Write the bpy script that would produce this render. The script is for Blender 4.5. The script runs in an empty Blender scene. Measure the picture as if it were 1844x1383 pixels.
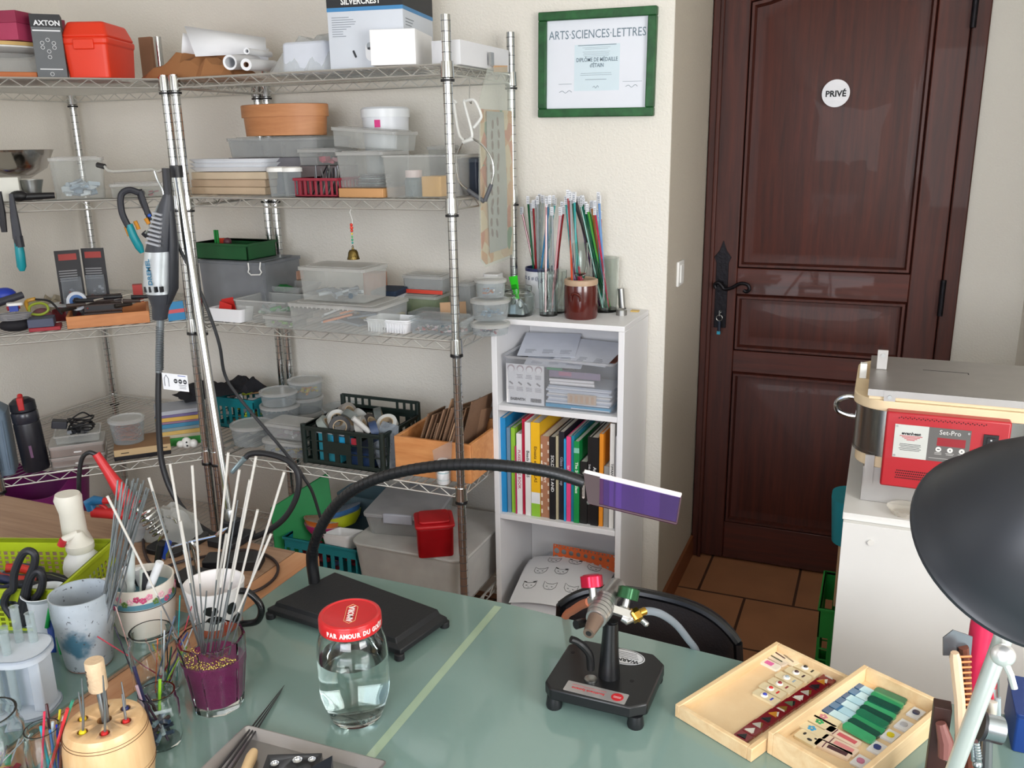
import bpy, bmesh, math, random
from mathutils import Matrix, Vector
random.seed(7)
PI = math.pi
SC = bpy.context.scene
COL = SC.collection
# ---------------------------------------------------------------- camera
F = 1582.6; YAW = -0.39955; PITCH = 0.26766; ROLL = 0.015955; HC = 1.6
_f = Vector((math.sin(YAW)*math.cos(PITCH), math.cos(YAW)*math.cos(PITCH), -math.sin(PITCH)))
_r = Vector((math.cos(YAW), -math.sin(YAW), 0))
_d = _f.cross(_r)
RT = math.cos(ROLL)*_r + math.sin(ROLL)*_d
DN = -math.sin(ROLL)*_r + math.cos(ROLL)*_d
EYE = Vector((0, 0, HC))
cam = bpy.data.cameras.new('camera'); camo = bpy.data.objects.new('camera', cam); COL.objects.link(camo)
cam.sensor_width = 36; cam.lens = F/1844*36; cam.clip_start = 0.02
camo.matrix_world = Matrix(((RT.x, -DN.x, -_f.x, 0), (RT.y, -DN.y, -_f.y, 0), (RT.z, -DN.z, -_f.z, HC), (0, 0, 0, 1)))
SC.camera = camo
# ---------------------------------------------------------------- world, lights, exposure
SC.view_settings.view_transform = 'Standard'; SC.view_settings.look = 'None'
SC.view_settings.gamma = 1; SC.view_settings.use_curve_mapping = False
SC.view_settings.exposure = 0.43
w = bpy.data.worlds.new('world'); SC.world = w; w.use_nodes = True
nt = w.node_tree; bg = nt.nodes['Background']
sky = nt.nodes.new('ShaderNodeTexSky'); sky.sky_type = 'PREETHAM'
nt.links.new(sky.outputs[0], bg.inputs[0]); bg.inputs[1].default_value = 1.0
def area(name, loc, aim, sx, sy, power, col):
    l = bpy.data.lights.new(name, 'AREA'); l.shape = 'RECTANGLE'; l.size = sx; l.size_y = sy
    l.energy = power; l.color = col
    o = bpy.data.objects.new(name, l); COL.objects.link(o); o.location = loc
    o.rotation_euler = (Vector(aim)-Vector(loc)).to_track_quat('-Z', 'Y').to_euler()
    return o
area('window_light', (-0.10, -1.52, 1.65), (-0.5, 3, 1.45), 1.7, 1.2, 50, (0.95, 0.97, 1.0))
area('window_light', (1.60, 0.3, 1.6), (-1.2, 1.9, 1.2), 1.1, 1.1, 36, (1.0, 0.98, 0.94))
area('window_light', (-2.90, -0.1, 1.6), (-0.5, 1.2, 1.0), 1.0, 1.1, 5, (0.82, 0.92, 1.0))
# ---------------------------------------------------------------- pixel helpers (points on real planes)
def ray(px, py): return RT*((px-922)/F) + DN*((py-691.5)/F) + _f
def Z(px, py, z):
    r = ray(px, py); return EYE + r*((z-HC)/r.z)
def PL(px, py, n, d):
    r = ray(px, py); return EYE + r*(d/(n[0]*r.x+n[1]*r.y))
def Y(px, py, y): return PL(px, py, (0, 1), y)
S2 = math.sqrt(.5)
K45 = PI/4
class Fit: pass
def fit(x0, x1, yb, yt, z=None, Yp=None, Ke=None, rz=0):
    """base centre, width and height of a thing standing on height z (front face plane through its base)"""
    o = Fit(); m = (x0+x1)/2
    if Ke is not None: rz = K45; n = (S2, -S2); d = -2.973-Ke
    elif Yp is not None: n = (0, -1); d = -Yp
    else:
        n = (math.sin(rz), -math.cos(rz)); p = Z(m, yb, z); d = n[0]*p.x+n[1]*p.y
    a = PL(x0, yb, n, d); b = PL(x1, yb, n, d); c = PL(m, yt, n, d)
    o.p = (a+b)/2
    if z is not None: o.p.z = z
    o.w = (b-a).length; o.h = c.z-o.p.z; o.rz = rz; o.n = Vector((n[0], n[1], 0)); o.top = c.z
    return o
# ---------------------------------------------------------------- materials
def lin(h):
    h = h.lstrip('#'); c = [int(h[i:i+2], 16)/255 for i in (0, 2, 4)]
    return tuple((x/12.92 if x <= .04045 else ((x+.055)/1.055)**2.4) for x in c)
MC = {}
def M(hexc, rough=.5, metal=0., var=.08, scale=25., bump=0., bscale=200., key='', coat=0., emit=None, sheen=0):
    k = (hexc, rough, metal, var, scale, bump, bscale, key, coat, emit)
    if k in MC: return MC[k]
    m = bpy.data.materials.new('m_'+(key or hexc)); m.use_nodes = True; nt = m.node_tree
    b = nt.nodes['Principled BSDF']; c = lin(hexc)
    b.inputs['Roughness'].default_value = rough; b.inputs['Metallic'].default_value = metal
    b.inputs['Coat Weight'].default_value = coat
    tc = nt.nodes.new('ShaderNodeTexCoord')
    n = nt.nodes.new('ShaderNodeTexNoise'); n.inputs['Scale'].default_value = scale; n.inputs['Detail'].default_value = 3
    nt.links.new(tc.outputs['Object'], n.inputs['Vector'])
    r = nt.nodes.new('ShaderNodeMix'); r.data_type = 'RGBA'
    r.inputs[6].default_value = tuple(x*(1-var) for x in c)+(1,)
    r.inputs[7].default_value = tuple(min(1, x*(1+var)) for x in c)+(1,)
    nt.links.new(n.outputs['Fac'], r.inputs[0]); nt.links.new(r.outputs[2], b.inputs['Base Color'])
    if bump:
        n2 = nt.nodes.new('ShaderNodeTexNoise'); n2.inputs['Scale'].default_value = bscale; n2.inputs['Detail'].default_value = 4
        nt.links.new(tc.outputs['Object'], n2.inputs['Vector'])
        bp = nt.nodes.new('ShaderNodeBump'); bp.inputs['Strength'].default_value = bump; bp.inputs['Distance'].default_value = .004
        nt.links.new(n2.outputs['Fac'], bp.inputs['Height']); nt.links.new(bp.outputs[0], b.inputs['Normal'])
    if emit:
        b.inputs['Emission Color'].default_value = c+(1,); b.inputs['Emission Strength'].default_value = emit
    MC[k] = m; return m
def WOOD(h1, h2, rough=.4, stretch=(14, 14, 1.2), scale=3., bump=.15, coat=0., key='wood'):
    k = (h1, h2, rough, stretch, scale, key)
    if k in MC: return MC[k]
    m = bpy.data.materials.new(key); m.use_nodes = True; nt = m.node_tree; b = nt.nodes['Principled BSDF']
    b.inputs['Roughness'].default_value = rough; b.inputs['Coat Weight'].default_value = coat
    tc = nt.nodes.new('ShaderNodeTexCoord'); mp = nt.nodes.new('ShaderNodeMapping'); mp.inputs['Scale'].default_value = stretch
    nt.links.new(tc.outputs['Object'], mp.inputs['Vector'])
    n = nt.nodes.new('ShaderNodeTexNoise'); n.inputs['Scale'].default_value = scale; n.inputs['Detail'].default_value = 8; n.inputs['Roughness'].default_value = .65
    n.inputs['Distortion'].default_value = .4
    nt.links.new(mp.outputs[0], n.inputs['Vector'])
    cr = nt.nodes.new('ShaderNodeValToRGB'); cr.color_ramp.elements[0].position = .32; cr.color_ramp.elements[1].position = .68
    cr.color_ramp.elements[0].color = lin(h1)+(1,); cr.color_ramp.elements[1].color = lin(h2)+(1,)
    nt.links.new(n.outputs['Fac'], cr.inputs[0]); nt.links.new(cr.outputs[0], b.inputs['Base Color'])
    bp = nt.nodes.new('ShaderNodeBump'); bp.inputs['Strength'].default_value = bump; bp.inputs['Distance'].default_value = .002
    nt.links.new(n.outputs['Fac'], bp.inputs['Height']); nt.links.new(bp.outputs[0], b.inputs['Normal'])
    MC[k] = m; return m
def CLR(tint='eef2f2', body=.22, rough=.12, key='clear_plastic'):
    """thin clear or frosted plastic: see-through, a little milky, glossy"""
    k = (tint, body, rough, key)
    if k in MC: return MC[k]
    m = bpy.data.materials.new(key); m.use_nodes = True; nt = m.node_tree
    for n in list(nt.nodes):
        if n.type != 'OUTPUT_MATERIAL': nt.nodes.remove(n)
    out = [n for n in nt.nodes][0]; c = lin(tint)+(1,)
    tr = nt.nodes.new('ShaderNodeBsdfTransparent'); tr.inputs[0].default_value = c
    pb = nt.nodes.new('ShaderNodeBsdfPrincipled'); pb.inputs['Base Color'].default_value = c; pb.inputs['Roughness'].default_value = rough
    tc = nt.nodes.new('ShaderNodeTexCoord'); n = nt.nodes.new('ShaderNodeTexNoise'); n.inputs['Scale'].default_value = 12
    nt.links.new(tc.outputs['Object'], n.inputs['Vector'])
    lw = nt.nodes.new('ShaderNodeLayerWeight'); lw.inputs[0].default_value = .35
    ml = nt.nodes.new('ShaderNodeMath'); ml.operation = 'MULTIPLY_ADD'; ml.inputs[1].default_value = .30; ml.inputs[2].default_value = body*.32
    nt.links.new(lw.outputs['Facing'], ml.inputs[0])
    m2 = nt.nodes.new('ShaderNodeMath'); m2.operation = 'MULTIPLY_ADD'; m2.inputs[1].default_value = body*.3
    nt.links.new(n.outputs['Fac'], m2.inputs[0]); nt.links.new(ml.outputs[0], m2.inputs[2])
    mx = nt.nodes.new('ShaderNodeMixShader'); nt.links.new(m2.outputs[0], mx.inputs[0])
    nt.links.new(tr.outputs[0], mx.inputs[1]); nt.links.new(pb.outputs[0], mx.inputs[2]); nt.links.new(mx.outputs[0], out.inputs[0])
    MC[k] = m; return m
def GLASS(tint='f4faf8', ior=1.45, rough=0., key='glass'):
    k = (tint, ior, rough, key)
    if k in MC: return MC[k]
    m = bpy.data.materials.new(key); m.use_nodes = True; b = m.node_tree.nodes['Principled BSDF']
    b.inputs['Base Color'].default_value = lin(tint)+(1,); b.inputs['Transmission Weight'].default_value = 1
    b.inputs['IOR'].default_value = ior; b.inputs['Roughness'].default_value = rough
    MC[k] = m; return m
CHROME = M('c9cbca', .18, 1, .04, key='chrome'); STEEL = M('a9aaa8', .35, 1, .06, key='steel')
BLK = M('141518', .45, key='black_plastic'); BLKG = M('0c0d10', .2, key='black_gloss'); WHT = M('e9e9e6', .4, var=.03, key='white_plastic')
GRV = M('66686b', .5, .8, key='groove'); INK = M('1c1f22', .8, key='ink'); PAPER = M('e6e7ea', .85, var=.03, key='paper')
# ---------------------------------------------------------------- mesh builder
class MB:
    def __init__(s): s.v = []; s.f = []; s.fm = []; s.mats = []; s.mi = 0; s.T = Matrix()
    def mat(s, m):
        if m not in s.mats: s.mats.append(m)
        s.mi = s.mats.index(m); return s
    def add(s, vs, fs):
        n = len(s.v); s.v += [tuple(s.T @ Vector(v)) for v in vs]; s.f += [tuple(n+i for i in f) for f in fs]; s.fm += [s.mi]*len(fs); return s
    def box(s, x0, x1, y0, y1, z0, z1):
        return s.add([(x0,y0,z0),(x1,y0,z0),(x1,y1,z0),(x0,y1,z0),(x0,y0,z1),(x1,y0,z1),(x1,y1,z1),(x0,y1,z1)],
                     [(0,3,2,1),(4,5,6,7),(0,1,5,4),(1,2,6,5),(2,3,7,6),(3,0,4,7)])
    def prism(s, o, z0, z1, k=1., cap0=True, cap1=True):
        """outline o (ccw) extruded z0..z1, the top scaled by k about its centre"""
        n = len(o); cx = sum(p[0] for p in o)/n; cy = sum(p[1] for p in o)/n
        vs = [(x, y, z0) for x, y in o]+[(cx+(x-cx)*k, cy+(y-cy)*k, z1) for x, y in o]
        fs = [(i, (i+1) % n, n+(i+1) % n, n+i) for i in range(n)]
        if cap0: fs.append(tuple(reversed(range(n))))
        if cap1: fs.append(tuple(range(n, 2*n)))
        return s.add(vs, fs)
    def shell(s, o_of, z0, z1, k0, k1, t, floor=True):
        """open container: o_of(scale, inset) gives the outline"""
        a = o_of(k0, 0); b = o_of(k1, 0); c = o_of(k1, t); d = o_of(k0, t); n = len(a)
        vs = [(x,y,z0) for x,y in a]+[(x,y,z1) for x,y in b]+[(x,y,z1) for x,y in c]+[(x,y,z0+t) for x,y in d]
        fs = [(i+j*n, (i+1) % n+j*n, (i+1) % n+(j+1)*n, i+(j+1)*n) for j in range(3) for i in range(n)]
        if floor: fs += [tuple(reversed(range(n))), tuple(range(3*n, 4*n))]
        return s.add(vs, fs)
    def lathe(s, prof, c=(0,0,0), seg=28, closed=False, sx=1, sy=1):
        vs = []; fs = []; n = len(prof)
        for r, z in prof:
            for i in range(seg):
                a = 2*PI*i/seg; vs.append((c[0]+r*sx*math.cos(a), c[1]+r*sy*math.sin(a), c[2]+z))
        for j in range(n-1 if not closed else n):
            for i in range(seg):
                k = (j+1) % n
                fs.append((j*seg+i, j*seg+(i+1) % seg, k*seg+(i+1) % seg, k*seg+i))
        if not closed:
            if prof[0][0] > 0: fs.append(tuple(reversed(range(seg))))
            if prof[-1][0] > 0: fs.append(tuple((n-1)*seg+i for i in range(seg)))
        return s.add(vs, fs)
    def cyl(s, a, b, r, r2=None, seg=16): return s.tube([a, b], [r, r if r2 is None else r2], seg)
    def tube(s, pts, r, seg=8, cap=True):
        pts = [Vector(p) for p in pts]; n = len(pts); rs = r if isinstance(r, (list, tuple)) else [r]*n
        vs = []; fs = []; u = None
        for i, p in enumerate(pts):
            t = (pts[min(i+1, n-1)]-pts[max(i-1, 0)]).normalized()
            if u is None:
                u = t.cross(Vector((0, 0, 1)))
                if u.length < .05: u = t.cross(Vector((1, 0, 0)))
            u = (u - t*u.dot(t)).normalized(); w = t.cross(u)
            for k in range(seg):
                a = 2*PI*k/seg; vs.append(tuple(p+(u*math.cos(a)+w*math.sin(a))*rs[i]))
        for j in range(n-1):
            for i in range(seg): fs.append((j*seg+i, j*seg+(i+1) % seg, (j+1)*seg+(i+1) % seg, (j+1)*seg+i))
        if cap: fs += [tuple(reversed(range(seg))), tuple((n-1)*seg+i for i in range(seg))]
        return s.add(vs, fs)
    def ball(s, c, r, sx=1, sy=1, sz=1, seg=14, rings=8):
        pr = [(max(1e-5, math.sin(PI*i/rings))*r, -math.cos(PI*i/rings)*r*sz) for i in range(rings+1)]
        return s.lathe(pr, c, seg, False, sx, sy)
    def text(s, body, size, at=(0,0,0), R=Matrix(), align='CENTER', sx=1., depth=.0002, bold=0.):
        """lettering lying in the local xy plane, extruded, then turned by R and moved to at"""
        cu = bpy.data.curves.new('t', 'FONT'); cu.body = body; cu.size = size; cu.align_x = align; cu.align_y = 'CENTER'
        cu.extrude = depth; cu.offset = bold; cu.resolution_u = 2
        ob = bpy.data.objects.new('t', cu); COL.objects.link(ob)
        dg = bpy.context.evaluated_depsgraph_get(); me = bpy.data.meshes.new_from_object(ob.evaluated_get(dg))
        TT = Matrix.Translation(at) @ R @ Matrix.Diagonal((sx, 1, 1, 1))
        s.add([tuple(TT @ v.co) for v in me.vertices], [tuple(p.vertices) for p in me.polygons])
        bpy.data.objects.remove(ob); bpy.data.curves.remove(cu); bpy.data.meshes.remove(me); return s
    def done(s, name, parent=None, loc=None, rz=0, label=None, bevel=0, ang=35, kind=None, rot=None):
        me = bpy.data.meshes.new(name); me.from_pydata(s.v, [], s.f)
        for m in (s.mats or [WHT]): me.materials.append(m)
        me.polygons.foreach_set('material_index', s.fm); me.polygons.foreach_set('use_smooth', [True]*len(s.f))
        me.update(); me.set_sharp_from_angle(angle=math.radians(ang))
        o = bpy.data.objects.new(name, me); COL.objects.link(o)
        if parent: o.parent = parent
        if loc is not None: o.location = loc
        if rot is not None: o.rotation_euler = rot
        elif rz: o.rotation_euler = (0, 0, rz)
        if bevel:
            b = o.modifiers.new('bevel', 'BEVEL'); b.width = bevel; b.segments = 2; b.limit_method = 'ANGLE'; b.angle_limit = .7
        if label: o['label'] = label
        if kind: o['kind'] = kind
        return o
def tag(o, label, cat, group=None, kind=None):
    o['label'] = label; o['category'] = cat
    if group: o['group'] = group
    if kind: o['kind'] = kind
    return o
def thing(name, label, cat, loc=(0,0,0), rz=0, group=None, rot=None):
    o = bpy.data.objects.new(name, None); COL.objects.link(o); o.location = loc; o.empty_display_size = .05
    o.rotation_euler = rot or (0, 0, rz)
    return tag(o, label, cat, group)
def solo(b, name, label, cat, loc=(0,0,0), rz=0, group=None, bevel=0, rot=None, kind=None, ang=35):
    return tag(b.done(name, None, loc, rz, None, bevel, ang, None, rot), label, cat, group, kind)
def struct(b, name, bevel=0, **k):
    o = b.done(name, bevel=bevel, **k); o['kind'] = 'structure'; return o
RX = lambda a: Matrix.Rotation(a, 4, 'X'); RY = lambda a: Matrix.Rotation(a, 4, 'Y'); RZ = lambda a: Matrix.Rotation(a, 4, 'Z')
TL = lambda x, y, z: Matrix.Translation((x, y, z))
UP = RX(PI/2)      # text standing up, facing -y
def rrect(w, d, r, n=4, cx=0, cy=0):
    r = min(r, w/2*.999, d/2*.999); o = []
    for sx, sy, a0 in ((1,-1,-PI/2), (1,1,0), (-1,1,PI/2), (-1,-1,PI)):
        for i in range(n+1):
            a = a0+PI/2*i/n; o.append((cx+sx*(w/2-r)+r*math.cos(a), cy+sy*(d/2-r)+r*math.sin(a)))
    return o
def spline(P, n=8):
    P = [Vector(p) for p in P]; Q = [P[0]*2-P[1]]+P+[P[-1]*2-P[-2]]; o = []
    for i in range(1, len(Q)-2):
        a, b, c, d = Q[i-1:i+3]
        for k in range(n):
            t = k/n; o.append(.5*((2*b)+(c-a)*t+(2*a-5*b+4*c-d)*t*t+(3*b-a-3*c+d)*t**3))
    return o+[P[-1]]
# ================================================================ the room
def wallmat(hexc, key, bump=.5):
    return M(hexc, .9, var=.03, scale=3, bump=bump, bscale=160, key=key)
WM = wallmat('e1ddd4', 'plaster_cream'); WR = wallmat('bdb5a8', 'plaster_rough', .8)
XL, XC, YB, YD = -2.97, -0.603, 2.66, 3.25
struct(MB().mat(WM).box(XL-.1, XC, YB, YB+.69, 0, 2.5), 'wall_back')
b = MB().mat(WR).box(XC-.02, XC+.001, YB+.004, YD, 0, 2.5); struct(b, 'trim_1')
struct(MB().mat(WM).box(XL-.1, XL, -1.6, YB, 0, 2.5), 'wall_left')
struct(MB().mat(WM).box(XC, .44, YD+.07, YD+.2, 0, 2.5).box(.245, .44, YD, YD+.07, 0, 2.5).box(XC, .245, YD, YD+.07, 2.24, 2.5), 'wall_door')
struct(MB().mat(WM).box(.44, 1.8, 2.72, YD+.2, 0, 2.5), 'wall_corner')
b = MB().mat(WM).box(1.7, 1.8, -1.6, -.3, 0, 2.5).box(1.7, 1.8, .9, 2.72, 0, 2.5).box(1.7, 1.8, -.3, .9, 0, 1.0).box(1.7, 1.8, -.3, .9, 2.2, 2.5)
struct(b, 'wall_right')
b = MB().mat(WM).box(XL-.1, -1.75, -1.7, -1.6, 0, 2.5).box(.25, 1.8, -1.7, -1.6, 0, 2.5).box(-1.75, .25, -1.7, -1.6, 0, 1.0).box(-1.75, .25, -1.7, -1.6, 2.3, 2.5)
struct(b, 'wall_front')
struct(MB().mat(M('e8e4da', .9, key='ceiling_white')).box(XL-.1, 1.8, -1.7, YD+.2, 2.5, 2.6), 'ceiling')
# terracotta tiles with grout
m = bpy.data.materials.new('floor_tiles'); m.use_nodes = True; nt = m.node_tree; pb = nt.nodes['Principled BSDF']
tc = nt.nodes.new('ShaderNodeTexCoord'); mp = nt.nodes.new('ShaderNodeMapping'); mp.inputs['Location'].default_value = (.18, .06, 0)
br = nt.nodes.new('ShaderNodeTexBrick'); br.inputs['Scale'].default_value = 1; br.inputs['Brick Width'].default_value = .335; br.inputs['Row Height'].default_value = .335
br.inputs['Mortar Size'].default_value = .005; br.inputs['Color1'].default_value = lin('ab7a58')+(1,); br.inputs['Color2'].default_value = lin('9c6c4e')+(1,); br.inputs['Mortar'].default_value = lin('4a3226')+(1,)
ns = nt.nodes.new('ShaderNodeTexNoise'); ns.inputs['Scale'].default_value = 7; ns.inputs['Detail'].default_value = 6
mx = nt.nodes.new('ShaderNodeMix'); mx.data_type = 'RGBA'; mx.blend_type = 'MULTIPLY'; mx.inputs[0].default_value = .7
cr = nt.nodes.new('ShaderNodeValToRGB'); cr.color_ramp.elements[0].color = (.55, .5, .48, 1); cr.color_ramp.elements[1].color = (1.25, 1.2, 1.15, 1)
nt.links.new(tc.outputs['Object'], mp.inputs[0]); nt.links.new(mp.outputs[0], br.inputs[0]); nt.links.new(tc.outputs['Object'], ns.inputs[0])
nt.links.new(ns.outputs[0], cr.inputs[0]); nt.links.new(br.outputs[0], mx.inputs[6]); nt.links.new(cr.outputs[0], mx.inputs[7]); nt.links.new(mx.outputs[2], pb.inputs['Base Color'])
pb.inputs['Roughness'].default_value = .42
bp = nt.nodes.new('ShaderNodeBump'); bp.inputs['Strength'].default_value = .4; bp.invert = True; nt.links.new(br.outputs['Fac'], bp.inputs['Height']); nt.links.new(bp.outputs[0], pb.inputs['Normal'])
struct(MB().mat(m).box(XL-.1, 1.8, -1.7, YD+.2, -.1, 0), 'floor')
SK = M('7d4a2c', .5, key='skirting_tile')
struct(MB().mat(SK).box(XC, XC+.012, YB, YD, 0, .085), 'baseboard_reveal')
struct(MB().mat(SK).box(-.64, XC+.012, YB-.012, YB, 0, .085), 'baseboard_back')
# ---- the door
DW = WOOD('300d06', '4c1b0c', .6, (22, 22, 1.3), 2.2, .25, .04, 'dark_door_wood'); DW2 = WOOD('341008', '501c0d', .6, (1.3, 22, 22), 2.2, .25, .2, 'dark_door_rail')
fr = MB().mat(DW).box(XC+.004, -.568, YD-.022, YD+.05, 0, 2.24).box(.195, .245, YD-.022, YD+.05, 0, 2.24).box(XC+.004, .245, YD-.022, YD+.05, 2.18, 2.24)
fr.mat(DW).box(-.575, -.560, YD-.03, YD-.02, 0, 2.18)
struct(fr, 'trim_2', .004)
dr = thing('door_1', 'x', 'door', (0, YD, 0)); del dr['label']; del dr['category']; dr['kind'] = 'structure'
X0, X1 = -.566, .193
def xz(px, py): p = Y(px, py, YD-.01); return p.x, p.z
st = MB().mat(DW)
PX0, PX1 = -.477, .095
MB().mat(DW).box(X0, PX0, -.012, .03, .008, 2.175).done('stile', dr, bevel=.004); MB().mat(DW).box(PX1, X1, -.012, .03, .008, 2.175).done('stile', dr, bevel=.004)
for z0, z1 in ((.008, .16), (1.056, 1.152), (.765, .847)): MB().mat(DW2).box(PX0, PX1, -.010, .03, z0, z1).done('rail', dr, bevel=.003)
rl = MB().mat(DW2)
# arched top rail
n = 16; vs = []
for i in range(n+1):
    t = i/n; x = PX0+(PX1-PX0)*t; zz = 2.045+.06*math.sin(PI*t)**1.5
    vs += [(x, -.010, zz), (x, -.010, 2.175), (x, .03, zz)]
rl.add(vs, [(3*i, 3*i+3, 3*i+4, 3*i+1) for i in range(n)]+[(3*i+2, 3*i+5, 3*i+3, 3*i) for i in range(n)])
rl.done('rail', dr, bevel=.003)
def panel(x0, x1, z0, z1, arch=False):
    p = MB().mat(DW); 
    def ring(i, y):
        o = [(x0+i, y, z0+i), (x1-i, y, z0+i)]
        for k in range(13):
            t = k/12; x = x1-i-(x1-x0-2*i)*t; o.append((x, y, z1-i+(.06*math.sin(PI*t)**1.5 if arch else 0)))
        return o
    rs = [ring(0, .004), ring(.006, -.016), ring(.014, -.016), ring(.020, .008), ring(.045, .008), ring(.056, .004)]
    n = len(rs[0]); vs = sum(rs, []); fs = [(j*n+i, j*n+(i+1) % n, (j+1)*n+(i+1) % n, (j+1)*n+i) for j in range(len(rs)-1) for i in range(n)]
    fs.append(tuple((len(rs)-1)*n+i for i in range(n))); p.add(vs, fs)
    return p.done('door_panel', dr, ang=25)
panel(PX0, PX1, 1.152, 2.045, True); panel(PX0, PX1, .847, 1.056); panel(PX0, PX1, .16, .765)
IRON = M('17151a', .45, .7, bump=.4, bscale=60, key='black_iron')
hx, hz = xz(1300, 512)
pl = MB().mat(IRON); L_ = [(-.022, -.16), (.022, -.16), (.022, .08), (.03, .10), (.012, .125), (0, .16), (-.012, .125), (-.03, .10), (-.022, .08)]
pl.T = TL(hx, -.013, hz) @ RX(PI/2); pl.prism(L_, 0, .004)
pl.done('escutcheon', dr, bevel=.001)
hd = MB().mat(IRON); hd.T = TL(hx, -.018, hz)
hd.cyl((0, 0, 0), (0, -.045, 0), .011); P = [(-.012, -.05, -.006), (-.016, -.05, .006), (-.005, -.05, .014), (.008, -.05, .004), (.02, -.05, -.008), (.045, -.05, -.002), (.072, -.05, .014), (.098, -.05, .012), (.106, -.05, -.004), (.096, -.05, -.014), (.086, -.05, -.008)]
hd.tube(spline(P, 5), .0065, 8); hd.done('door_handle', dr)
hg = MB().mat(IRON)
for z_ in (1.98, 1.08, .3): hg.cyl((.197, -.03, z_-.06), (.197, -.03, z_+.06), .009)
hg.done('hinge', dr)
sg = MB(); sx_, sz_ = xz(1505, 168); sg.T = TL(sx_, -.003, sz_) @ UP
sg.mat(M('dcdde2', .5, key='sign_white')).lathe([(.044, 0), (.044, .0015)], seg=40); sg.mat(INK).text('PRIVÉ', .0265, (0, -.002, .002), bold=.0008)
solo(sg, 'door_sign', 'round white sign reading PRIVÉ on the dark wooden door', 'sign', (0, YD-.002, 0))
kx, kz = xz(1300, 565)
k = thing('key', 'small steel key with ring and blue tag hanging in the dark door lock', 'key', (kx, YD-.018, kz))
kb = MB().mat(STEEL).cyl((0, 0, .012), (0, -.03, .012), .003).box(-.001, .001, -.05, -.03, .002, .022); kb.done('key_shaft', k)
kb = MB().mat(STEEL).tube([(.011*math.cos(t*PI/6), -.045, -.006+.011*math.sin(t*PI/6)) for t in range(13)], .0013, 6); kb.done('key_ring', k)
kb = MB().mat(M('0c1a2c', .6, key='dark_blue_cord')).tube([(0, -.045, -.017), (.001, -.045, -.055)], .006, 8); kb.mat(M('1a86a0', .5)).box(-.006, .006, -.05, -.04, -.066, -.054); kb.done('key_tag', k)
# light switch on the reveal
sw = thing('light_switch', 'white light switch on the grey reveal left of the door', 'switch', (XC+.001, 2.83, 1.185))
MB().mat(WHT).box(0, .009, -.04, .04, -.04, .04).done('switch_plate', sw, bevel=.003); MB().mat(WHT).box(.009, .013, -.022, .022, -.03, .03).done('rocker', sw, bevel=.002)
# ---- framed diploma
d = thing('framed_diploma', 'diploma in a green wooden frame on the cream wall', 'picture', (-.831, YB-.006, 1.822), rot=(0, .012, 0))
w2, h2, t = .180, .150, .025
GF = WOOD('123f1f', '226030', .5, (3, 3, 3), 8, .2, 0, 'green_frame')
f_ = MB().mat(GF).box(-w2, w2, -.02, .004, h2-t, h2).box(-w2, w2, -.02, .004, -h2, -h2+t).box(-w2, -w2+t, -.0195, .004, -h2+t, h2-t).box(w2-t, w2, -.0195, .004, -h2+t, h2-t)
f_.done('frame', d, bevel=.003)
g = MB().mat(M('dfe3ec', .7, var=.01, key='diploma_paper')).box(-w2+t, w2-t, -.006, 0, -h2+t, h2-t)
g.mat(M('cfdfe8', .7, var=.02)).box(-.068, .072, -.0063, -.006, -.075, .055)
GI = M('6d7f8c', .8, key='diploma_ink'); g.mat(GI)
g.text('ARTS·SCIENCES·LETTRES', .034, (0, -.0065, .083), UP, sx=.80)
g.text('DIPLÔME DE MÉDAILLE', .0155, (.002, -.0065, .012), UP, sx=.80, bold=.0003).text("d'ÉTAIN", .0155, (.002, -.0065, -.004), UP, sx=.8, bold=.0003)
def lines(b, x0, x1, z, n, dz, y, th=.0008, seed=1, vert=False):
    r = random.Random(seed)
    for i in range(n):
        k = r.uniform(0, .25)*(x1-x0)/2
        if vert: b.box(z+i*dz, z+i*dz+th, y-.0002, y, x0+k, x1-k)
        else: b.box(x0+k, x1-k, y-.0002, y, z-i*dz, z-i*dz+th)
lines(g, -.068, .072, .052, 1, .003, -.0065, .0018, 5); lines(g, -.045, .045, .046, 2, .004, -.0065, .0006); lines(g, -.045, .045, .034, 4, .004, -.0065, .0006, 3)
lines(g, -.05, .05, -.026, 2, .005, -.0065, .0008, 4); lines(g, -.035, .035, -.044, 1, .005, -.0065, .0012, 4); lines(g, -.118, -.075, -.055, 1, .01, -.0065, .001); lines(g, .082, .142, -.052, 1, .005, -.0065, .0008)
for cx, cz, s_ in ((.11, -.066, .018), (-.095, -.078, .02), (0, -.066, .009)):
    g.tube(spline([(cx-s_, -.0066, cz), (cx-s_*.5, -.0066, cz+.004), (cx, -.0066, cz-.002), (cx+s_*.6, -.0066, cz+.005), (cx+s_, -.0066, cz)], 4), .0006, 4)
g.done('certificate', d)
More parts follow.
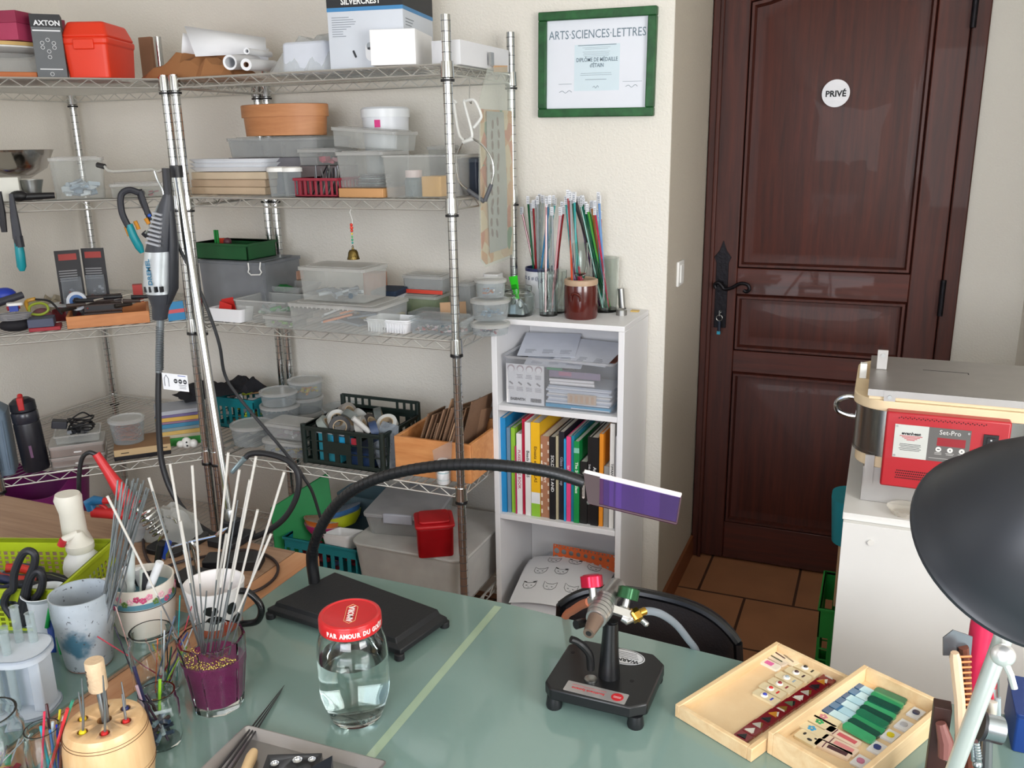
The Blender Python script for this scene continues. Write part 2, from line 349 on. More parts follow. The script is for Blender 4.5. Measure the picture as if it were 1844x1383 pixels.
# ================================================================ wire shelving
TIERS = [1.803, 1.455, 1.065, .618, .20]
def post(x, y, par, ztop=1.92, tiers=TIERS):
    b = MB().mat(CHROME).cyl((x, y, .02), (x, y, ztop), .0125, seg=20)
    b.mat(GRV)
    z = .05
    while z < ztop-.01: b.cyl((x, y, z), (x, y, z+.0016), .01275, seg=16); z += .0254
    b.mat(BLK).cyl((x, y, 0), (x, y, .02), .016)
    p = b.done('post', par)
    for t in tiers:
        c = MB().mat(CHROME).lathe([(.0128, -.038), (.0185, -.036), (.0168, 0), (.0165, .004), (.0128, .004)], (x, y, t), 20)
        c.mat(BLK).lathe([(.013, -.046), (.0185, -.046), (.0185, -.040), (.013, -.040)], (x, y, t), 20)
        c.done('collar', p)
    return p
WIRE = M('d2d2ce', .35, .75, .05, key='zinc_wire')
def rail(b, p, q, z):
    p = Vector((p[0], p[1], 0)); q = Vector((q[0], q[1], 0)); L = (q-p).length; n = max(2, round(L/.034)//2*2)
    b.cyl((p.x, p.y, z-.003), (q.x, q.y, z-.003), .003, seg=6).cyl((p.x, p.y, z-.028), (q.x, q.y, z-.028), .0025, seg=6)
    b.tube([tuple(p.lerp(q, i/n)+Vector((0, 0, z-.028 if i % 2 else z-.004))) for i in range(n+1)], .0019, 5)
def shelf(par, corners, z, wires):
    b = MB().mat(WIRE); n = len(corners)
    for i in range(n): rail(b, corners[i], corners[(i+1) % n], z)
    for p, q in wires: b.cyl((p[0], p[1], z-.0035), (q[0], q[1], z-.0035), .0014, seg=5)
    return b.done('wire_shelf', par)
A_ = [(-1.996, 2.17), (-1.085, 2.17), (-1.085, 2.60), (-1.996, 2.60)]
wr = [((x, 2.17), (x, 2.6)) for x in [-1.985+.0256*i for i in range(36)]]+[((-1.996, y), (-1.085, y)) for y in (2.27, 2.44, 2.50)]
su = thing('wire_shelving_unit', 'chrome wire shelving unit with five shelves left of the white bookcase', 'shelving', (0, 0, 0))
for x, y in A_: post(x, y, su, 1.812 if (x < -1.5 and y < 2.3) else 1.92)
for z in TIERS: shelf(su, A_, z, wr)
B_ = [(-2.035, 2.17), (-2.035, 2.60), (-2.90, 2.60), (-2.90, 1.735), (-2.47, 1.735)]
wk = []
for i in range(33):
    x = -2.885+.0262*i; wk.append(((x, 1.735 if x < -2.47 else 1.735+x+2.47), (x, 2.6)))
su = thing('corner_shelving_unit', 'chrome wire corner shelving unit with a slanting front in the room corner', 'shelving', (0, 0, 0))
for x, y in B_: post(x, y, su, 1.812)
for z in TIERS: shelf(su, B_, z, wk)
# ================================================================ tables
TZ = .75
GT = M('768f88', .14, var=.05, scale=6, key='frosted_green_glass', coat=.6)
t = thing('glass_desk', 'large desk with a frosted green glass top and a pale seam across it', 'desk', (0, 0, 0))
xs = [1.62, 1.62, -1.058, -1.058, -1.058]
o = [(-1.058, -.2), (1.60, -.2), (1.60, 1.36), (.8, 1.352), (.1, 1.352), (-.16, 1.352), (-.61, 1.386), (-1.058, 1.388)]
MB().mat(GT).prism(o, TZ-.008, TZ).done('glass_top', t, bevel=.001)
MB().mat(M('8aa692', .3, key='tabletop_under')).prism([(x*.99-.004 if x > 0 else x+.006, y-.008) for x, y in o], TZ-.03, TZ-.009).done('tabletop', t)
s0 = Z(897, 1092, TZ); s1 = Z(650, 1383, TZ); dv = (s1-s0).normalized(); nv = Vector((-dv.y, dv.x, 0))*.0075
s1 = s0+dv*1.2
MB().mat(M('9cb096', .2, key='pale_seam', coat=.6)).add([tuple(s0-nv+Vector((0,0,.0004))), tuple(s0+nv+Vector((0,0,.0004))), tuple(s1+nv+Vector((0,0,.0004))), tuple(s1-nv+Vector((0,0,.0004)))], [(0, 1, 2, 3)]).done('seam', t)
for x, y in ((-.98, 1.25), (1.5, 1.25), (-.98, 0), (1.5, 0)): MB().mat(STEEL).cyl((x, y, 0), (x, y, TZ-.03), .025).done('leg', t)
t = thing('work_table', 'woodgrain work table with orange wooden edging left of the glass desk', 'table', (0, 0, 0))
LAM = WOOD('8a6a55', 'a98a70', .5, (1.2, 30, 10), 3, .1, 0, 'woodgrain_laminate')
BEE = WOOD('b47c55', 'c79670', .45, (20, 1.5, 20), 2, .1, 0, 'orange_beech')
MB().mat(LAM).box(-2.02, -1.122, -.2, 1.428, TZ-.03, TZ).done('tabletop', t, bevel=.001)
MB().mat(BEE).box(-1.1205, -1.0595, -.2, 1.428, TZ-.03, TZ-.0005).done('edging', t, bevel=.002)
MB().mat(M('6e8580', .2, var=.08, scale=8, coat=.4, key='grey_glass_sheet')).box(-2.0, -1.128, -.15, 1.13, TZ, TZ+.004).done('glass_sheet', t)
for x, y in ((-1.95, 1.35), (-1.13, 1.35), (-1.95, -.1), (-1.13, -.1)): MB().mat(BEE).box(x-.03, x+.03, y-.03, y+.03, 0, TZ-.03).done('leg', t)
# ================================================================ builders for shelf goods
def put(name, label, cat, f, dep=0, group=None, rz=None):
    """thing whose local x runs along the shelf, y goes back from its front face, z up"""
    return thing(name, label, cat, f.p, f.rz if rz is None else rz, group)
T1, T2, T3, T4, T5 = TIERS
CL = CLR('f6f7f6', .16); CLD = CLR('e6e8e8', .4, .2, 'frosted_plastic'); CLB = CLR('f0f3f4', .16, .06, 'bright_clear_plastic'); CLG = CLR('c9ccd0', .5, .3, 'grey_translucent'); LID = CLR('efefed', .55, .25, 'milky_lid')
def rbox(w, d, h, r=.008, k=1., m=WHT, b=None, z0=0, y0=None):
    b = b or MB(); b.mat(m); return b.prism(rrect(w, d, r, 3, 0, d/2 if y0 is None else y0+d/2), z0, z0+h, k)
def sbox(name, label, cat, f, dep, m, bevel=.002, r=.003, h=None, group=None, extra=None):
    b = rbox(f.w, dep, h or f.h, r, 1, m)
    if extra: extra(b, f.w, dep, h or f.h)
    return solo(b, name, label, cat, f.p, f.rz, group, bevel)
def openbox(b, w, d, h, m, r=.01, t=.0018, k0=.92, k1=1., z0=0):
    b.mat(m)
    def o(k, i): return rrect(w*k-2*i, d*k-2*i, max(r*k-i, .001), 4, 0, d/2)
    return b.shell(o, z0, z0+h, k0, k1, t)
def lidbox(b, w, d, z, m, r=.012, t=.004, over=.003):
    b.mat(m); b.prism(rrect(w+2*over, d+2*over, r, 4, 0, d/2), z-.006, z+t); b.prism(rrect(w*.86, d*.86, r*.8, 4, 0, d/2), z+t, z+t+.003)
    return b
def jumble(b, w, d, h, cols, n, seed, s=.03, z0=.003, y0=None, long=False):
    r = random.Random(seed); y0 = d/2 if y0 is None else y0
    for i in range(n):
        c = r.choice(cols); b.mat(M(c, .5) if isinstance(c, str) else c)
        a = s*r.uniform(.5, 1.2); q = s*r.uniform(.25, .8); e = s*r.uniform(.12, .5)
        a = min(a, w*.42, d*.42)
        if long: a *= 1.4; q *= .3; e *= .3
        x = r.uniform(-w/2+a*.55, w/2-a*.55); y = y0+r.uniform(-d/2+a*.55, d/2-a*.55); z = z0+e+(i/n)*max(0, h-2*e-z0)
        b.T = TL(x, y, z) @ RZ(r.uniform(0, 6.3)) @ RX(r.uniform(-.35, .35)) @ RY(r.uniform(-.3, .3))
        if r.random() < .3: b.cyl((-a/2, 0, 0), (a/2, 0, 0), e*.6, seg=8)
        else: b.box(-a/2, a/2, -q/2, q/2, -e/2, e/2)
    b.T = Matrix(); return b
def stuff_in(name, label, f, w, d, h, cols, n, seed, s=.03, cat='small parts', dz=.003, long=False, y0=None):
    b = jumble(MB(), w, d, h, cols, n, seed, s, dz, y0, long)
    return solo(b, name, label, cat, f.p, f.rz, None, kind='stuff')
def clearbox(name, label, f, dep, body=CL, lid=LID, r=.012, k0=.96, cat='box', t=.0018, handles=None, h=None, lidlab=None, grp=None):
    o = put(name, label, cat, f, group=grp); h = h or f.h
    hb = h-.006 if lid else h
    b = openbox(MB(), f.w, dep, hb, body, r, t, k0); b.mat(body).prism(rrect(f.w+.006, dep+.006, r, 4, 0, dep/2), hb-.004, hb-.0035) if False else None
    b.mat(LID)
    def oo(k, i): return rrect(f.w*k+.006-2*i, dep*k+.006-2*i, max(r-i, .001), 4, 0, dep/2)
    if not lid: b.shell(oo, hb-.004, hb, 1, 1, .004, floor=False)
    b.done('body', o)
    if lid:
        l = lidbox(MB(), f.w, dep, hb, lid, r); l.done('lid', o, bevel=.001, label=lidlab)
    return o
def tub(name, label, f, body=CL, lid=LID, k=.88, cat='tub', lidh=.012, grp=None, h=None, lidlab=None):
    """round plastic tub; f.p is the front point of its base"""
    r = f.w/2; h = h or f.h; c = f.p - f.n*r*1.0
    o = thing(name, label, cat, (c.x, c.y, f.p.z), 0, grp)
    t = .0015; hb = h-(lidh*.6 if lid else 0)
    MB().mat(body).lathe([(r*k, 0), (r, hb), (r-t, hb), (r*k-t, t)], closed=False, seg=32).done('body', o)
    if lid: MB().mat(lid).lathe([(r+.001, hb-lidh*.5), (r+.003, hb-lidh*.5), (r+.003, hb+lidh*.3), (r-.004, hb+lidh*.5), (r-.008, hb+.001), (0, hb+.001)], seg=32).done('lid', o, label=lidlab)
    o['_'] = r; del o['_']
    return o, r, h
def crate(name, label, f, dep, m, cat='crate', wall=.004, nx=8, nz=3, h=None, solidtop=.25, k=1., grp=None, cut=0):
    """basket of slotted sides: each side is a grid of bars between a base and a rim"""
    h = h or f.h; w = f.w; o = put(name, label, cat, f, group=grp)
    b = MB().mat(m).box(-w/2, w/2, 0, dep, 0, .004)
    rimz = h*(1-solidtop)
    for (a, c) in (((-w/2, 0), (w/2, 0)), ((w/2, 0), (w/2, dep)), ((w/2, dep), (-w/2, dep)), ((-w/2, dep), (-w/2, 0))):
        a = Vector((a[0], a[1], 0)); c = Vector((c[0], c[1], 0)); L = (c-a).length; u = (c-a).normalized()
        b.T = Matrix.Translation(a) @ RZ(math.atan2(u.y, u.x)); n = max(3, round(nx*L/w))
        b.box(0, L, 0, wall, rimz, h).box(0, L, 0, wall, 0, h*.12)
        b.box(-.002, L+.002, -.004, wall, h-.008, h)
        for i in range(n+1): x = L*i/n; b.box(max(0, x-L/n*.22), min(L, x+L/n*.22), .0003, wall-.0003, h*.12, rimz)
        for j in range(1, nz): z = h*.12+(rimz-h*.12)*j/nz; b.box(0, L, .0006, wall-.0006, z-.002, z+.002)
    b.T = Matrix(); b.done('basket_body', o, bevel=.0008)
    return o
def txt(b, s, size, x, z, y=-.0006, m=INK, sx=1., bold=0., align='CENTER', R=None):
    b.mat(m).text(s, size, (x, y, z), R or UP, align, sx, .0002, bold); return b
def roll(name, label, cat, p, q, r, m, core=None, group=None, mc=None):
    p = Vector(p); q = Vector(q); L = (q-p).length; u = (q-p).normalized()
    b = MB().mat(m); 
    T = Matrix.Translation(p) @ u.to_track_quat('Z', 'Y').to_matrix().to_4x4(); b.T = T
    c = core or r*.6
    b.lathe([(c, 0), (r, 0), (r, L), (c, L)], seg=24, closed=False) if False else b.lathe([(c, .002), (r, 0), (r, L), (c, L-.002)], seg=24, closed=True)
    if mc: b.mat(mc).lathe([(c*.99, .001), (c*.99, L-.001)], seg=20) if False else b.mat(mc).lathe([(c*.9, .0), (c, .0), (c, L), (c*.9, L)], seg=20, closed=True)
    b.T = Matrix()
    o = solo(b, name, label, cat, (0, 0, 0), 0, group); 
    mid = (p+q)/2; o.data.transform(Matrix.Translation(-mid)); o.location = mid; return o
# ================================================================ TOP SHELF, straight unit
PW = M('e8eaee', .8, var=.02, key='white_paper')
roll('paper_roll', 'long thick roll of white paper with a loose flap on the top shelf', 'roll', Y(328, 80, 2.255), Y(482, 108, 2.42), .034, PW, .026)
f = fit(345, 470, 100, 50, z=None, Yp=2.262)
o = bpy.data.objects['paper_roll']
fl = MB().mat(PW); a = Y(332, 47, 2.235); b_ = Y(478, 68, 2.38); a2 = Y(352, 102, 2.205); b2 = Y(480, 96, 2.36)
fl.add([tuple(a-o.location), tuple(b_-o.location), tuple(b2-o.location), tuple(a2-o.location)], [(0, 1, 2, 3)])
fo = fl.done('paper_flap', o); sm = fo.modifiers.new('s', 'SOLIDIFY'); sm.thickness = .0008
CB = M('8c6a55', .8, key='cardboard_core')
roll('paper_tube', 'thicker of two small white paper rolls lying before the long roll', 'roll', Y(414, 115, 2.19)+Vector((0, 0, .004)), Y(470, 112, 2.42), .021, PW, .015, None)
roll('paper_tube', 'small white paper roll with brown cardboard core on the top shelf', 'roll', Y(443, 115, 2.185)-Vector((0, 0, .002)), Y(492, 114, 2.40)-Vector((0, 0, .008)), .0165, PW, .0075, None, CB)
roll('paper_tube', 'thin short white roll resting on top of two small rolls', 'roll', Y(444, 92, 2.21), Y(486, 98, 2.38), .009, PW, .005)
# crumpled brown paper
def crumple(b, w, d, h, seed, nx=14, ny=8, amp=.5):
    r = random.Random(seed); vs = []
    for s in (0, 1):
        for j in range(ny+1):
            for i in range(nx+1):
                u = i/nx*2-1; v = j/ny*2-1; e = max(0, (1-abs(u)**2.4)*(1-abs(v)**2.2))**.5
                z = h*e*(1-amp*r.random()) if s else h*.02
                vs.append((u*w/2+r.uniform(-1, 1)*w/nx*.25, d/2+v*d/2+r.uniform(-1, 1)*d/ny*.25, z+.001))
    n = (nx+1)*(ny+1); fs = []
    for j in range(ny):
        for i in range(nx):
            k = j*(nx+1)+i; fs += [(k, k+nx+1, k+nx+2, k+1), (n+k, n+k+1, n+k+nx+2, n+k+nx+1)]
    ed = [i for i in range(nx+1)]+[j*(nx+1)+nx for j in range(1, ny+1)]+[ny*(nx+1)+i for i in range(nx-1, -1, -1)]+[j*(nx+1) for j in range(ny-1, 0, -1)]
    fs += [(ed[i], ed[(i+1) % len(ed)], n+ed[(i+1) % len(ed)], n+ed[i]) for i in range(len(ed))]
    return b.add(vs, fs)
KR = M('9a6a42', .8, bump=.4, bscale=30, key='kraft_paper')
f = fit(248, 410, 136, 97, T1, Yp=2.195); solo(crumple(MB().mat(KR), f.w, .17, f.h*1.35, 3), 'crumpled_paper', 'crumpled brown wrapping paper lying flat at the corner of the top shelf', 'paper', f.p, 0, ang=20)
f = fit(255, 277, 128, 66, T1, Yp=2.46); sbox('wooden_board', 'narrow brown wooden board standing behind the crumpled paper', 'board', f, .015, M('9c7258', .7))
p = Y(287, 100, 2.44); solo(MB().mat(CHROME).cyl((0, 0, 0), (0, 0, Y(287, 66, 2.44).z-T1), .012), 'chrome_tube', 'short chrome tube standing behind the crumpled brown paper', 'tube', (p.x, 2.44, T1))
# plastic-wrapped package
f = fit(486, 602, 126, 58, T1, Yp=2.24)
o = put('wrapped_package', 'white package wrapped in loose clear plastic on the top shelf', 'package', f)
rbox(f.w*.70, .2, f.h*.8, .015, .97, M('d5dbe6', .6), y0=.01).done('package', o, bevel=.008)
b = crumple(MB().mat(CLR('f2f4f4', .5, .2, 'crinkled_film')), f.w*1.06, .24, f.h*1.15, 9, 12, 8, .22); b.done('plastic_film', o, ang=20)
# appliance box
f = fit(604, 722, 124, -12, T1, Yp=2.22); sd = Y(795, 22, 2.5)
dep = .27
o = put('appliance_box', 'tall white appliance carton with blue stripe and black top band', 'box', f, rz=.18)
w, h = f.w*1.04, f.h+.05
o.location = (f.p.x, f.p.y, T1)
b = rbox(w, dep, h, .001, 1, M('c9cfd8', .6, var=.03, key='carton_white'), MB())
sb = h-.094
b.mat(M('1d1f24', .6)).box(-w/2-.0005, w/2+.0005, -.0005, dep+.0005, sb+.012, h-.0001); b.mat(M('3b7fb4', .5)).box(-w/2-.0006, w/2+.0006, -.0006, dep+.0006, sb+.002, sb+.012)
txt(b, 'SILVERCREST', .022, -.01, sb+.026, -.0012, M('e8e8e8', .6), .9, .0006)
b.mat(M('7d858e', .7)); 
for i in range(9): b.box(-w/2+.012, -w/2+.012+.05+.02*math.sin(i*7.), -.0006, 0, sb-.014-i*.006, sb-.0125-i*.006)
b.mat(M('e8eaee', .5)).lathe([(.02, 0), (.021, .03), (.019, .031)], (0, 0, 0), 20) if False else None
b.T = TL(.022, -.0006, .045) @ RX(PI/2); b.mat(M('e9ebee', .6)).prism(rrect(.05, .05, .016, 4), 0, .0005); b.mat(M('9ba3ab', .6)).prism(rrect(.042, .02, .009, 4, 0, .014), .0005, .0008); b.mat(M('2c3036', .6)).prism(rrect(.038, .006, .003, 3, 0, .008), .0008, .001)
b.T = TL(-.035, -.0006, .04) @ RX(PI/2) @ RZ(.4); b.prism(rrect(.006, .02, .002), 0, .0005); b.T = Matrix()
b.mat(M('4b4038', .6)); b.T = TL(w/2+.0006, dep*.7, .09) @ RY(PI/2); b.prism(rrect(.03, .08, .015, 5), 0, .0005); b.mat(M('7d858e', .7)); b.T = Matrix()
for i in range(3): b.box(w/2, w/2+.0006, .02, .09-.01*i, sb-.02-i*.008, sb-.018-i*.008)
b.done('carton', o, bevel=.0015)
b = MB().mat(M('2a2726', .6)); b.T = TL(0, dep, h) @ RX(.12); b.box(-w/2, w/2, -dep, 0, 0, .0015); b.done('flap', o)
f = fit(672, 745, 106, 52, None, Yp=2.19); f.p.z = T1+.004; sbox('white_box', 'small plain white carton overhanging the front of the top shelf', 'box', f, .20, M('efeff0', .7, var=.02), h=f.top-f.p.z, r=.001).rotation_euler = (0, 0, .25)
f = fit(806, 884, 122, 88, T1, Yp=2.24); o = sbox('long_white_box', 'long low white box at the right end of the top shelf', 'box', f, .33, M('d9dade', .7, var=.02), h=.062, r=.001); o.location = (-1.115, 2.225, T1); o.data.transform(Matrix.Diagonal((.085/f.w, 1, 1, 1)))
# ---- top shelf, corner unit
f = fit(112, 205, 137, 37, T1, Ke=.02)
o = put('tool_box', 'orange red plastic tool box with a domed lid on the top shelf', 'toolbox', f, rz=.40); OR = M('e23a1e', .45, var=.04, key='orange_red_plastic')
w = f.w*.98; h = f.h; d_ = .20
b = MB().mat(OR).prism(rrect(w*.9, d_*.95, .012, 4, 0, d_/2), 0, h*.6, 1.08); b.done('box_body', o, bevel=.003)
b = MB().mat(OR).prism(rrect(w*1.02, d_*1.02, .014, 4, 0, d_/2), h*.58, h*.72, 1.02).prism(rrect(w*1.03, d_*1.03, .016, 4, 0, d_/2), h*.72, h*1.0, .78); b.done('box_lid', o, bevel=.006)
MB().mat(OR).box(-.03, .03, -.008, .004, h*.5, h*.68).done('latch', o, bevel=.003)
f = fit(68, 122, 137, 26, T1, Ke=.03)
b = rbox(f.w, .075, f.h, .001, 1, M('5f6366', .6, key='grey_carton')); w = f.w; h = f.h
b.mat(M('26272a', .6)).box(-w/2-.0004, w/2+.0004, -.0004, .0754, h*.80, h+.0003); txt(b, 'AXTON', .019, .004, h*.86, -.0008, M('e5e7ea', .6), 1.0, .0006)
b.mat(M('e5e7ea', .6)).box(-w*.46, w*.46, -.0007, 0, h*.735, h*.755); b.box(-w*.38, w*.38, -.0007, 0, h*.13, h*.145)
for z_, n in ((.6, 1), (.55, 2), (.48, 2), (.42, 1), (.33, 1), (.06, 1)):
    for i in range(n): b.T = TL((i-(n-1)/2)*.03, -.0007, h*z_) @ UP; b.tube([(.005*math.cos(a*PI/4), .005*math.sin(a*PI/4), 0) for a in range(9)], .0007, 4)
b.T = Matrix()
solo(b, 'lamp_carton', 'slim grey and black carton between the pink box and the orange toolbox', 'box', f.p, f.rz, bevel=.001)
PK = M('8f2748', .6, key='magenta_card')
f = fit(-60, 58, 72, 20, None, Ke=.06); z0 = f.p.z
o = thing('gift_box', 'dark pink gift box stacked on a shallow round tin', 'box', f.p-Vector((.03, .0, 0)), .25); rbox(f.w, .22, f.h*.62, .001, 1, M('a8385a', .6)).done('box_body', o, bevel=.001)
rbox(f.w+.006, .226, f.h*.42, .001, 1, PK, None, f.h*.6, -.003).done('lid', o, bevel=.001)
zz = T1
f = fit(-60, 68, 137, 128, T1, Ke=.04); f.h = .018; sbox('orange_board', 'thin orange wooden board at the bottom of the left pile on the top shelf', 'board', f, .28, M('b3632f', .6), h=.016)
f2 = fit(-60, 56, 126, 104, None, Ke=.05)
o = thing('cake_dome', 'clear plastic cake dome holding brown cakes under a white plate', 'cake dome', (f2.p.x-f2.n.x*.13, f2.p.y-f2.n.y*.13, T1+.017)); MB().mat(CLD).lathe([(.13, 0), (.125, .045), (.12, .052)], seg=32).done('dome', o)
o = thing('white_plate', 'white plate stacked under the tin with the pink box', 'plate', (f2.p.x-f2.n.x*.135, f2.p.y-f2.n.y*.135, T1+.072)); MB().mat(WHT).lathe([(.08, 0), (.132, .014), (.134, .018), (.08, .006)], seg=36).done('plate', o)
z1 = z0-(T1+.092)
solo(MB().mat(M('c9a869', .5)).lathe([(.135, 0), (.138, max(.01, z1-.002))], seg=36), 'round_tin', 'shallow beige round tin between the white plate and pink box', 'tin', (f2.p.x-f2.n.x*.14, f2.p.y-f2.n.y*.14, T1+.091))
# ================================================================ SECOND SHELF, straight unit
f = fit(345, 478, 354, 328, T2, Yp=2.30); BG = M('c8b195', .7, key='beige_board')
n_ = 3; hh = .0235
for i in range(n_):
    o = sbox('beige_board', ['lowest of three thick beige boards under the white foam trays', 'middle of three thick beige boards under the white foam trays', 'topmost of three thick beige boards under the white foam trays'][i], 'board', f, .24, M(['c8b195', 'bfa78c', 'd0bda2'][i], .7), h=hh-.001, group='beige boards on the second shelf'); o.location.z = T2+i*hh; o.location.x += .004*i
for i in range(3):
    b = MB(); openbox(b, f.w+.02, .2, .013, M('edf0f4', .55, var=.02), .02, .003, .9, 1.); b.mat(M('edf0f4', .55, var=.02))
    solo(b, 'foam_tray', ['lowest white foam tray of three above the beige boards', 'middle white foam tray of the three above the beige boards', 'top white foam tray of the three above the beige boards'][i], 'tray', (f.p.x+.012, f.p.y-.01, T2+.072+i*.0128), 0, 'white foam trays on the second shelf')
for i, (a, c) in enumerate(((478, 508), (505, 533))):
    f = fit(a, c, 356, 300, T2, Yp=2.20+.012*i)
    o, r, h = tub('clear_beaker', ['clear beaker on a white lid before the beige boards', 'clear beaker on a white lid beside the dark tool basket'][i], f, CLB, WHT, .85, 'beaker', .014)
f = fit(532, 608, 356, 318, T2, Yp=2.21)
o = crate('wire_basket', 'small dark red basket full of grey metal rods on the second shelf', f, .15, M('8e1f33', .5), 'basket', .003, 8, 1, solidtop=.15, h=.055)
b = MB(); r = random.Random(4)
for i in range(16):
    x = -.035+.0048*i; b.mat(M(['6a6c70', '2a2b30', 'b8babc'][i % 3], .3, .7)); b.cyl((x, .02+.1*r.random(), .006), (x+r.uniform(-.004, .004), .02+.1*r.random(), .075+r.random()*.015), .0022, seg=6)
solo(b, 'metal_rods', 'grey and black metal rods standing in the small red basket', 'rods', f.p, 0, kind='stuff')
f = fit(536, 606, 292, 255, None, Yp=2.34); f.p.z = T2+.088
o = clearbox('plastic_box', 'small clear box with pink pieces above the rod basket', f, .12, h=.05)
stuff_in('pink_pieces', 'pink and red pieces inside the small clear box above the rods', f, .07, .09, .02, ['b04a64', 'c03050', 'd9a0aa'], 10, 2, .03)
o = sbox('support_box', 'grey box at the back carrying the pink pieces box', 'box', f, .12, M('6f6668', .7), h=.086); o.location.z = T2
f = fit(610, 690, 356, 338, T2, Yp=2.21); sbox('wooden_slab', 'pale orange wooden slab under the clear box of dark plates', 'slab', f, .20, M('bf8f5e', .6), h=.026)
f = fit(607, 690, 336, 272, None, Yp=2.225); f.p.z = T2+.027
clearbox('plastic_box', 'clear box of dark stacked plates on the pale wooden slab', f, .16, h=.102, k0=.93)
for i in range(7):
    solo(MB().mat(M(['3a4048', '4d6266', '2b3440'][i % 3], .3)).prism(rrect(.085, .085, .02), 0, .003), 'glass_plate', ['lowest','second lowest','third from bottom','middle','third from top','second from top','topmost'][i]+' dark glass plate in the clear box on the wooden slab', 'plate', (f.p.x+.004*(i % 2), f.p.y+.08, T2+.031+i*.0048), .1*i, 'dark plates in the clear box')
f = fit(690, 806, 357, 282, T2, Yp=2.21)
clearbox('storage_box', 'wide clear box with a jar and yellow pack on the second shelf', f, .26, lid=None, body=CL, h=.116, k0=.95)
o = thing('glass_jar', 'small jar with a pinkish white lid inside the wide clear box', 'jar', (f.p.x-.028, f.p.y+.05, T2+.003)); MB().mat(CLR('a9bcc0', .5)).lathe([(.026, 0), (.027, .045), (.02, .052)]).done('jar_body', o); MB().mat(M('d8c4c4', .5)).lathe([(.024, .052), (.024, .072), (0, .073)]).done('lid', o)
solo(rbox(.062, .09, .055, .006, 1, M('d9a85a', .6), y0=0), 'yellow_pack', 'yellow orange pack inside the wide clear box behind the post', 'pack', (f.p.x+.036, f.p.y+.03, T2+.003))
f = fit(770, 812, 300, 268, None, Yp=2.5); f.p.z = T2; clearbox('plastic_box', 'clear box at the back behind the front right shelf post', f, .08, h=.14)
f = fit(824, 862, 357, 288, T2, Yp=2.36); o = clearbox('plastic_box', 'dark blue grey translucent box at the right end of the second shelf', f, .17, CLR('58647a', .7, .3, 'blue_grey_plastic'), CLR('8a94a4', .6, .3, 'blue_grey_lid'), h=.105)
# back row: compartment box, oval wooden box, bucket
f = fit(410, 570, 278, 243, None, Yp=2.36); f.p.z = T2+.112+.001
o = clearbox('compartment_box', 'wide clear compartment box carrying the oval wooden box', f, .2, CLD, CLD, h=.062)
b = MB().mat(CLD)
for i in range(1, 5): b.box(-f.w/2+f.w*i/5, -f.w/2+f.w*i/5+.0015, .01, .18, .003, .05)
b.done('divider', o)
sbox('dark_folder', 'dark grey box at the back under the wide compartment box', 'box', f, .18, M('6b6a70', .7), h=.112).location.z = T2
f3 = fit(419, 566, 241, 187, None, Yp=2.37); f3.p.z = T2+.1790
o = thing('oval_wooden_box', 'oval bentwood box with lid, light brown, on the clear compartment box', 'box', (f3.p.x, f3.p.y+.07, f3.p.z)); BW = WOOD('b5774b', 'c98d5e', .5, (2, 2, 12), 3, .1, 0, 'bentwood')
h = f3.top-f3.p.z
MB().mat(BW).lathe([(f3.w/2*.93, 0), (f3.w/2*.96, h*.62), (0, h*.62)], sy=.55, seg=48).done('box_body', o); MB().mat(BW).lathe([(f3.w/2, h*.6), (f3.w/2, h*.98), (f3.w/2-.004, h), (0, h)], sy=.57, seg=48).done('lid', o)
f = fit(643, 716, 340, 190, T2, Yp=2.40)
o, r, h = tub('white_bucket', 'white plastic bucket with a snap lid and small pink label', f, M('dfe3e8', .35, var=.02), M('e9edf0', .35, var=.02), .86, 'bucket', .03)
b = MB().mat(M('d6257e', .5)); a = .02
b.T = TL(.012, -r*.97, h*.80) @ RZ(.25) @ UP; b.box(-.009, .009, -.011, .011, 0, .0012); b.done('label', o)
f = fit(594, 712, 268, 232, None, Yp=2.31); f.p.z = T2+.135
o = clearbox('plastic_box', 'empty clear box resting tilted before the white bucket', f, .13, h=.058); o.rotation_euler = (0, .08, -.05)
# ---- second shelf, corner unit
f = fit(-75, 96, 298, 270, None, Ke=.13); f.p.z = T2+.07
o = thing('steel_bowl', 'shiny steel mixing bowl on the second shelf of the corner unit', 'bowl', (f.p.x-f.n.x*.1, f.p.y-f.n.y*.1, T2+.062)); MB().mat(M('c4c0bc', .15, 1, key='polished_steel')).lathe([(.05, 0), (.10, .03), (.125, .085), (.129, .086), (.123, .084), (.098, .032), (.05, .003)], seg=40).done('bowl', o)
f = fit(36, 78, 348, 296, T2, Ke=.07); c = f.p-f.n*.03
solo(MB().mat(STEEL).lathe([(.024, 0), (.026, .03), (.034, .06), (.031, .06), (.022, .004)]), 'steel_cup', 'grey metal cup standing under the rim of the steel bowl', 'cup', (c.x, c.y, T2))
f = fit(20, 104, 356, 336, T2, Ke=.02); b = MB().mat(BLK); b.cyl((-f.w*.4, .02, .013), (f.w*.42, .03, .014), .012, .009); b.ball((-f.w*.35, .02, .016), .016, 1.6, 1, 1); solo(b, 'black_handle_tool', 'black handled tool lying before the metal cup', 'tool', f.p, K45)
f = fit(-30, 38, 357, 311, T2, Ke=.05); sbox('white_cube', 'white cube shaped block at the far left of the second shelf', 'block', f, .08, M('d8d8cf', .6), h=.07)
f = fit(97, 192, 356, 268, T2, Ke=.05); o = clearbox('storage_box', 'tall square clear canister with pale blue pieces on the second shelf', f, .13, CL, LID, k0=.92, h=.125)
stuff_in('pale_pieces', 'pale blue and white pieces inside the tall clear canister', f, f.w*.85, .11, .06, ['b9c8d6', 'd4dde4', '9fb2c4'], 24, 5, .035)
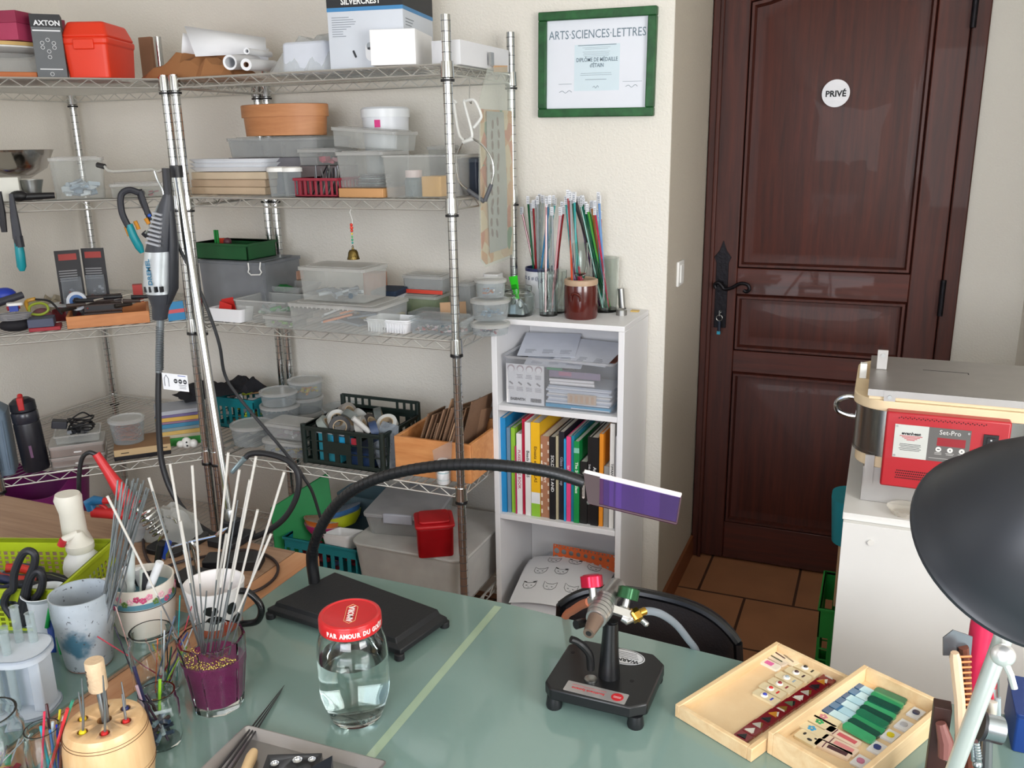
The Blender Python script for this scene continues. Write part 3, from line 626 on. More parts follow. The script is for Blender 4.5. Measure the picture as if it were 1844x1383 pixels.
f = fit(200, 300, 352, 318, T2, Ke=.03); clearbox('plastic_box', 'low clear box between the canister and the double posts', f, .12, h=.045); stuff_in('dark_bits', 'dark and pink bits inside the low clear box by the posts', f, f.w*.8, .1, .02, ['2e2a30', 'b06070', '888'+'888'], 14, 8, .02)
# ================================================================ THIRD SHELF, straight unit
f = fit(362, 480, 530, 472, None, Yp=2.33); f.p.z = T3
o = clearbox('latch_box', 'grey translucent latch box under the green basket', f, .2, CLG, CLR('b9bec4', .55, .3, 'grey_lid'), h=f.top-T3+.004)
b = MB().mat(WHT); x = f.w/2-.03; zt = f.top-T3
b.tube([(x-.03, -.004, zt), (x-.026, -.008, zt-.02), (x-.03, -.008, zt-.03), (x-.018, -.01, zt-.038), (x+.018, -.01, zt-.036), (x+.024, -.008, zt-.028), (x+.018, -.008, zt-.018), (x+.02, -.004, zt+.004)], .0024, 6); b.done('latch', o, label='white latch')
zb = f.top
GN = M('14532a', .5, key='dark_green_plastic')
g = fit(352, 446, 462, 418, None, Yp=2.34); g.p.z = zb+.004
o = crate('green_basket', 'dark green plastic basket with clips inside on the grey latch box', g, .15, GN, 'basket', .004, 5, 1, solidtop=.9, h=.055)
b = MB().mat(M('1a8a3c', .5)); 
for x in (-.045, -.035): b.box(x-.003, x+.003, .03, .036, .01, .095)
b.mat(M('d8402a', .5)).box(-.06, -.02, .05, .056, .02, .066); b.mat(M('5a2f3a', .5)).ball((-.01, .05, .055), .014)
solo(b, 'plastic_clips', 'bright green and red plastic clips sticking out of the green basket', 'clips', g.p, 0)
f = fit(376, 436, 580, 549, T3, rz=0)
WC = M('e6e7ea', .4, var=.02)
b = MB(); openbox(b, f.w, .07, .042, WC, .012, .002, .88, 1); solo(b, 'white_cup', 'small white rectangular tub holding red folded pieces', 'tub', f.p, 0)
b = MB().mat(M('c2221c', .5)); b.T = TL(-.012, .03, .03) @ RY(.25); b.box(-.025, .022, -.012, -.009, -.018, .028); b.T = TL(-.010, .04, .03) @ RY(-.2); b.box(-.025, .022, 0, .003, -.018, .04); b.T = Matrix()
solo(b, 'red_plastic_pieces', 'bright red plastic pieces standing in the small white tub', 'plastic piece', f.p, 0)
f = fit(424, 520, 583, 527, T3); clearbox('plastic_box', 'open clear box next to the white tub with red pieces', f, .15, lid=None, body=CL, k0=.93, h=.072)
stuff_in('green_pieces', 'green and grey pieces piled in the open clear box', f, f.w*.7, .11, .045, ['1f8a3a', '8fae9c', '9aa6a8', '5f7b80'], 22, 11, .03, y0=.075)
f = fit(474, 532, 591, 562, T3); clearbox('plastic_box', 'little clear box before the open box of green pieces', f, .07, h=.038); stuff_in('green_bits', 'small green bits inside the little clear box', f, f.w*.8, .055, .02, ['7fae58', '5a4a48', 'a9b8a0'], 12, 3, .015)
f = fit(440, 540, 522, 500, None, Yp=2.36); f.p.z = T3+.068
b = MB(); openbox(b, f.w, .13, .022, CLD, .008, .002, .9, 1); o = solo(b, 'shallow_tray', 'shallow clear tray at the back with green cloth pieces', 'tray', f.p, 0)
sbox('grey_box', 'grey box at the back carrying the shallow clear tray', 'box', f, .12, M('8d9092', .7), h=.066).location.z = T3
b = crumple(MB().mat(M('177a35', .8)), .08, .06, .022, 5, 10, 6); solo(b, 'green_cloth', 'crumpled green cloth in the shallow clear tray at the back', 'cloth', (f.p.x+.01, f.p.y+.01, T3+.071), 0, ang=20)
f = fit(495, 536, 512, 494, None, Yp=2.50); f.p.z = T3+.078; sbox('terracotta_block', 'pale terracotta block at the back beside the shallow tray', 'block', f, .04, M('b08874', .7), h=.03).location.z = T3+.09
sbox('cardboard_riser', 'brown carton behind the shallow tray under the terracotta block', 'box', f, .04, M('8a7a68', .8), h=.09).location.z = T3
# big stacked boxes
f = fit(522, 680, 600, 538, T3); o = clearbox('storage_box', 'large clear box of bagged papers, lower of the stacked pair', f, .19, CL, LID, k0=.97, h=.085); fb = f
b = MB().mat(LID)
for i in range(14): b.box(-f.w/2+.01+i*.0155, -f.w/2+.014+i*.0155, -.0035, -.001, .070, .077)
b.done('lid_rib', o)
b = MB(); r = random.Random(5)
for i, (c, x, z, a) in enumerate((('c8743c', -.03, .02, .5), ('7d8790', .02, .01, -.2), ('5e6a74', .05, .03, .3), ('a8b0b8', -.05, .006, .1), ('59626c', .03, .045, -.4), ('d9dde0', -.07, .03, .8), ('e08a50', -.01, .036, .55))):
    b.mat(M(c, .5)); b.T = TL(x, .08+.01*i, z+.01) @ RY(-a*.5) @ RZ(a); b.box(-.045, .045, -.03, .03, -.003, .003)
b.T = Matrix(); solo(b, 'bagged_papers', 'grey and orange packets lying in the large clear box', 'packets', f.p, 0, kind='stuff')
f = fit(540, 657, 536, 482, None, Yp=fb.p.y+.03); f.p.z = T3+.085+.003
o = clearbox('storage_box', 'clear lidded box on top of the large clear box of papers', f, .14, CL, LID, k0=.95, h=f.top-f.p.z)
stuff_in('grey_bits', 'grey and white pieces inside the upper clear box', f, f.w*.8, .11, .04, ['7f8a94', 'b8c0c6', '5d6870'], 22, 12, .035, dz=.004)
f = fit(655, 682, 528, 492, None, Yp=2.47); f.p.z = T3; sbox('brown_carton', 'small brown carton at the back right of the stacked boxes', 'box', f, .06, M('a5694a', .7), h=f.top-T3)
f = fit(655, 706, 545, 514, None, Yp=2.36); f.p.z = T3
for i in range(5): 
    b = rbox(f.w*(1-.04*i), .12, .018, .008, 1, M(['2a3c56', '35506e', '24364e', 'b9bfc6', '1e2f47'][i], .8), y0=.004*i)
    solo(b, 'folded_cloth', ['lowest folded cloth in the dark blue pile', 'second folded cloth from the bottom of the blue pile', 'third folded cloth of the dark blue pile', 'pale folded cloth in the dark blue pile', 'topmost dark blue folded cloth of the pile'][i], 'cloth', (f.p.x+.003*i, f.p.y, T3+.0182*i), .03*i, 'folded cloths beside the stacked boxes', bevel=.004)
# right part
f = fit(702, 770, 556, 545, T3); f.p.y = 2.36; sbox('yellow_packet', 'flat yellow packet before the pale green clear box', 'packet', f, .06, M('c6b23a', .6), h=.02)
f = fit(716, 785, 540, 510, None, Yp=2.45); f.p.z = T3; clearbox('plastic_box', 'pale greenish clear box in the back row of the third shelf', f, .1, CLR('d3dec6', .4), LID, h=.07)
f = fit(724, 796, 514, 480, None, Yp=2.48); f.p.z = T3+.075; clearbox('plastic_box', 'clear box with a red strip, upper one in the back row', f, .085, CLD, LID, h=.055)
sbox('red_strip', 'flat bright red strip lying before the upper clear box', 'strip', f, .004, M('c8402f', .5), h=.012).location = (f.p.x+.006, f.p.y-.012, T3+.073)
f = fit(657, 735, 600, 572, T3)
b = MB(); openbox(b, f.w, .09, .036, WC, .012, .0016, .8, 1.); b.mat(WC).shell(lambda k, i: rrect(f.w+.01-2*i, .10-2*i, .014, 4, 0, .045), .034, .036, 1, 1, .006, floor=False)
b.mat(WC)
for i in range(14): b.box(-f.w*.42+i*f.w*.062, -f.w*.42+i*f.w*.062+.002, .001, .005, .002, .03)
solo(b, 'white_tray', 'white ribbed plastic tray holding dark pieces at the shelf front', 'tray', f.p, 0)
stuff_in('dark_pieces', 'dark small pieces in the white ribbed tray', f, f.w*.6, .05, .024, ['2b2b30', '3c3a40', '55505a'], 14, 6, .02)
f = fit(738, 830, 604, 556, T3); clearbox('bead_box', 'low clear box with white frosted side beside the right front post', f, .10, CLB, CLB, k0=.97, h=.05)
stuff_in('colourful_beads', 'tiny colourful pieces spread in the low clear bead box', f, f.w*.9, .09, .02, ['b0483c', '8a6a50', 'd8d0c8', '4f6f7a', 'e8c8c8'], 60, 16, .012)
f = fit(735, 790, 578, 548, None, Yp=2.33); f.p.z = T3; clearbox('plastic_box', 'clear shallow box behind the low clear bead box', f, .1, CLB, CLB, h=.04)
b = MB().mat(M('a58362', .7)); b.T = TL(-1.19, 2.37, T3) @ RZ(.6) @ RX(-.25); b.box(-.04, .04, -.003, .003, .008, .07); o = solo(b, 'cardboard_piece', 'brown cardboard piece leaning among the clear boxes', 'cardboard', (0, 0, 0))
for i, (a, c, yb, yt, yp, zz, lab, fillc) in enumerate((
    (836, 900, 560, 543, 2.24, 0, 'flat round clear tub with dark beads behind the right post', ['2e2a34', 'c8b8b8', 'a04048', '40506a']),
    (836, 900, 528, 490, 2.29, .034, 'round clear tub with blue grey crumbs on the flat tub', ['7f96a6', 'a8bcc6', '4a6a80']),
    (846, 897, 498, 474, 2.33, .094, 'top round tub in the pile beside the bookcase', ['8a92a0', 'd8d4d0', 'c07848']))):
    f = fit(a, c, yb, yt, None, Yp=yp); f.p.z = T3+zz; hh = (.034, .06, .055)[i]
    o, r, h = tub('round_tub', lab, f, CLB, LID, .9, 'tub', .01, h=hh)
    b = jumble(MB(), r*1.2, r*1.2, hh*.5, fillc, 24, 30+i, .012, .003, 0); solo(b, 'bead_mix', ['dark mixed beads in the flat round tub', 'blue grey crumbs in the middle round tub', 'mixed pale bits in the top round tub'][i], 'beads', o.location, 0, kind='stuff')
f = fit(822, 845, 500, 470, None, Yp=2.50); f.p.z = T3; o = clearbox('plastic_box', 'clear box with green pieces behind the right front post', f, .06, CLD, LID, h=.11)
solo(rbox(.05, .05, .14, .006, 1, M('d9d9d8', .5)), 'white_container', 'plain white container standing at the back right of the third shelf', 'container', (-1.125, 2.50, T3))
# ---- third shelf, corner unit
OW = WOOD('b5703f', 'cc8a54', .5, (1.5, 12, 12), 4, .1, 0, 'orange_wood')
f = fit(122, 272, 594, 564, T3, Ke=.02)
o = put('wooden_tray', 'orange wooden tray full of dark tools on the third shelf', 'tray', f); w = f.w; d_ = .2; h = .038
b = MB().mat(OW).box(-w/2, w/2, 0, .008, 0, h).box(-w/2, w/2, d_-.008, d_, 0, h).box(-w/2, -w/2+.008, .008, d_-.008, 0, h).box(w/2-.008, w/2, .008, d_-.008, 0, h).box(-w/2+.008, w/2-.008, .008, d_-.008, 0, .005)
b.done('tray_body', o, bevel=.0015)
# tool set of small black blocks with red ends
r = random.Random(8)
for i in range(3):
    b = MB().mat(M('3a2a26', .6)).box(-.055, .055, -.014, .014, 0, .022); b.mat(M('1b1a1e', .5)).box(-.05, .05, -.0145, -.014, .004, .018)
    b.mat(M('7a2a22', .5)).ball((-.045, -.012, .012), .004).ball((.045, -.012, .012), .004)
    solo(b, 'tool_case', ['dark brown tool case lying at the front of the wooden tray', 'dark brown tool case in the middle of the wooden tray', 'dark brown tool case at the back of the wooden tray'][i], 'case', (f.p.x-f.n.x*(.035+.045*i)-.01, f.p.y-f.n.y*(.035+.045*i)-.01, T3+.018+.02*i), K45, 'dark tool cases in the wooden tray', bevel=.002)
for i in range(9):
    x = -.11+.027*i; y = .05+.1*r.random(); c = ['2a2522', '403430', '191a1e'][i % 3]
    b = MB().mat(M(c, .4)).cyl((-.035, 0, 0), (.02, 0, 0), .007, .0055, 10); b.mat(M('c9c2b6', .3, .6)).cyl((.02, 0, 0), (.05, 0, .006), .003, .0015, 8)
    p = f.p-f.n*y+Vector((S2, S2, 0))*x
    solo(b, 'hand_tool', 'small dark handled hand tool lying in the wooden tray', 'tool', (p.x, p.y, T3+.052+.012*(i % 3)), K45+r.uniform(-.7, .7), 'dark hand tools in the wooden tray')
f = fit(52, 110, 596, 578, T3, Ke=.02)
o = sbox('red_case', 'flat red case under the slate blue block beside the wooden tray', 'case', f, .07, M('9c2430', .5), h=.012)
f = fit(50, 98, 588, 568, None, Ke=.018); f.p.z = T3+.0125; sbox('slate_block', 'slate blue oilstone block on the flat red case', 'block', f, .07, M('4c5268', .6), h=.026)
# clutter at far left: individual things
def at_k(px, py, z, ke=None):
    p = Z(px, py, z); return p
def piece(name, label, cat, px, py, z, fn, rz=0., group=None, e=.03):
    f = fit(px-1, px+1, py, py-5, None, Ke=e); b = MB(); fn(b); return solo(b, name, label, cat, (f.p.x-f.n.x*0, f.p.y, z), K45+rz, group)
piece('black_pouch', 'black soft pouch at the far left front of the third shelf', 'pouch', 28, 600, T3, lambda b: b.mat(M('17151c', .8)).ball((0, .03, .02), .04, 1.2, .7, .5))
piece('grey_cable_coil', 'coil of grey wire on the black pouch', 'wire', 25, 585, T3+.04, lambda b: [b.mat(M('8c8c90', .4)).tube([((.038+.004*j)*math.cos(t*PI/8), .02+(.02)*math.sin(t*PI/8), .005*j) for t in range(17)], .0022, 6) for j in range(4)])
piece('white_plug', 'white flat plug with a blue base at the far left', 'plug', 30, 566, T3+.07, lambda b: b.mat(M('2340a0', .5)).box(-.018, .006, 0, .02, -.0075, .012).mat(WHT).prism(rrect(.045, .03, .01), .0125, .02), 0, None, .05)
piece('blue_handle_tool', 'tool with a dark grey handle and red collar lying in the clutter', 'tool', 25, 545, T3+.07, lambda b: b.mat(M('3a3b44', .5)).cyl((-.06, .02, .01), (.03, .04, .03), .013, .011).mat(M('b03040', .5)).cyl((-.02, .015, -.005), (.015, .02, -.002), .007), .2, None, .09)
piece('blue_ball', 'deep blue rounded plastic piece at the far left of the shelf', 'plastic piece', 5, 530, T3+.07, lambda b: b.mat(M('1f3aa8', .45)).ball((0, .03, .03), .035, 1, .8, .7), 0, None, .12)
def gog(b):
    b.mat(M('8a9a2a', .4)); P = [(-.03, 0, 0), (-.025, 0, .022), (0, .002, .03), (.02, .004, .022), (.022, .004, .004), (0, 0, -.006), (-.03, 0, 0)]; b.tube(spline(P, 5), .004, 8)
    b.mat(M('b8892a', .4)).tube(spline([(-.03, 0, .01), (-.035, .02, .034), (-.01, .03, .04)], 4), .006, 8).mat(BLK).tube(spline([(-.01, .02, .04), (.03, .02, .03), (.06, .0, -.01)], 5), .0035, 6)
piece('safety_goggles', 'yellow green goggles with black strap behind the slate block', 'goggles', 72, 562, T3+.05, gog, 0, None, .07)
piece('brown_pebble', 'reddish brown lump behind the slate blue block', 'lump', 75, 568, T3, lambda b: b.mat(M('70454a', .7)).ball((0, .01, .03), .026, 1.2, .9, 1.1), 0, None, .10)
piece('red_cloth', 'dark red cloth folded behind the wooden tray', 'cloth', 118, 560, T3, lambda b: crumple(b.mat(M('6c2028', .85)), .1, .08, .06, 4), 0, None, .17)
def blister(name, label, x0, x1, yb, yt, e, rot, red):
    f = fit(x0, x1, yb, yt, None, Ke=e); o = thing(name, label, 'blister pack', (f.p.x, f.p.y, T3), K45+rot, 'blister packs of rotary tool bits'); h = f.top-T3; w = f.w
    b = MB().mat(M('2c2b2e', .6)).box(-w/2, w/2, 0, .002, .0, h); b.mat(M('a03a34', .6)).box(-w*.36, w*.36, -.0006, 0, h*.86, h*.95)
    b.mat(M('8a8a8c', .6))
    for i in range(5): b.box(-w*.42, w*.3, -.0006, 0, h*.7-i*.008, h*.715-i*.008)
    b.done('backing_card', o)
    b = MB().mat(CLR('d8dce0', .35)).prism(rrect(w*.85, .022, .006, 3, 0, -.011), h*.05, h*.62, .95); b.done('blister', o, bevel=.002)
    b = jumble(MB(), w*.7, .016, h*.5, ['8e9094', '5a5c60', 'b5b7ba', 'b0473a'], 16, int(w*1e4), .02, h*.08, -.011); b.done('tool_bit', o)
blister('blister_pack', 'blister pack of tool bits with a red band, left one', 113, 158, 560, 450, .20, .15, 1)
blister('blister_pack', 'blister pack of tool bits with a red band, right of its twin', 160, 202, 558, 446, .22, -.25, 1)
piece('blue_tape_roll', 'roll of blue tape standing before the blister packs', 'tape', 137, 528, T3+.04, lambda b: (setattr(b, 'T', TL(0, 0, .03) @ RX(PI/2)), b.mat(M('c9cdd4', .5)).lathe([(.02, 0), (.03, 0), (.03, .02), (.02, .02)], closed=True, seg=28).mat(M('2a5a98', .4)).lathe([(.012, -.001), (.021, -.001), (.021, .021), (.012, .021)], closed=True, seg=28)), 0, None, .14)
piece('cloth_bag', 'beige plastic bag lying flat behind the blue tape roll', 'bag', 80, 545, T3, lambda b: crumple(b.mat(M('a39a86', .7)), .2, .1, .07, 14), 0, None, .27)
piece('red_box', 'small red plastic piece on the shelf behind the rotary tool', 'plastic piece', 252, 555, T3, lambda b: b.mat(M('a5281f', .5)).box(-.015, .015, 0, .03, 0, .095), 0, None, .22)
piece('plastic_disc', 'thin white disc leaning behind the tool cases', 'disc', 120, 540, T3+.05, lambda b: b.mat(M('c5c9cc', .4)).lathe([(.055, 0), (.056, .003), (0, .003)]), 0, None, .2)
f = fit(304, 336, 580, 543, T3, Ke=.02); b = MB().mat(M('1f78a8', .5)); b.T = RY(-.08); b.box(-f.w/2, f.w/2, 0, .004, 0, f.h).mat(M('c04a50', .5)).box(-f.w/2, f.w/2, -.0006, 0, f.h*.4, f.h*.6); solo(b, 'blue_card', 'blue card with a red band leaning near the double posts', 'card', f.p, K45-.2)
# ================================================================ bell
p = Y(633, 375, 2.17)
o = thing('hanging_bell', 'small brass bell on a string of red, yellow and green beads', 'bell', (p.x, p.y-.006, T2-.028))
b = MB().mat(M('d8d8d4', .4)).tube([(0, .004, .0), (-.003, 0, -.01), (.004, 0, -.03), (.002, 0, -.052)], .0008, 5); b.done('hook', o)
zz = -.045
for i, (c, rr) in enumerate((('c83020', .0045), ('d84030', .005), ('c83828', .0042), ('d8c040', .003), ('58b868', .003), ('2a9a70', .0035), ('2a9a90', .003))):
    MB().mat(M(c, .3)).ball((0, 0, zz-i*.0085), rr).done('bead', o)
MB().mat(M('6b5a30', .35, .9, .3, 80, bump=.6, bscale=90, key='aged_brass')).lathe([(.0005, .028), (.003, .027), (.0035, .022), (.010, .0205), (.014, .014), (.0155, .004), (.0185, -.006), (.0175, -.006), (.013, .0)], (0, 0, zz-.092)).done('bell_body', o)
MB().mat(M('6b5a30', .35, .9)).tube([(0, 0, zz-.058), (.003, 0, zz-.062), (0, 0, zz-.067), (-.003, 0, zz-.062), (0, 0, zz-.058)], .0009, 5).done('loop', o)
# ================================================================ FOURTH SHELF, straight unit
TE = M('0f7a84', .45, key='teal_plastic')
f = fit(386, 470, 780, 715, T4, rz=0); f = fit(386, 460, 772, 712, T4, Yp=2.40)
crate('teal_basket', 'teal slotted basket behind the corner post on the fourth shelf', f, .17, TE, 'basket', .004, 7, 2, solidtop=.3, h=.115)
stuff_in('craft_pieces', 'brown white and yellow pieces filling the teal basket behind the post', f, f.w*.85, .15, .125, ['a87a50', 'd0d4d6', 'b8c830', '5a4a48', 'e0e2e4'], 50, 41, .035)
def T4tub(x0, x1, yb, yt, yp, dz, h, lab, fc=None, k=.9, lid=LID, body=CLB, seed=1):
    f = fit(x0, x1, yb, yt, None, Yp=yp); f.p.z = T4+dz
    o, r, h = tub('round_tub', lab, f, body, lid, k, 'tub', .01, h=h)
    if fc: b = jumble(MB(), r*1.25, r*1.25, h*.55, fc, 22, seed, .016, .003, 0); solo(b, 'tub_contents', fc_lab[seed], 'small parts', o.location, 0, kind='stuff')
fc_lab = {1: 'yellow and orange pieces inside the top right round tub', 2: 'brown chips inside the round tub behind the dark crate', 3: 'dark blue bits inside the lowest clear tub near the crate', 4: 'pinkish bits inside the middle tub of the left pile'}
T4tub(458, 512, 782, 745, 2.36, 0, .055, 'round clear tub at the bottom of the left pile', ['c8ccd0', 'b09098'], seed=4)
T4tub(455, 512, 748, 716, 2.36, .056, .052, 'round clear tub in the middle of the left pile')
T4tub(454, 508, 716, 682, 2.36, .109, .05, 'round clear tub at the top of the left pile')
T4tub(512, 560, 775, 745, 2.46, 0, .06, 'clear tub at the bottom of the right hand pile')
T4tub(510, 560, 745, 712, 2.46, .061, .055, 'clear tub in the middle of the right hand pile')
T4tub(508, 558, 716, 672, 2.46, .117, .062, 'clear tub with yellow pieces topping the right hand pile', ['c9b020', 'd08a40'], seed=1)
T4tub(563, 630, 742, 704, 2.44, .04, .05, 'shallow clear bowl behind the dark crate', ['6a5a50', '8a7668'], lid=None, seed=2, k=.75)
f = fit(563, 630, 742, 704, None, Yp=2.46); sbox('white_carton', 'flat white carton under the shallow clear bowl', 'box', f, .1, M('c9ccce', .7), h=.038).location = (f.p.x, f.p.y, T4)
T4tub(403, 462, 812, 765, 2.235, 0, .07, 'round clear tub with lid beside the double posts')
f = fit(470, 548, 822, 790, T4, Yp=2.215); clearbox('plastic_box', 'clear rounded box with dark blue bits under another box', f, .11, CLB, LID, r=.03, h=.05)
stuff_in('dark_blue_bits', 'dark blue and grey bits inside the lower rounded box', f, f.w*.75, .08, .025, ['3a4668', '8a8f98', 'b8a040'], 20, 43, .018)
f = fit(478, 545, 790, 752, None, Yp=2.225); f.p.z = T4+.057; clearbox('plastic_box', 'frosted box with orange bits on the lower rounded box', f, .10, CLD, LID, r=.012, h=.05, k0=.92)
stuff_in('orange_bits', 'orange and purple bits in the frosted box', f, f.w*.8, .08, .02, ['c88040', '8a5a78', 'd8d8dc'], 14, 44, .018)
# dark crate with tape rolls
DG = M('15231f', .45, key='dark_green_crate')
f = fit(550, 690, 843, 738, T4, rz=0); fc = f
ck = crate('dark_crate', 'dark green slotted crate full of tape rolls', f, .24, DG, 'crate', .005, 7, 3, solidtop=.12, h=.125)
w = f.w; b = MB().mat(DG)
b.box(-w*.22, w*.12, -.001, .004, .045, .085)
for x in (-w/2, w/2):
    MB().mat(DG).cyl((x*.98, .004, 0), (x*.98, .004, .13), .009).done('corner_post', ck); MB().mat(DG).cyl((x*.98, .236, 0), (x*.98, .236, .165), .009).done('corner_post', ck)
MB().mat(DG).box(-w*.22, w*.12, -.0045, -.0042, .045, .085).done('front_plate', ck)
b = MB().mat(DG); b.box(-w/2, w/2, .234, .24, .125, .135).box(-w/2, w/2, .234, .24, .158, .168)
for i in range(12):
    if i not in (5, 6, 7): b.box(-w/2+i*w/11-.004, -w/2+i*w/11+.004, .235, .239, .135, .158)
b.done('raised_back', ck)
tr = random.Random(3); cols = ['8d9590', '2a2a2c', 'a9a7a2', '36486a', 'c4c4c0', '757b78', '3a3634', 'd0d0cc', '8f8a84', 'b8bab8', '5c6260']
for i in range(11):
    m = M(cols[i], .45); b = MB(); b.mat(m).lathe([(.022, -.012), (.034, -.012), (.034, .012), (.022, .012)], closed=True, seg=28); b.mat(M('b7a183', .8)).lathe([(.0195, -.0122), (.0222, -.0122), (.0222, .0122), (.0195, .0122)], closed=True, seg=24)
    x = -.085+.06*(i % 4)+tr.uniform(-.008, .008); y = .05+.055*(i//4)+tr.uniform(-.008, .008)
    o = solo(b, 'tape_roll', ['grey', 'black', 'pale grey', 'blue', 'off-white', 'grey green', 'dark brown', 'white', 'taupe', 'silvery', 'slate'][i]+' tape roll lying tilted in the dark green crate', 'tape roll', (fc.p.x+x*1.0, fc.p.y+y, T4+.115+.006*(i % 3)), 0, 'tape rolls in the dark crate', rot=(tr.uniform(.5, 1.5), tr.uniform(-.5, .5), tr.uniform(0, 3)))
b = MB().mat(M('3aa0b4', .5)).box(-.1, -.02, .02, .1, .006, .1).mat(M('c8ccd2', .5)).box(-.105, .0, .015, .13, .101, .104); b.mat(M('1f90c0', .4)).box(-.04, .03, .006, .012, .08, .1).mat(M('a02a38', .4)).box(.031, .05, .006, .012, .08, .1)
b.mat(M('27406a', .5)).box(0, .1, .02, .2, .006, .05)
solo(b, 'blue_packets', 'light blue boxes and packets inside the dark crate', 'packets', fc.p, 0)
b = MB().mat(M('c9c9c6', .4)).lathe([(.004, 0), (.0085, 0), (.0085, .07), (.004, .07)], closed=True); solo(b, 'white_tube', 'short white plastic tube poking out of the dark crate', 'tube', (fc.p.x+.085, fc.p.y+.03, T4+.12), rot=(.3, -.7, .2))
# leaning lid
b = MB().mat(CLR('c8d0d8', .5, .3, 'cloudy_plastic')); b.T = RY(.25) @ RX(-.06); b.prism([(-.06, 0), (.0, 0), (.0, .003), (-.06, .003)], 0, .01) 
b = MB().mat(CLR('c8d0d8', .5, .3, 'cloudy_plastic')); o_ = [(-.028, 0), (.025, 0), (.035, .14), (-.015, .155), (-.058, .085)]
b.T = RX(PI/2-.15); b.prism(o_, 0, .004); p = Z(700, 846, T4); solo(b, 'plastic_lid', 'cloudy plastic lid leaning against the wooden crate', 'lid', (p.x, p.y, T4), .3)
# wooden crate with cardboard
f = fit(714, 848, 862, 762, T4, rz=0); fw = f
OC = WOOD('c67f48', 'dd9d63', .5, (1.5, 12, 14), 3, .12, 0, 'varnished_pine')
o = put('wooden_crate', 'orange varnished wooden crate filled with cardboard pieces', 'crate', f); w = f.w; h = .122; d_ = .27
MB().mat(OC).box(-w/2, w/2, 0, .012, 0, h).done('front_board', o, bevel=.0015); MB().mat(OC).box(-w/2, w/2, d_-.012, d_, 0, h).done('back_board', o, bevel=.0015)
for s in (-1, 1): MB().mat(OC).box(s*(w/2-.006)-.006, s*(w/2-.006)+.006, .0125, d_-.0125, 0, h).done('side_board', o, bevel=.0015)
MB().mat(OC).box(-w/2+.012, w/2-.012, .012, d_-.012, 0, .008).done('bottom_board', o)
cr_ = random.Random(11)
CBM = [M(c, .85, bump=.3, bscale=40) for c in ('8a6a50', '96745a', '7c5e48', 'a58468', '8f6f57')]
for i in range(13):
    x = -.085+.0135*i; wd = cr_.uniform(.1, .2); hh = cr_.uniform(.15, .22)+(.02 if i > 4 else 0)
    b = MB().mat(CBM[i % 5]).box(-.002, .002, 0, wd, 0, hh)
    if i % 3 == 0:
        b.mat(M('5f4a3c', .9))
        for j in range(int(hh/.006)): b.box(-.0014, .0014, -.001, 0, j*.006+.001, j*.006+.004)
    o = solo(b, 'cardboard_sheet', ['leftmost', 'second from left', 'third from left', 'fourth from left', 'fifth from left', 'sixth from left', 'middle', 'seventh from right', 'sixth from right', 'fifth from right', 'fourth from right', 'third from right', 'second from right'][i]+' brown cardboard sheet leaning in the wooden crate', 'cardboard', (fw.p.x-.01+x*.9, fw.p.y+.02+.006*(i % 4), T4+.009), 0, 'cardboard sheets in the wooden crate', rot=(-.12-.04*(i % 3), .30-.005*i, cr_.uniform(-.08, .08)))
for i in range(3):
    b = crumple(MB().mat([M('c4bdb5', .7), M('b09a88', .8), M('d0cfd0', .6)][i]), .15, .13, .018, 20+i, 8, 8, .4)
    solo(b, 'paper_bag', ['crumpled grey paper bag at the right of the wooden crate', 'folded tan paper bag between the cardboard and the crate side', 'white plastic bag against the right side of the wooden crate'][i], 'bag', (fw.p.x+.050+.009*i, fw.p.y+.13+.03*i, T4+.115), rot=(0, -PI/2+.12, .1-.05*i))
# bottle in bag
f = fit(775, 808, 866, 806, T4, Yp=2.165); p = Vector((f.p.x, 2.19, T4))
o = thing('white_bottle', 'small white medicine style bottle in a clear bag before the wooden crate', 'bottle', (p.x, fw.p.y-.022, T4)); h = .088; WB = M('e4e6e8', .35, var=.02)
b = MB().mat(WB).lathe([(.017, 0), (.0185, .003), (.0185, .048), (.015, .056)]); b.mat(M('5aa0a8', .5)).lathe([(.0187, .036), (.0187, .038)]).lathe([(.0187, .014), (.0187, .015)]); b.done('bottle_body', o)
b = MB().mat(WB).lathe([(.0165, .056), (.0165, .074), (.015, .076), (0, .076)]); b.done('cap', o)
b = MB(); b.mat(CLR('f4f4f4', .16, .08, 'bag_film')); vs = []; n = 20
for j in range(7):
    for i in range(n): a = 2*PI*i/n; q = j/6; vs.append(((.022+.012*q)*math.cos(a), (.0205-.015*q)*math.sin(a), .002+.118*q+.02*q*math.cos(a)))
b.add(vs, [(j*n+i, j*n+(i+1) % n, (j+1)*n+(i+1) % n, (j+1)*n+i) for j in range(6) for i in range(n)]); solo(b, 'plastic_bag', 'clear plastic bag around the small white bottle', 'bag', (p.x, fw.p.y-.022, T4))
# ---- fourth shelf, corner unit
f = fit(-45, 28, 862, 705, T4, Ke=.02); o = put('water_jug', 'grey blue ribbed plastic jug at the far left of the fourth shelf', 'jug', f); b = MB().mat(M('6f8294', .45)); 
b.prism(rrect(f.w, .12, .02, 4, 0, .06), 0, .20); b.prism(rrect(f.w, .12, .02, 4, 0, .06), .20, .235, .4); b.cyl((0, .06, .23), (0, .06, .25), .02)
for i in range(6): b.mat(M('64778a', .45)).box(-f.w/2+.01+i*f.w/6.5, -f.w/2+.016+i*f.w/6.5, -.0015, 0, .02, .18)
b.done('jug_body', o, bevel=.003)
f = fit(38, 88, 842, 700, T4, Ke=.015); r = f.w/2; o = thing('drinking_bottle', 'black drinking bottle with a red clip on its lid', 'bottle', (f.p.x-f.n.x*r, f.p.y-f.n.y*r, T4), K45, rot=(0, -.05, K45)); BB = M('1b1c24', .4)
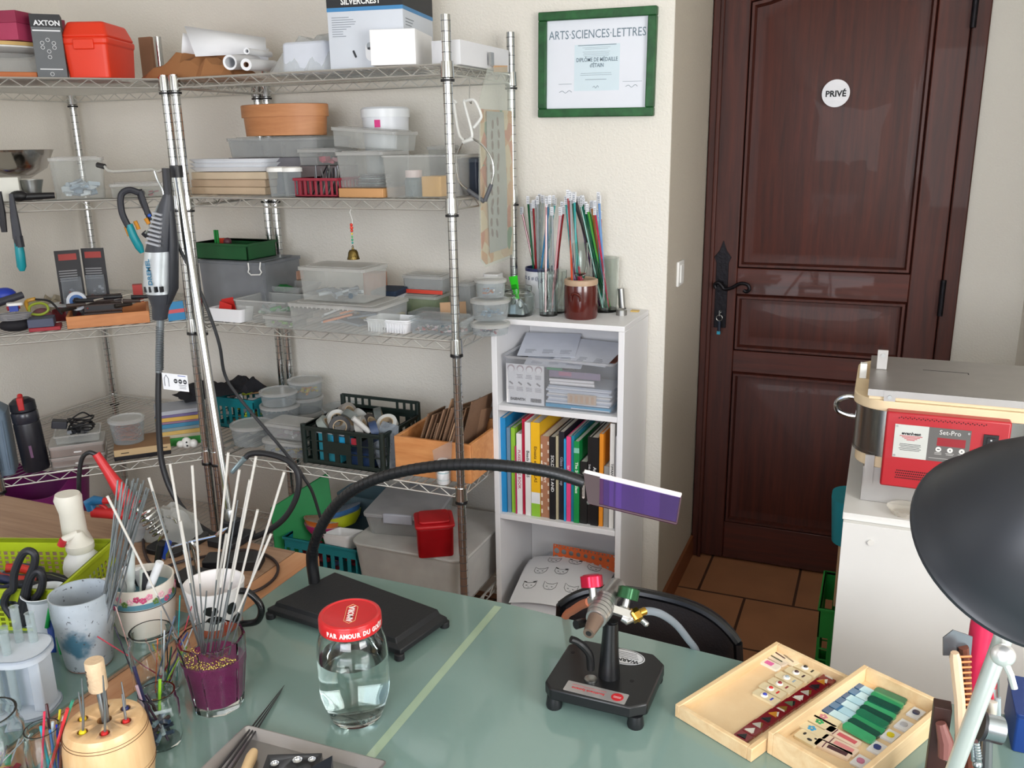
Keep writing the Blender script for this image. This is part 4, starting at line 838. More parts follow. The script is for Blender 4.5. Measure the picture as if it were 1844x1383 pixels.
MB().mat(BB).lathe([(r*.93, 0), (r, .006), (r, .155), (r*.96, .16)]).done('bottle_body', o); MB().mat(M('2b2d36', .25)).lathe([(r*.95, .16), (r*1.0, .163), (r*1.0, .19), (r*.93, .195)]).done('collar_band', o)
MB().mat(BB).lathe([(r*.9, .196), (r*.97, .2), (r*.95, .225), (r*.6, .236), (0, .237)]).done('lid', o); MB().mat(M('b82a2c', .4)).box(-.009, .009, -r*.98, -r*.3, .205, .246).cyl((0, -r*.9, .228), (0, -r*.2, .25), .008).done('clip', o, bevel=.003, label='red clip')
MB().mat(M('6a4a68', .5)).box(-.004, .004, -r-.0006, -r+.002, .05, .09).done('emblem', o)
SV = M('b4b2b0', .3, .9, key='brushed_silver')
for i in range(2):
    f = fit(92, 192, 836, 802, T4, Ke=.02); o = thing('silver_tin', ['lower of two stacked silver tins beside the black bottle', 'upper of two stacked silver tins beside the black bottle'][i], 'tin', (f.p.x, f.p.y, T4+.0375*i), K45, 'stacked silver tins'); w = f.w
    rbox(w, .12, .026, .008, 1, SV).done('tin_body', o, bevel=.001); rbox(w+.003, .123, .010, .008, 1, M('c6c5c4', .3, .8), None, .0265, -.0015).done('lid', o, bevel=.001); MB().mat(M('d8d8d8', .4)).box(-.01, .012, -.0012, 0, .010, .014).done('label', o)
f = fit(95, 178, 776, 750, None, Ke=.03); f.p.z = T4+.0755; clearbox('plastic_box', 'shallow clear box of black cables on the silver tins', f, .11, lid=None, h=.028, k0=.95, r=.01)
o = thing('power_adapter', 'black power adapter with coiled cable on the shallow clear box', 'adapter', (f.p.x-f.n.x*.05, f.p.y-f.n.y*.05, T4+.108), K45); b = MB().mat(M('2b2e36', .4)); b.T = RY(.2); b.box(-.075, -.03, -.015, .02, .0, .025); b.done('adapter_body', o, bevel=.003)
b = MB().mat(BLK)
for j in range(6):
    rr = .026+.003*(j % 3); b.tube([(.015+rr*1.2*math.cos(t*PI/8+j), rr*math.sin(t*PI/8+j)*.9, .002+.006*j+.006*math.sin(t*PI/4+j)) for t in range(17)], .0026, 6)
b.tube(spline([(-.035, 0, .012), (-.02, .0, .03), (.02, .01, .05), (.045, .02, .03)], 5), .0026, 6); b.done('cable', o)
b = jumble(MB(), .08, .08, .03, [BLK, '2a2b30', '7a7c80'], 18, 9, .03, 0); solo(b, 'cable_heap', 'black cables and plugs lying in the shallow clear box', 'cables', (f.p.x-f.n.x*.055, f.p.y-f.n.y*.055, T4+.078), K45, kind='stuff')
f = fit(205, 308, 818, 795, T4, Ke=.02); sbox('black_slab', 'flat black slab under the beige box on the fourth shelf', 'slab', f, .15, M('16161c', .3), h=.014)
f = fit(205, 308, 812, 788, None, Ke=.02); f.p.z = T4+.0145; b = rbox(f.w, .15, .022, .002, 1, M('c2a77e', .6)); b.mat(M('3a2c20', .7)).box(-f.w*.38, -f.w*.24, -.0006, 0, .008, .011).box(f.w*.3, f.w*.44, -.0006, 0, .01, .013); b.mat(M('94704e', .6)).prism(rrect(f.w, .15, .002, 2, 0, .075), .0221, .0225); solo(b, 'wooden_case', 'thin beige and brown wooden case carrying the tub of copper wire', 'case', f.p, K45, bevel=.001)
f = fit(196, 262, 780, 720, None, Ke=.05); f.p.z = T4+.038; o, r, h = tub('wire_tub', 'round clear tub with coiled copper wire on the beige case', f, CLB, LID, .86, 'tub', .012, h=.085)
b = MB()
for j in range(16): rr = r*(.5+.33*((j*37) % 10)/10); b.mat(M(['b8643c', 'c87850', '9c5030'][j % 3], .3, .7)).tube([(rr*math.cos(t*PI/8), rr*math.sin(t*PI/8), .01+.003*j+.003*math.sin(t+j)) for t in range(17)], .0014, 5)
solo(b, 'copper_wire', 'coiled copper wire inside the round clear tub', 'wire', o.location, kind='stuff')
# foam stack
f = fit(284, 372, 790, 700, T4, Ke=.10)
for i, (c, hh) in enumerate((('3f9a48', .028), ('b8b09a', .012), ('c9a860', .014), ('7c8f94', .012), ('3f7fa0', .014), ('8a6a80', .008), ('d0a850', .014), ('6a5f8a', .010), ('a8acb4', .014))):
    zf = T4+sum((.028, .012, .014, .012, .014, .008, .014, .010, .014)[:i])
    solo(rbox(f.w*(1-.02*(i % 3)), .12, hh-.0006, .001, 1, M(c, .8)), 'foam_sheet', ['green bottom sheet', 'beige sheet', 'tan yellow sheet', 'grey green sheet', 'blue sheet', 'mauve sheet', 'golden yellow sheet', 'violet sheet', 'grey top sheet'][i]+' in the pile of coloured foam behind the posts', 'foam sheet', (f.p.x, f.p.y, zf), K45+.04*math.sin(i*5), 'coloured foam sheets', bevel=.001)
f = fit(322, 352, 806, 770, T4, Ke=.03); b = MB().mat(M('e3e3df', .4)).ball((0, .02, .022), .017, 1, 1, 1.2).ball((.022, .02, .017), .015).ball((-.02, .02, .02), .012); b.mat(INK).ball((0, .0, .03), .003).ball((.001, .0, .018), .003); solo(b, 'plug_adapter', 'white plug adapters on the fourth shelf beside the posts', 'adapter', f.p, K45)
o = crumple(MB().mat(M('15161c', .85)), .2, .14, .05, 31, 12, 8); solo(o, 'black_cloth', 'crumpled black cloth on the coloured foam pile behind the posts', 'cloth', (f.p.x-.02, 2.33, T4+.135), K45+.3, ang=20)
f = fit(395, 440, 690, 655, None, Yp=2.44); b = crumple(MB().mat(M('1a1b22', .85)), .15, .1, .05, 32, 10, 6); solo(b, 'black_cloth', 'black cloth lying on the teal basket behind the posts', 'cloth', (f.p.x, f.p.y, T4+.128), -.2, ang=20)
# ================================================================ BOTTOM SHELF
f = fit(662, 832, 1062, 975, T5, rz=0); f.p.y = 2.2; f = fit(640, 832, 1080, 985, T5, Yp=2.19)
o = clearbox('storage_bin', 'large frosted clear bin on the bottom shelf holding white cloth', f, .37, CLR('ededeb', .7, .25, 'frosted_bin'), None, r=.04, h=.16, k0=.93, t=.002); fbin = f
b = MB().mat(CLR('efefed', .8, .2, 'bin_rim')); b.prism(rrect(f.w+.012, .382, .045, 5, 0, .185), .161, .170); b.done('lid', o, bevel=.003)
b = crumple(MB().mat(M('cfc4ba', .9)), f.w*.85, .3, .13, 33, 16, 12, .25); solo(b, 'white_cloth', 'white fluffy cloth inside the large frosted bin', 'cloth', (f.p.x, f.p.y+.03, T5+.004), ang=40)
f = fit(650, 790, 985, 925, None, Yp=2.25); f.p.z = T5+.1705
o = put('clip_box', 'clear box with grey clip lid on the large frosted bin', 'box', f); w = .24; h = .07; d_ = .26
openbox(MB(), w, d_, h, CLD, .02, .002, .9).done('body', o); b = MB().mat(CLR('d2d3d6', .9, .35, 'grey_clip_lid')).prism(rrect(w+.006, d_+.006, .02, 4, 0, d_/2), h-.006, h+.006); b.done('lid', o, bevel=.002)
MB().mat(M('a7abb6', .4)).box(-.05, .05, -.008, .004, h-.022, h+.012).done('clip', o, bevel=.004); MB().mat(M('70747c', .4)).box(-.05, .05, d_-.004, d_+.008, h-.01, h+.012).done('clip', o, bevel=.004)
o.rotation_euler = (0, 0, .18); o.location = (f.p.x-.01, 2.27, T5+.1705)
RD = M('b81620', .4, key='red_plastic')
p = Z(786, 1003, T5+.172); o = thing('red_box', 'bright red lidded plastic box on the large frosted bin', 'box', (p.x, p.y, T5+.1705), .55); s = .118
rbox(s*.92, s*.92, .095, .012, 1.04, CLR('c01822', .9, .3, 'red_translucent')).done('box_body', o, bevel=.002); rbox(s*1.04, s*1.04, .012, .014, 1, RD, None, .094, -.004).done('lid', o, bevel=.004); rbox(s*.8, s*.8, .008, .012, 1, RD, None, .106, .012).done('lid_panel', o, bevel=.003)
f = fit(526, 645, 1052, 985, T5, rz=0); f = fit(520, 645, 1060, 990, T5, Yp=2.22)
crate('teal_basket', 'teal slotted basket holding colourful bowls on the bottom shelf', f, .26, TE, 'basket', .004, 9, 1, solidtop=.3, h=.125); ft = f
def ovalbowl(lab, x, y, z, ci, co, s=.062, rot=(0, 0, 0)):
    b = MB().mat(M(co, .35)).lathe([(s*.5, 0), (s*.85, .022), (s, .042)], sy=.75, seg=32); b.mat(M(ci, .3, var=.02)).lathe([(s, .042), (s*.96, .042), (s*.8, .022), (s*.45, .004), (0, .004)], sy=.75, seg=32)
    solo(b, 'oval_bowl', lab, 'bowl', (x, y, z), rot=rot, group='colourful bowls in the teal basket')
x0, y0 = ft.p.x, ft.p.y
ovalbowl('pink oval bowl, lowest of the nested pair in the teal basket', x0-.05, y0+.09, T5+.105, 'e8e8ec', 'c02a78', .066, (-.1, .1, .3))
ovalbowl('orange oval bowl nested on the pink one', x0-.05, y0+.09, T5+.125, 'eceef0', 'd8742c', .066, (-.1, .1, .3))
ovalbowl('lime yellow oval bowl at the right of the teal basket', x0+.02, y0+.14, T5+.135, 'e6e8ea', 'b8c424', .062, (-.25, -.15, .9))
ovalbowl('blue rimmed oval bowl on the lime yellow bowl', x0+.015, y0+.15, T5+.15, 'e8e9ec', '3f6fa8', .06, (-.25, -.15, .9))
b = MB(); openbox(b, .11, .09, .04, WC, .012, .002, .86); solo(b, 'white_tray', 'white square tray at the right of the colourful bowls', 'tray', (x0+.06, y0+.0, T5+.11), rot=(-.15, -.1, -.1))
b = MB(); openbox(b, .11, .09, .04, WC, .012, .002, .86); solo(b, 'white_tray', 'white square tray nested in another beside the bowls', 'tray', (x0+.062, y0+.0, T5+.122), rot=(-.15, -.1, -.1))
b = MB().mat(M('6a4f62', .6)).box(-.03, .03, -.002, .002, 0, .06); solo(b, 'mauve_card', 'mauve card tucked behind the bowls in the teal basket', 'card', (x0-.08, y0+.16, T5+.11), .4)
stuff_in('dark_pieces', 'dark red and blue pieces at the bottom of the teal basket', ft, ft.w*.85, .2, .09, ['7a1c2a', '27305a', '3a3a40', 'b02a38'], 40, 51, .04)
f = fit(640, 735, 940, 888, None, Yp=2.44); b = MB(); openbox(b, .22, .12, .20, CLR('9cb8c4', .5, .3, 'bluish_bin'), .02, .002, .9); solo(b, 'blue_bin', 'bluish translucent bin behind the grey lid box', 'bin', (-1.62, 2.45, T5))
stuff_in('blue_cloths', 'blue and brown cloths inside the bluish bin at the back', type('o', (), {'p': Vector((-1.62, 2.45, T5)), 'rz': 0}), .18, .1, .17, ['2a6a94', '1f4a70', '6a5a3a'], 26, 52, .05)
# green board leaning
GB = M('0c8a48', .5, key='green_board')
pts = [Y(487, 915, 2.24), Y(590, 851, 2.40), Y(606, 975, 2.36), Y(497, 1010, 2.22)]
b = MB().mat(GB); o_ = sum(pts, Vector())/4; nrm = (pts[1]-pts[0]).cross(pts[3]-pts[0]).normalized()*.006
b.add([tuple(p-o_-nrm) for p in pts]+[tuple(p-o_+nrm) for p in pts], [(0, 1, 2, 3), (7, 6, 5, 4), (0, 4, 5, 1), (1, 5, 6, 2), (2, 6, 7, 3), (3, 7, 4, 0)])
pts2 = None; o = solo(b, 'green_board', 'bright green plastic board leaning behind the teal basket of bowls', 'board', o_, bevel=.002)
# purple tub under the corner unit
p = Vector((-2.47, 1.98, T5))
PU = M('7a1f68', .5, key='purple_plastic'); b = MB().mat(PU); vs = []; n = 40
for (rr, z, inn) in ((.11, 0, 0), (.155, .30, 0), (.151, .30, 1), (.107, .004, 1)):
    for i in range(n):
        a = 2*PI*i/n; hh = max(0, math.cos(a-.25))**6*.10+max(0, math.cos(a-.25-PI))**6*.10
        vs.append((rr*math.cos(a), rr*.85*math.sin(a), z+(hh if z > .1 else 0)))
b.add(vs, [(j*n+i, j*n+(i+1) % n, (j+1)*n+(i+1) % n, (j+1)*n+i) for j in range(3) for i in range(n)]+[tuple(range(3*n, 4*n))]); 
o = thing('purple_tub', 'large purple flexible tub with raised handles under the corner shelves', 'tub', (-2.56, 1.96, T5+.002)); b.done('tub_body', o)
# ================================================================ bookcase
WB = M('e4e4e6', .45, var=.015, key='white_melamine')
BX0, BX1, BY0, BY1, BT = -1.072, -.655, 2.38, 2.655, 1.092
o = thing('bookcase', 'narrow white bookcase with three open compartments by the shelving', 'bookcase', ((BX0+BX1)/2, BY0, 0))
def bb(name, x0, x1, y0, y1, z0, z1): return MB().mat(WB).box(x0-o.location.x, x1-o.location.x, y0-BY0, y1-BY0, z0, z1).done(name, o, bevel=.0012)
bb('side_panel', BX0, BX0+.018, BY0, BY1, 0, BT-.0165); bb('side_panel', BX1-.018, BX1, BY0, BY1, 0, BT-.0165)
bb('top_board', BX0, BX1, BY0, BY1, BT-.016, BT)
for z in (.82, .457, .10): bb('shelf_board', BX0+.0185, BX1-.0185, BY0+.001, BY1-.006, z-.017, z)
bb('plinth', BX0+.0185, BX1-.0185, BY0+.02, BY0+.035, 0, .082); bb('back_panel', BX0+.0185, BX1-.0185, BY1-.005, BY1, .0, BT-.0165)
# ---- box of papers
f = fit(903, 1110, 742, 640, None, Yp=2.395); f.p.z = .8205; w = .352; h = .155; f.p.x = (BX0+BX1)/2
pb_ = thing('storage_box', 'large clear box of papers and packets in the top compartment of the bookcase', 'box', f.p)
def oo(k, i): return rrect(w*k-2*i, .24*k-2*i, .018, 4, 0, .12)
MB().mat(CLR('f1f2f4', .16, .08, 'box_clear')).shell(oo, 0, h, .97, 1, .002).done('body', pb_); MB().mat(CLR('f1f2f4', .5, .1, 'box_rim')).shell(oo, h-.008, h, 1.0, 1.03, .005, floor=False).done('rim', pb_)
def onbox(b, name, lab, cat, dx, dy, dz, rz=0, rot=None, grp=None, **k): return solo(b, name, lab, cat, (f.p.x+dx, f.p.y+dy, f.p.z+dz), rz, grp, rot=rot, **k)
b = MB().mat(M('e9e7e6', .6)).box(-.062, .062, 0, .003, 0, .125)
for i in range(4): b.mat(M('b7a6a6', .5)); b.T = TL(-.045+.03*i, -.0005, .112) @ UP; b.lathe([(.0115, 0), (.0115, .0006)], seg=16); b.mat(M('efecea', .5)).lathe([(.009, .0006), (.009, .001)], (0, -.003, 0), 16); b.T = Matrix()
for i in range(4):
    for j in range(2): lines(b, -.058+.03*i, -.036+.03*i, .092-.04*j, 4, .0035, -.0002, .0008, i+j)
    b.mat(M('8f8d8c', .6)); b.T = TL(-.046+.03*i, -.0005, .065) @ UP @ RZ(-.6); b.box(-.007, .007, -.0025, .0025, 0, .0005); b.T = Matrix(); b.mat(INK)
    lines(b, -.058+.03*i, -.036+.03*i, .052, 3, .0035, -.0002, .0008, i+9)
txt(b, 'EASEWITH', .0115, -.024, .014, -.0008, INK, .9, .0006); b.mat(INK)
for i in range(14): b.box(.018+i*.0025, .018+i*.0025+.0012*(1+i % 2), -.0006, 0, .008, .02)
onbox(b, 'leaflet_card', 'white printed card standing at the left front of the clear paper box', 'card', -.108, .008, .004)
for i in range(9):
    b = rbox(.20, .12, .0055, .001, 1, M(['d8dce2', 'c7ccd6', 'e2e2e4', 'b9c0ca', 'dcd8d4'][i % 5], .7)); 
    onbox(b, 'paper_packet', 'pale packet in the lying stack inside the clear paper box', 'packet', .058+.004*(i % 3), .012+.004*(i % 2), .0165+.0062*i, .02*math.sin(i*3), grp='pale packets stacked in the clear paper box')
b = rbox(.205, .2, .010, .002, 1, M('1f9ac4', .5)); b.mat(PAPER).box(-.02, .1, -.001, .01, .0005, .003); onbox(b, 'blue_folder', 'bright blue folder at the bottom of the clear paper box', 'folder', .06, .01, .004)
b = MB().mat(M('eeeae8', .4)).cyl((-.08, .006, 0), (.06, .006, .002), .0045).cyl((-.078, .006, -.009), (.062, .006, -.008), .0045); onbox(b, 'white_sticks', 'two white sticks lying on the packets in the clear paper box', 'stick', .05, .008, .088)
b = MB().mat(M('cdb79f', .6)).box(-.045, .045, 0, .002, 0, .03)
for i in range(5): b.mat(M('b39a84', .6)); b.T = TL(-.034+.017*i, -.0005, .015) @ UP; b.prism(rrect(.009, .022, .004), 0, .0005); b.T = Matrix()
onbox(b, 'beige_card', 'beige card with oval shapes at the front of the clear paper box', 'card', .075, .0055, .022)
b = MB().mat(M('8a7a90', .4)).box(-.08, .08, 0, .003, 0, .02).mat(M('b07088', .4)).box(-.05, -.01, -.0006, 0, .006, .018).mat(M('2f8a5a', .5)).box(-.09, -.04, .004, .01, .02, .026).mat(INK).box(-.04, 0, .004, .01, .022, .026); onbox(b, 'printed_packet', 'purple grey printed packet under the sheets in the clear box', 'packet', .05, .012, .098)
rr = random.Random(2)
for i, (x, y, z, a, c, lab) in enumerate(((-.03, .02, .125, .12, 'd9dcE4', 'lowest white printed sheet on the papers in the clear box'), (.05, .03, .14, -.15, 'dcdfe7', 'middle white printed sheet leaning out of the clear box'), (-.06, .05, .15, .2, 'd4d8e2', 'white printed sheet at the left leaning out of the clear box'))):
    b = MB().mat(M(c, .7)).box(-.09, .09, 0, .17, 0, .0012); b.mat(M('6a6e78', .8))
    for q in range(3):
        for j in range(5): b.box(-.07+.055*q, -.07+.055*q+.02+.015*rr.random(), .02+.006*j, .0215+.006*j, .0012, .0014)
    onbox(b, 'printed_sheet', lab, 'paper', x, y+.012, z-.004, rot=(.22, 0, a))
b = MB().mat(M('2a2a30', .6)).box(-.035, .035, 0, .14, 0, .002); onbox(b, 'black_folder', 'black folder lying at the back left of the clear box', 'folder', -.075, .09, .142, rot=(.12, 0, .1))
b = MB().mat(M('a9614a', .7)).box(-.1, .1, 0, .1, 0, .002); onbox(b, 'brown_sheet', 'reddish brown sheet under the papers at the back of the clear box', 'sheet', .05, .125, .130, rot=(.05, 0, -.2))
# ---- books
BK = [(905, 914, 752, '1d86c0', .20, '', 'bright blue folder at the left end of the books', None), (915, 921, 770, '6a8aa4', .19, '. . . . . . .', 'grey blue plastic folder with a white dotted edge', 'e9ecf0'),
 (922, 929, 771, '8fc43a', .19, '', 'lime green book, third from the left', None), (929.6, 931.5, 803, 'c02860', .17, '', 'very thin magenta book beside the lime green one', None),
 (932, 941, 781, 'e6e4e4', .17, 'FUSED GLASS BOOK', 'white book with pink lettering between the magenta and crimson ones', 'b04a64'), (941.6, 947, 755, 'b8173c', .18, '', 'crimson book, tall and thin', None),
 (947.6, 957, 760, 'e4e4e2', .20, 'Beads   GLASS', 'tall white book between the crimson and yellow ones', '3a3a3a'), (957.6, 973, 761, 'edb81e', .20, 'Einsatz eines GLAS', 'thick yellow book with a white and lime foot', '6a4a10'),
 (974, 989, 786, 'a8765a', .22, 'Fragile Art', 'thick brown and cream patterned book', 'e8dccf'), (990.5, 1000.5, 786, '17171a', .22, 'SOLDERING AND', 'black book with white capitals beside the patterned one', 'd8d8d6'),
 (1001.2, 1005.5, 785, 'b3a98c', .22, '', 'thin beige book between two black ones', None), (1006, 1015.5, 778, '1b1c26', .22, 'Glass workshop', 'blue black book right of the thin beige one', '9a9aa6'),
 (1016, 1019.5, 790, '2a9ad0', .20, '', 'thin sky blue book left of the pink one', None), (1020, 1027.5, 786, 'e2447e', .21, 'La mosaique', 'bright pink book', 'f0d8e0'),
 (1028, 1033, 785, '0f7f9a', .21, '', 'thin teal book right of the pink one', None), (1033.6, 1043, 794, '138a44', .21, 'The Stained Glass', 'green book with white lettering', 'e4f0e4'),
 (1044, 1056.5, 831, '1a1a1a', .15, 'Murano', 'short black book with a pale oval on its spine', 'c8b8a8'), (1057, 1063, 787, '1b1718', .22, 'THE ART OF GLASS', 'thin black book left of the thick black one', 'cfcfcf'),
 (1063.6, 1077, 787, '121214', .22, 'Art of fire', 'thick black book left of the orange one', 'cfcfcf'), (1078, 1085, 781, 'e08a22', .22, '', 'orange book', None),
 (1086, 1096, 840, '8f8d8a', .14, '', 'short grey book right of the orange one', None), (1097, 1105, 762, 'dedcd8', .21, 'TIFFANY', 'white book with dark capitals near the right end', '3a3a3a'),
 (1106, 1111.5, 785, 'b9b8ba', .21, '', 'pale grey book at the right end of the row', None)]
for i, (a, c, yt, col, dp, ttl, lab, ink) in enumerate(BK):
    pa = Y(a, 942, 2.40); pc = Y(c, 942, 2.40); pt = Y((a+c)/2, yt, 2.40); w = (pc-pa).x; h = min(pt.z-.458, .345)
    o = thing('book', lab+' on the middle shelf', 'book', ((pa.x+pc.x)/2, 2.397+.003*(i % 3), .4575), 0, 'books on the middle shelf')
    cov = M(col, .45, var=.04); b = MB().mat(cov); t = min(.0018, w*.2)
    b.box(-w/2, -w/2+t, .001, dp, 0, h).box(w/2-t, w/2, .001, dp, 0, h).box(-w/2, w/2, 0, .0015, 0, h)
    if ink and ttl:
        fs = min(w*.72, .0135); ln = {'c': 1}
        b.mat(M(ink, .6)).text(ttl, fs, (0, -.0004, h*.56), UP @ RZ(-PI/2), 'CENTER', min(1.15, h*.62/max(.01, .55*fs*len(ttl))), .0002, .0002)
    if i == 7: b.mat(M('e4e6ea', .5)).box(-w/2, w/2, -.0003, 0, h*.14, h*.26).mat(M('8fc43a', .5)).box(-w/2, w/2, -.0003, 0, 0, h*.14)
    if i == 8: 
        b.mat(M('e6d8c4', .5))
        for j in range(9): b.box(-w*.48, -w*.3, -.0003, 0, h*(.05+.1*j), h*(.1+.1*j)); b.box(w*.3, w*.48, -.0003, 0, h*(.1+.1*j), h*(.14+.1*j))
    if i == 16: b.mat(M('d8cfc8', .5)); b.T = TL(0, -.0003, h*.55) @ UP; b.prism(rrect(w*.35, h*.28, w*.17), 0, .0003); b.T = Matrix()
    if i == 15: b.mat(M('7fc0a8', .5)).box(-w/2, w/2, -.0003, 0, h*.86, h*.92)
    b.done('cover', o); MB().mat(M('e6e2d8', .8)).box(-w/2+t, w/2-t, .002, dp-.003, .002, h-.003).done('pages', o)
# ---- lowest compartment
OG = M('d8622c', .45, key='orange_template'); b = MB().mat(OG)
tw, th = .235, .058; hol = []
p0 = Y(985, 1020, 2.52)
# ruler built as strips around real round holes
def holed(b, w, h, t, holes):
    """plate with circular holes: grid cells carrying one hole each"""
    for (x0, x1, z0, z1, r) in holes:
        cx, cz = (x0+x1)/2, (z0+z1)/2; n = 16; vs = []; 
        for s in (0, t):
            for k in range(n):
                a = 2*PI*k/n+PI/4; vs.append((cx+r*math.cos(a), s, cz+r*math.sin(a)))
            for k in range(n):
                a = 2*PI*k/n+PI/4; q = max(abs(math.cos(a)), abs(math.sin(a))); vs.append((cx+(x1-x0)/2*math.cos(a)/q, s, cz+(z1-z0)/2*math.sin(a)/q))
        fs = []
        for k in range(n):
            j = (k+1) % n; fs += [(k, j, n+j, n+k), (3*n+k, 3*n+j, 2*n+j, 2*n+k), (j, k, 2*n+k, 2*n+j), (n+k, n+j, 3*n+j, 3*n+k)]
        b.add(vs, fs)
nh = 9; hs = []
for i in range(nh):
    x0 = -tw/2+tw*i/nh; x1 = x0+tw/nh; r = .0098-.0007*i; hs += [(x0, x1, .0, .024, r*.95), (x0, x1, .024, .048, r)]
for i in range(18): hs.append((-tw/2+tw*i/18, -tw/2+tw*(i+1)/18, .048, .058, .0028))
holed(b, tw, th, .0015, hs)
solo(b, 'circle_template', 'orange drawing template with rows of round holes in the low compartment', 'template', (-.822, 2.55, .232), rot=(-.1, -.0, -.05))
b = MB().mat(M('b9bcc2', .7)).box(-.13, .13, 0, .05, 0, .13); solo(b, 'grey_box_file', 'grey box file standing behind the drawings in the low compartment', 'box', (-.84, 2.565, .1005))
for i, (z, c, lab) in enumerate(((.02, 'd9dade', 'lower sheet of drawing paper curling in the low compartment'), (.034, 'e6e7ea', 'top sheet with rows of hand drawn cat faces'))):
    n = 14; b = MB().mat(M(c, .8, var=.02)); vs = []; W, D = .29, .23
    def zz(u, v): return .0+.055*math.sin(min(1, v*1.15)*PI/2)+.02*(1-(2*u-1)**2)-(.03*(1-v)**3 if i == 0 else 0)
    for s in (0, .0006):
        for j in range(n+1):
            for k in range(n+1): u, v = k/n, j/n; vs.append((W*(u-.5), D*v, zz(u, v)+s))
    N = (n+1)**2; fs = []
    for j in range(n):
        for k in range(n): q = j*(n+1)+k; fs += [(q, q+n+1, q+n+2, q+1), (N+q, N+q+1, N+q+n+2, N+q+n+1)]
    b.add(vs, fs)
    if i == 1:
        b.mat(M('2a2b30', .8))
        def S(x, y): u, v = x/W+.5, y/D; return (x, y, zz(u, v)+.0012)
        for q, (cx, cy, mt) in enumerate(((-.06, .195, 0), (.012, .20, 1), (.08, .19, 0), (-.085, .13, 0), (-.015, .135, 1), (-.10, .065, 1), (-.03, .065, 0), (.04, .07, 0))):
            s = .021; O = [(-1, .0), (-1.05, 1.15), (-.45, .65), (.45, .65), (1.05, 1.15), (1, 0), (.6, -.6), (0, -.75), (-.6, -.6), (-1, 0)]
            b.tube([S(cx+s*x, cy+s*y*.8) for x, y in O], .0007, 4)
            for ex in (-.4, .4): b.tube([S(cx+s*(ex-.12), cy), S(cx+s*(ex+.12), cy)], .0011, 4)
            b.tube([S(cx-s*.15, cy-s*.3), S(cx, cy-s*.38), S(cx+s*.15, cy-s*.3)], .0005, 4)
            if mt: b.tube([S(cx+s*.55, cy+s*.62), S(cx+s*.95, cy+s*.75)], .0028, 4); b.tube([S(cx-s*.95, cy+s*.75), S(cx-s*.55, cy+s*.62)], .0022, 4)
    solo(b, 'paper_sheet', lab, 'paper', (-.862, 2.33-.0*i, .155+z*.6), .06-.05*i, ang=60)
b = rbox(.34, .22, .05, .004, 1, M('6f7c84', .7)); solo(b, 'document_tray', 'grey tray of papers under the curling drawings in the low compartment', 'tray', (-.863, 2.40, .1005))
# ================================================================ on the bookcase
def cyl_at(px, py, z, wpx):
    p = Z(px, py, z); dd = Vector((p.x, p.y, 0)); dist = (p-EYE).dot(_f); r = wpx/2*dist/F; c = p+dd.normalized()*r; return Vector((c.x, c.y, z)), r
c, r = cyl_at(932, 572, BT, 62)
GL = GLASS(); 
o = thing('glass_jar', 'squat glass jar holding crumpled foil and a green tube on the bookcase', 'jar', c)
CG = CLR('f6faf9', .10, .04, 'clear_glass_thin')
MB().mat(GL).lathe([(.0, .003), (r*.9, .003), (r, .012), (r*.99, .06), (r*.82, .072), (r*.84, .085), (r*.88, .086), (r*.87, .070), (r*1.03, .062), (r*1.04, .01), (r*.92, 0), (0, 0)][::-1], seg=36).done('jar_body', o)
b = crumple(MB().mat(M('c4cbd2', .25, .7, .15, 40, key='crumpled_foil')), r*1.3, r*1.3, .05, 41, 9, 9, .5); solo(b, 'crumpled_foil', 'crumpled silver foil inside the squat glass jar', 'foil', (c.x, c.y-r*.65, BT+.005), ang=10)
b = MB(); b.mat(M('2cc41e', .4)); vs = []
b.prism(rrect(.012, .006, .003), 0, .012); 
b.add([(-.007, -.004, .012), (.007, -.004, .012), (.007, .004, .012), (-.007, .004, .012), (-.016, -.0008, .07), (.016, -.0008, .07), (.016, .0008, .07), (-.016, .0008, .07)], [(0, 3, 2, 1), (4, 5, 6, 7), (0, 1, 5, 4), (1, 2, 6, 5), (2, 3, 7, 6), (3, 0, 4, 7)]); b.mat(M('1a8a14', .4)).box(-.011, .009, -.0045, -.003, .03, .045)
solo(b, 'green_tube', 'bright green squeeze tube standing in the squat glass jar', 'tube', (c.x+.005, c.y-r*.2, BT+.05), rot=(0, -.22, -.2))
c, r = cyl_at(975, 556, BT, 58); cm = c
o = thing('white_mug', 'white mug with blue rim and patterns full of glass rods', 'mug', c); hm = .125
b = MB().mat(M('dfe0e4', .3, var=.02)).lathe([(0, 0), (r*.92, 0), (r, .01), (r, hm), (r*.93, hm), (r*.93, .006), (0, .006)], seg=36); b.mat(M('232a58', .3)).lathe([(r*1.005, hm-.009), (r*1.005, hm+.0008), (r*.925, hm+.0008), (r*.925, hm-.009)], seg=36)
for i in range(8): 
    a = -PI/2-1.1+.3*i; b.T = TL(r*math.cos(a), r*math.sin(a), hm-.03) @ RZ(a+PI/2) @ UP; b.mat(M('3a4468', .4)).text('&%$#@&8S'[i], .016, (0, 0, .0004))
b.T = Matrix(); b.done('mug_body', o)
tumb = []
for i, (px, py, z, wd, lab) in enumerate(((988, 571, BT, 40, 'faceted glass tumbler at the front left on the bookcase'), (1001, 566, BT, 42, 'second faceted glass tumbler just behind the front one'))):
    c, r = cyl_at(px, py, z, wd); hh = .14-.01*i
    o = thing('glass_tumbler', lab, 'glass', c, group='tumblers on the bookcase'); MB().mat(GL).lathe([(0, .006), (r*.8, .006), (r*.94, hh), (r, hh), (r*.97, hh*.62), (r*.9, hh*.55), (r*.84, 0), (0, 0)][::-1], seg=10).done('glass_body', o); tumb.append((c, r, hh))
c, r = cyl_at(1046, 577, BT, 61); cp = c; BP = M('4d1610', .22, var=.12, coat=.5, key='brown_glaze')
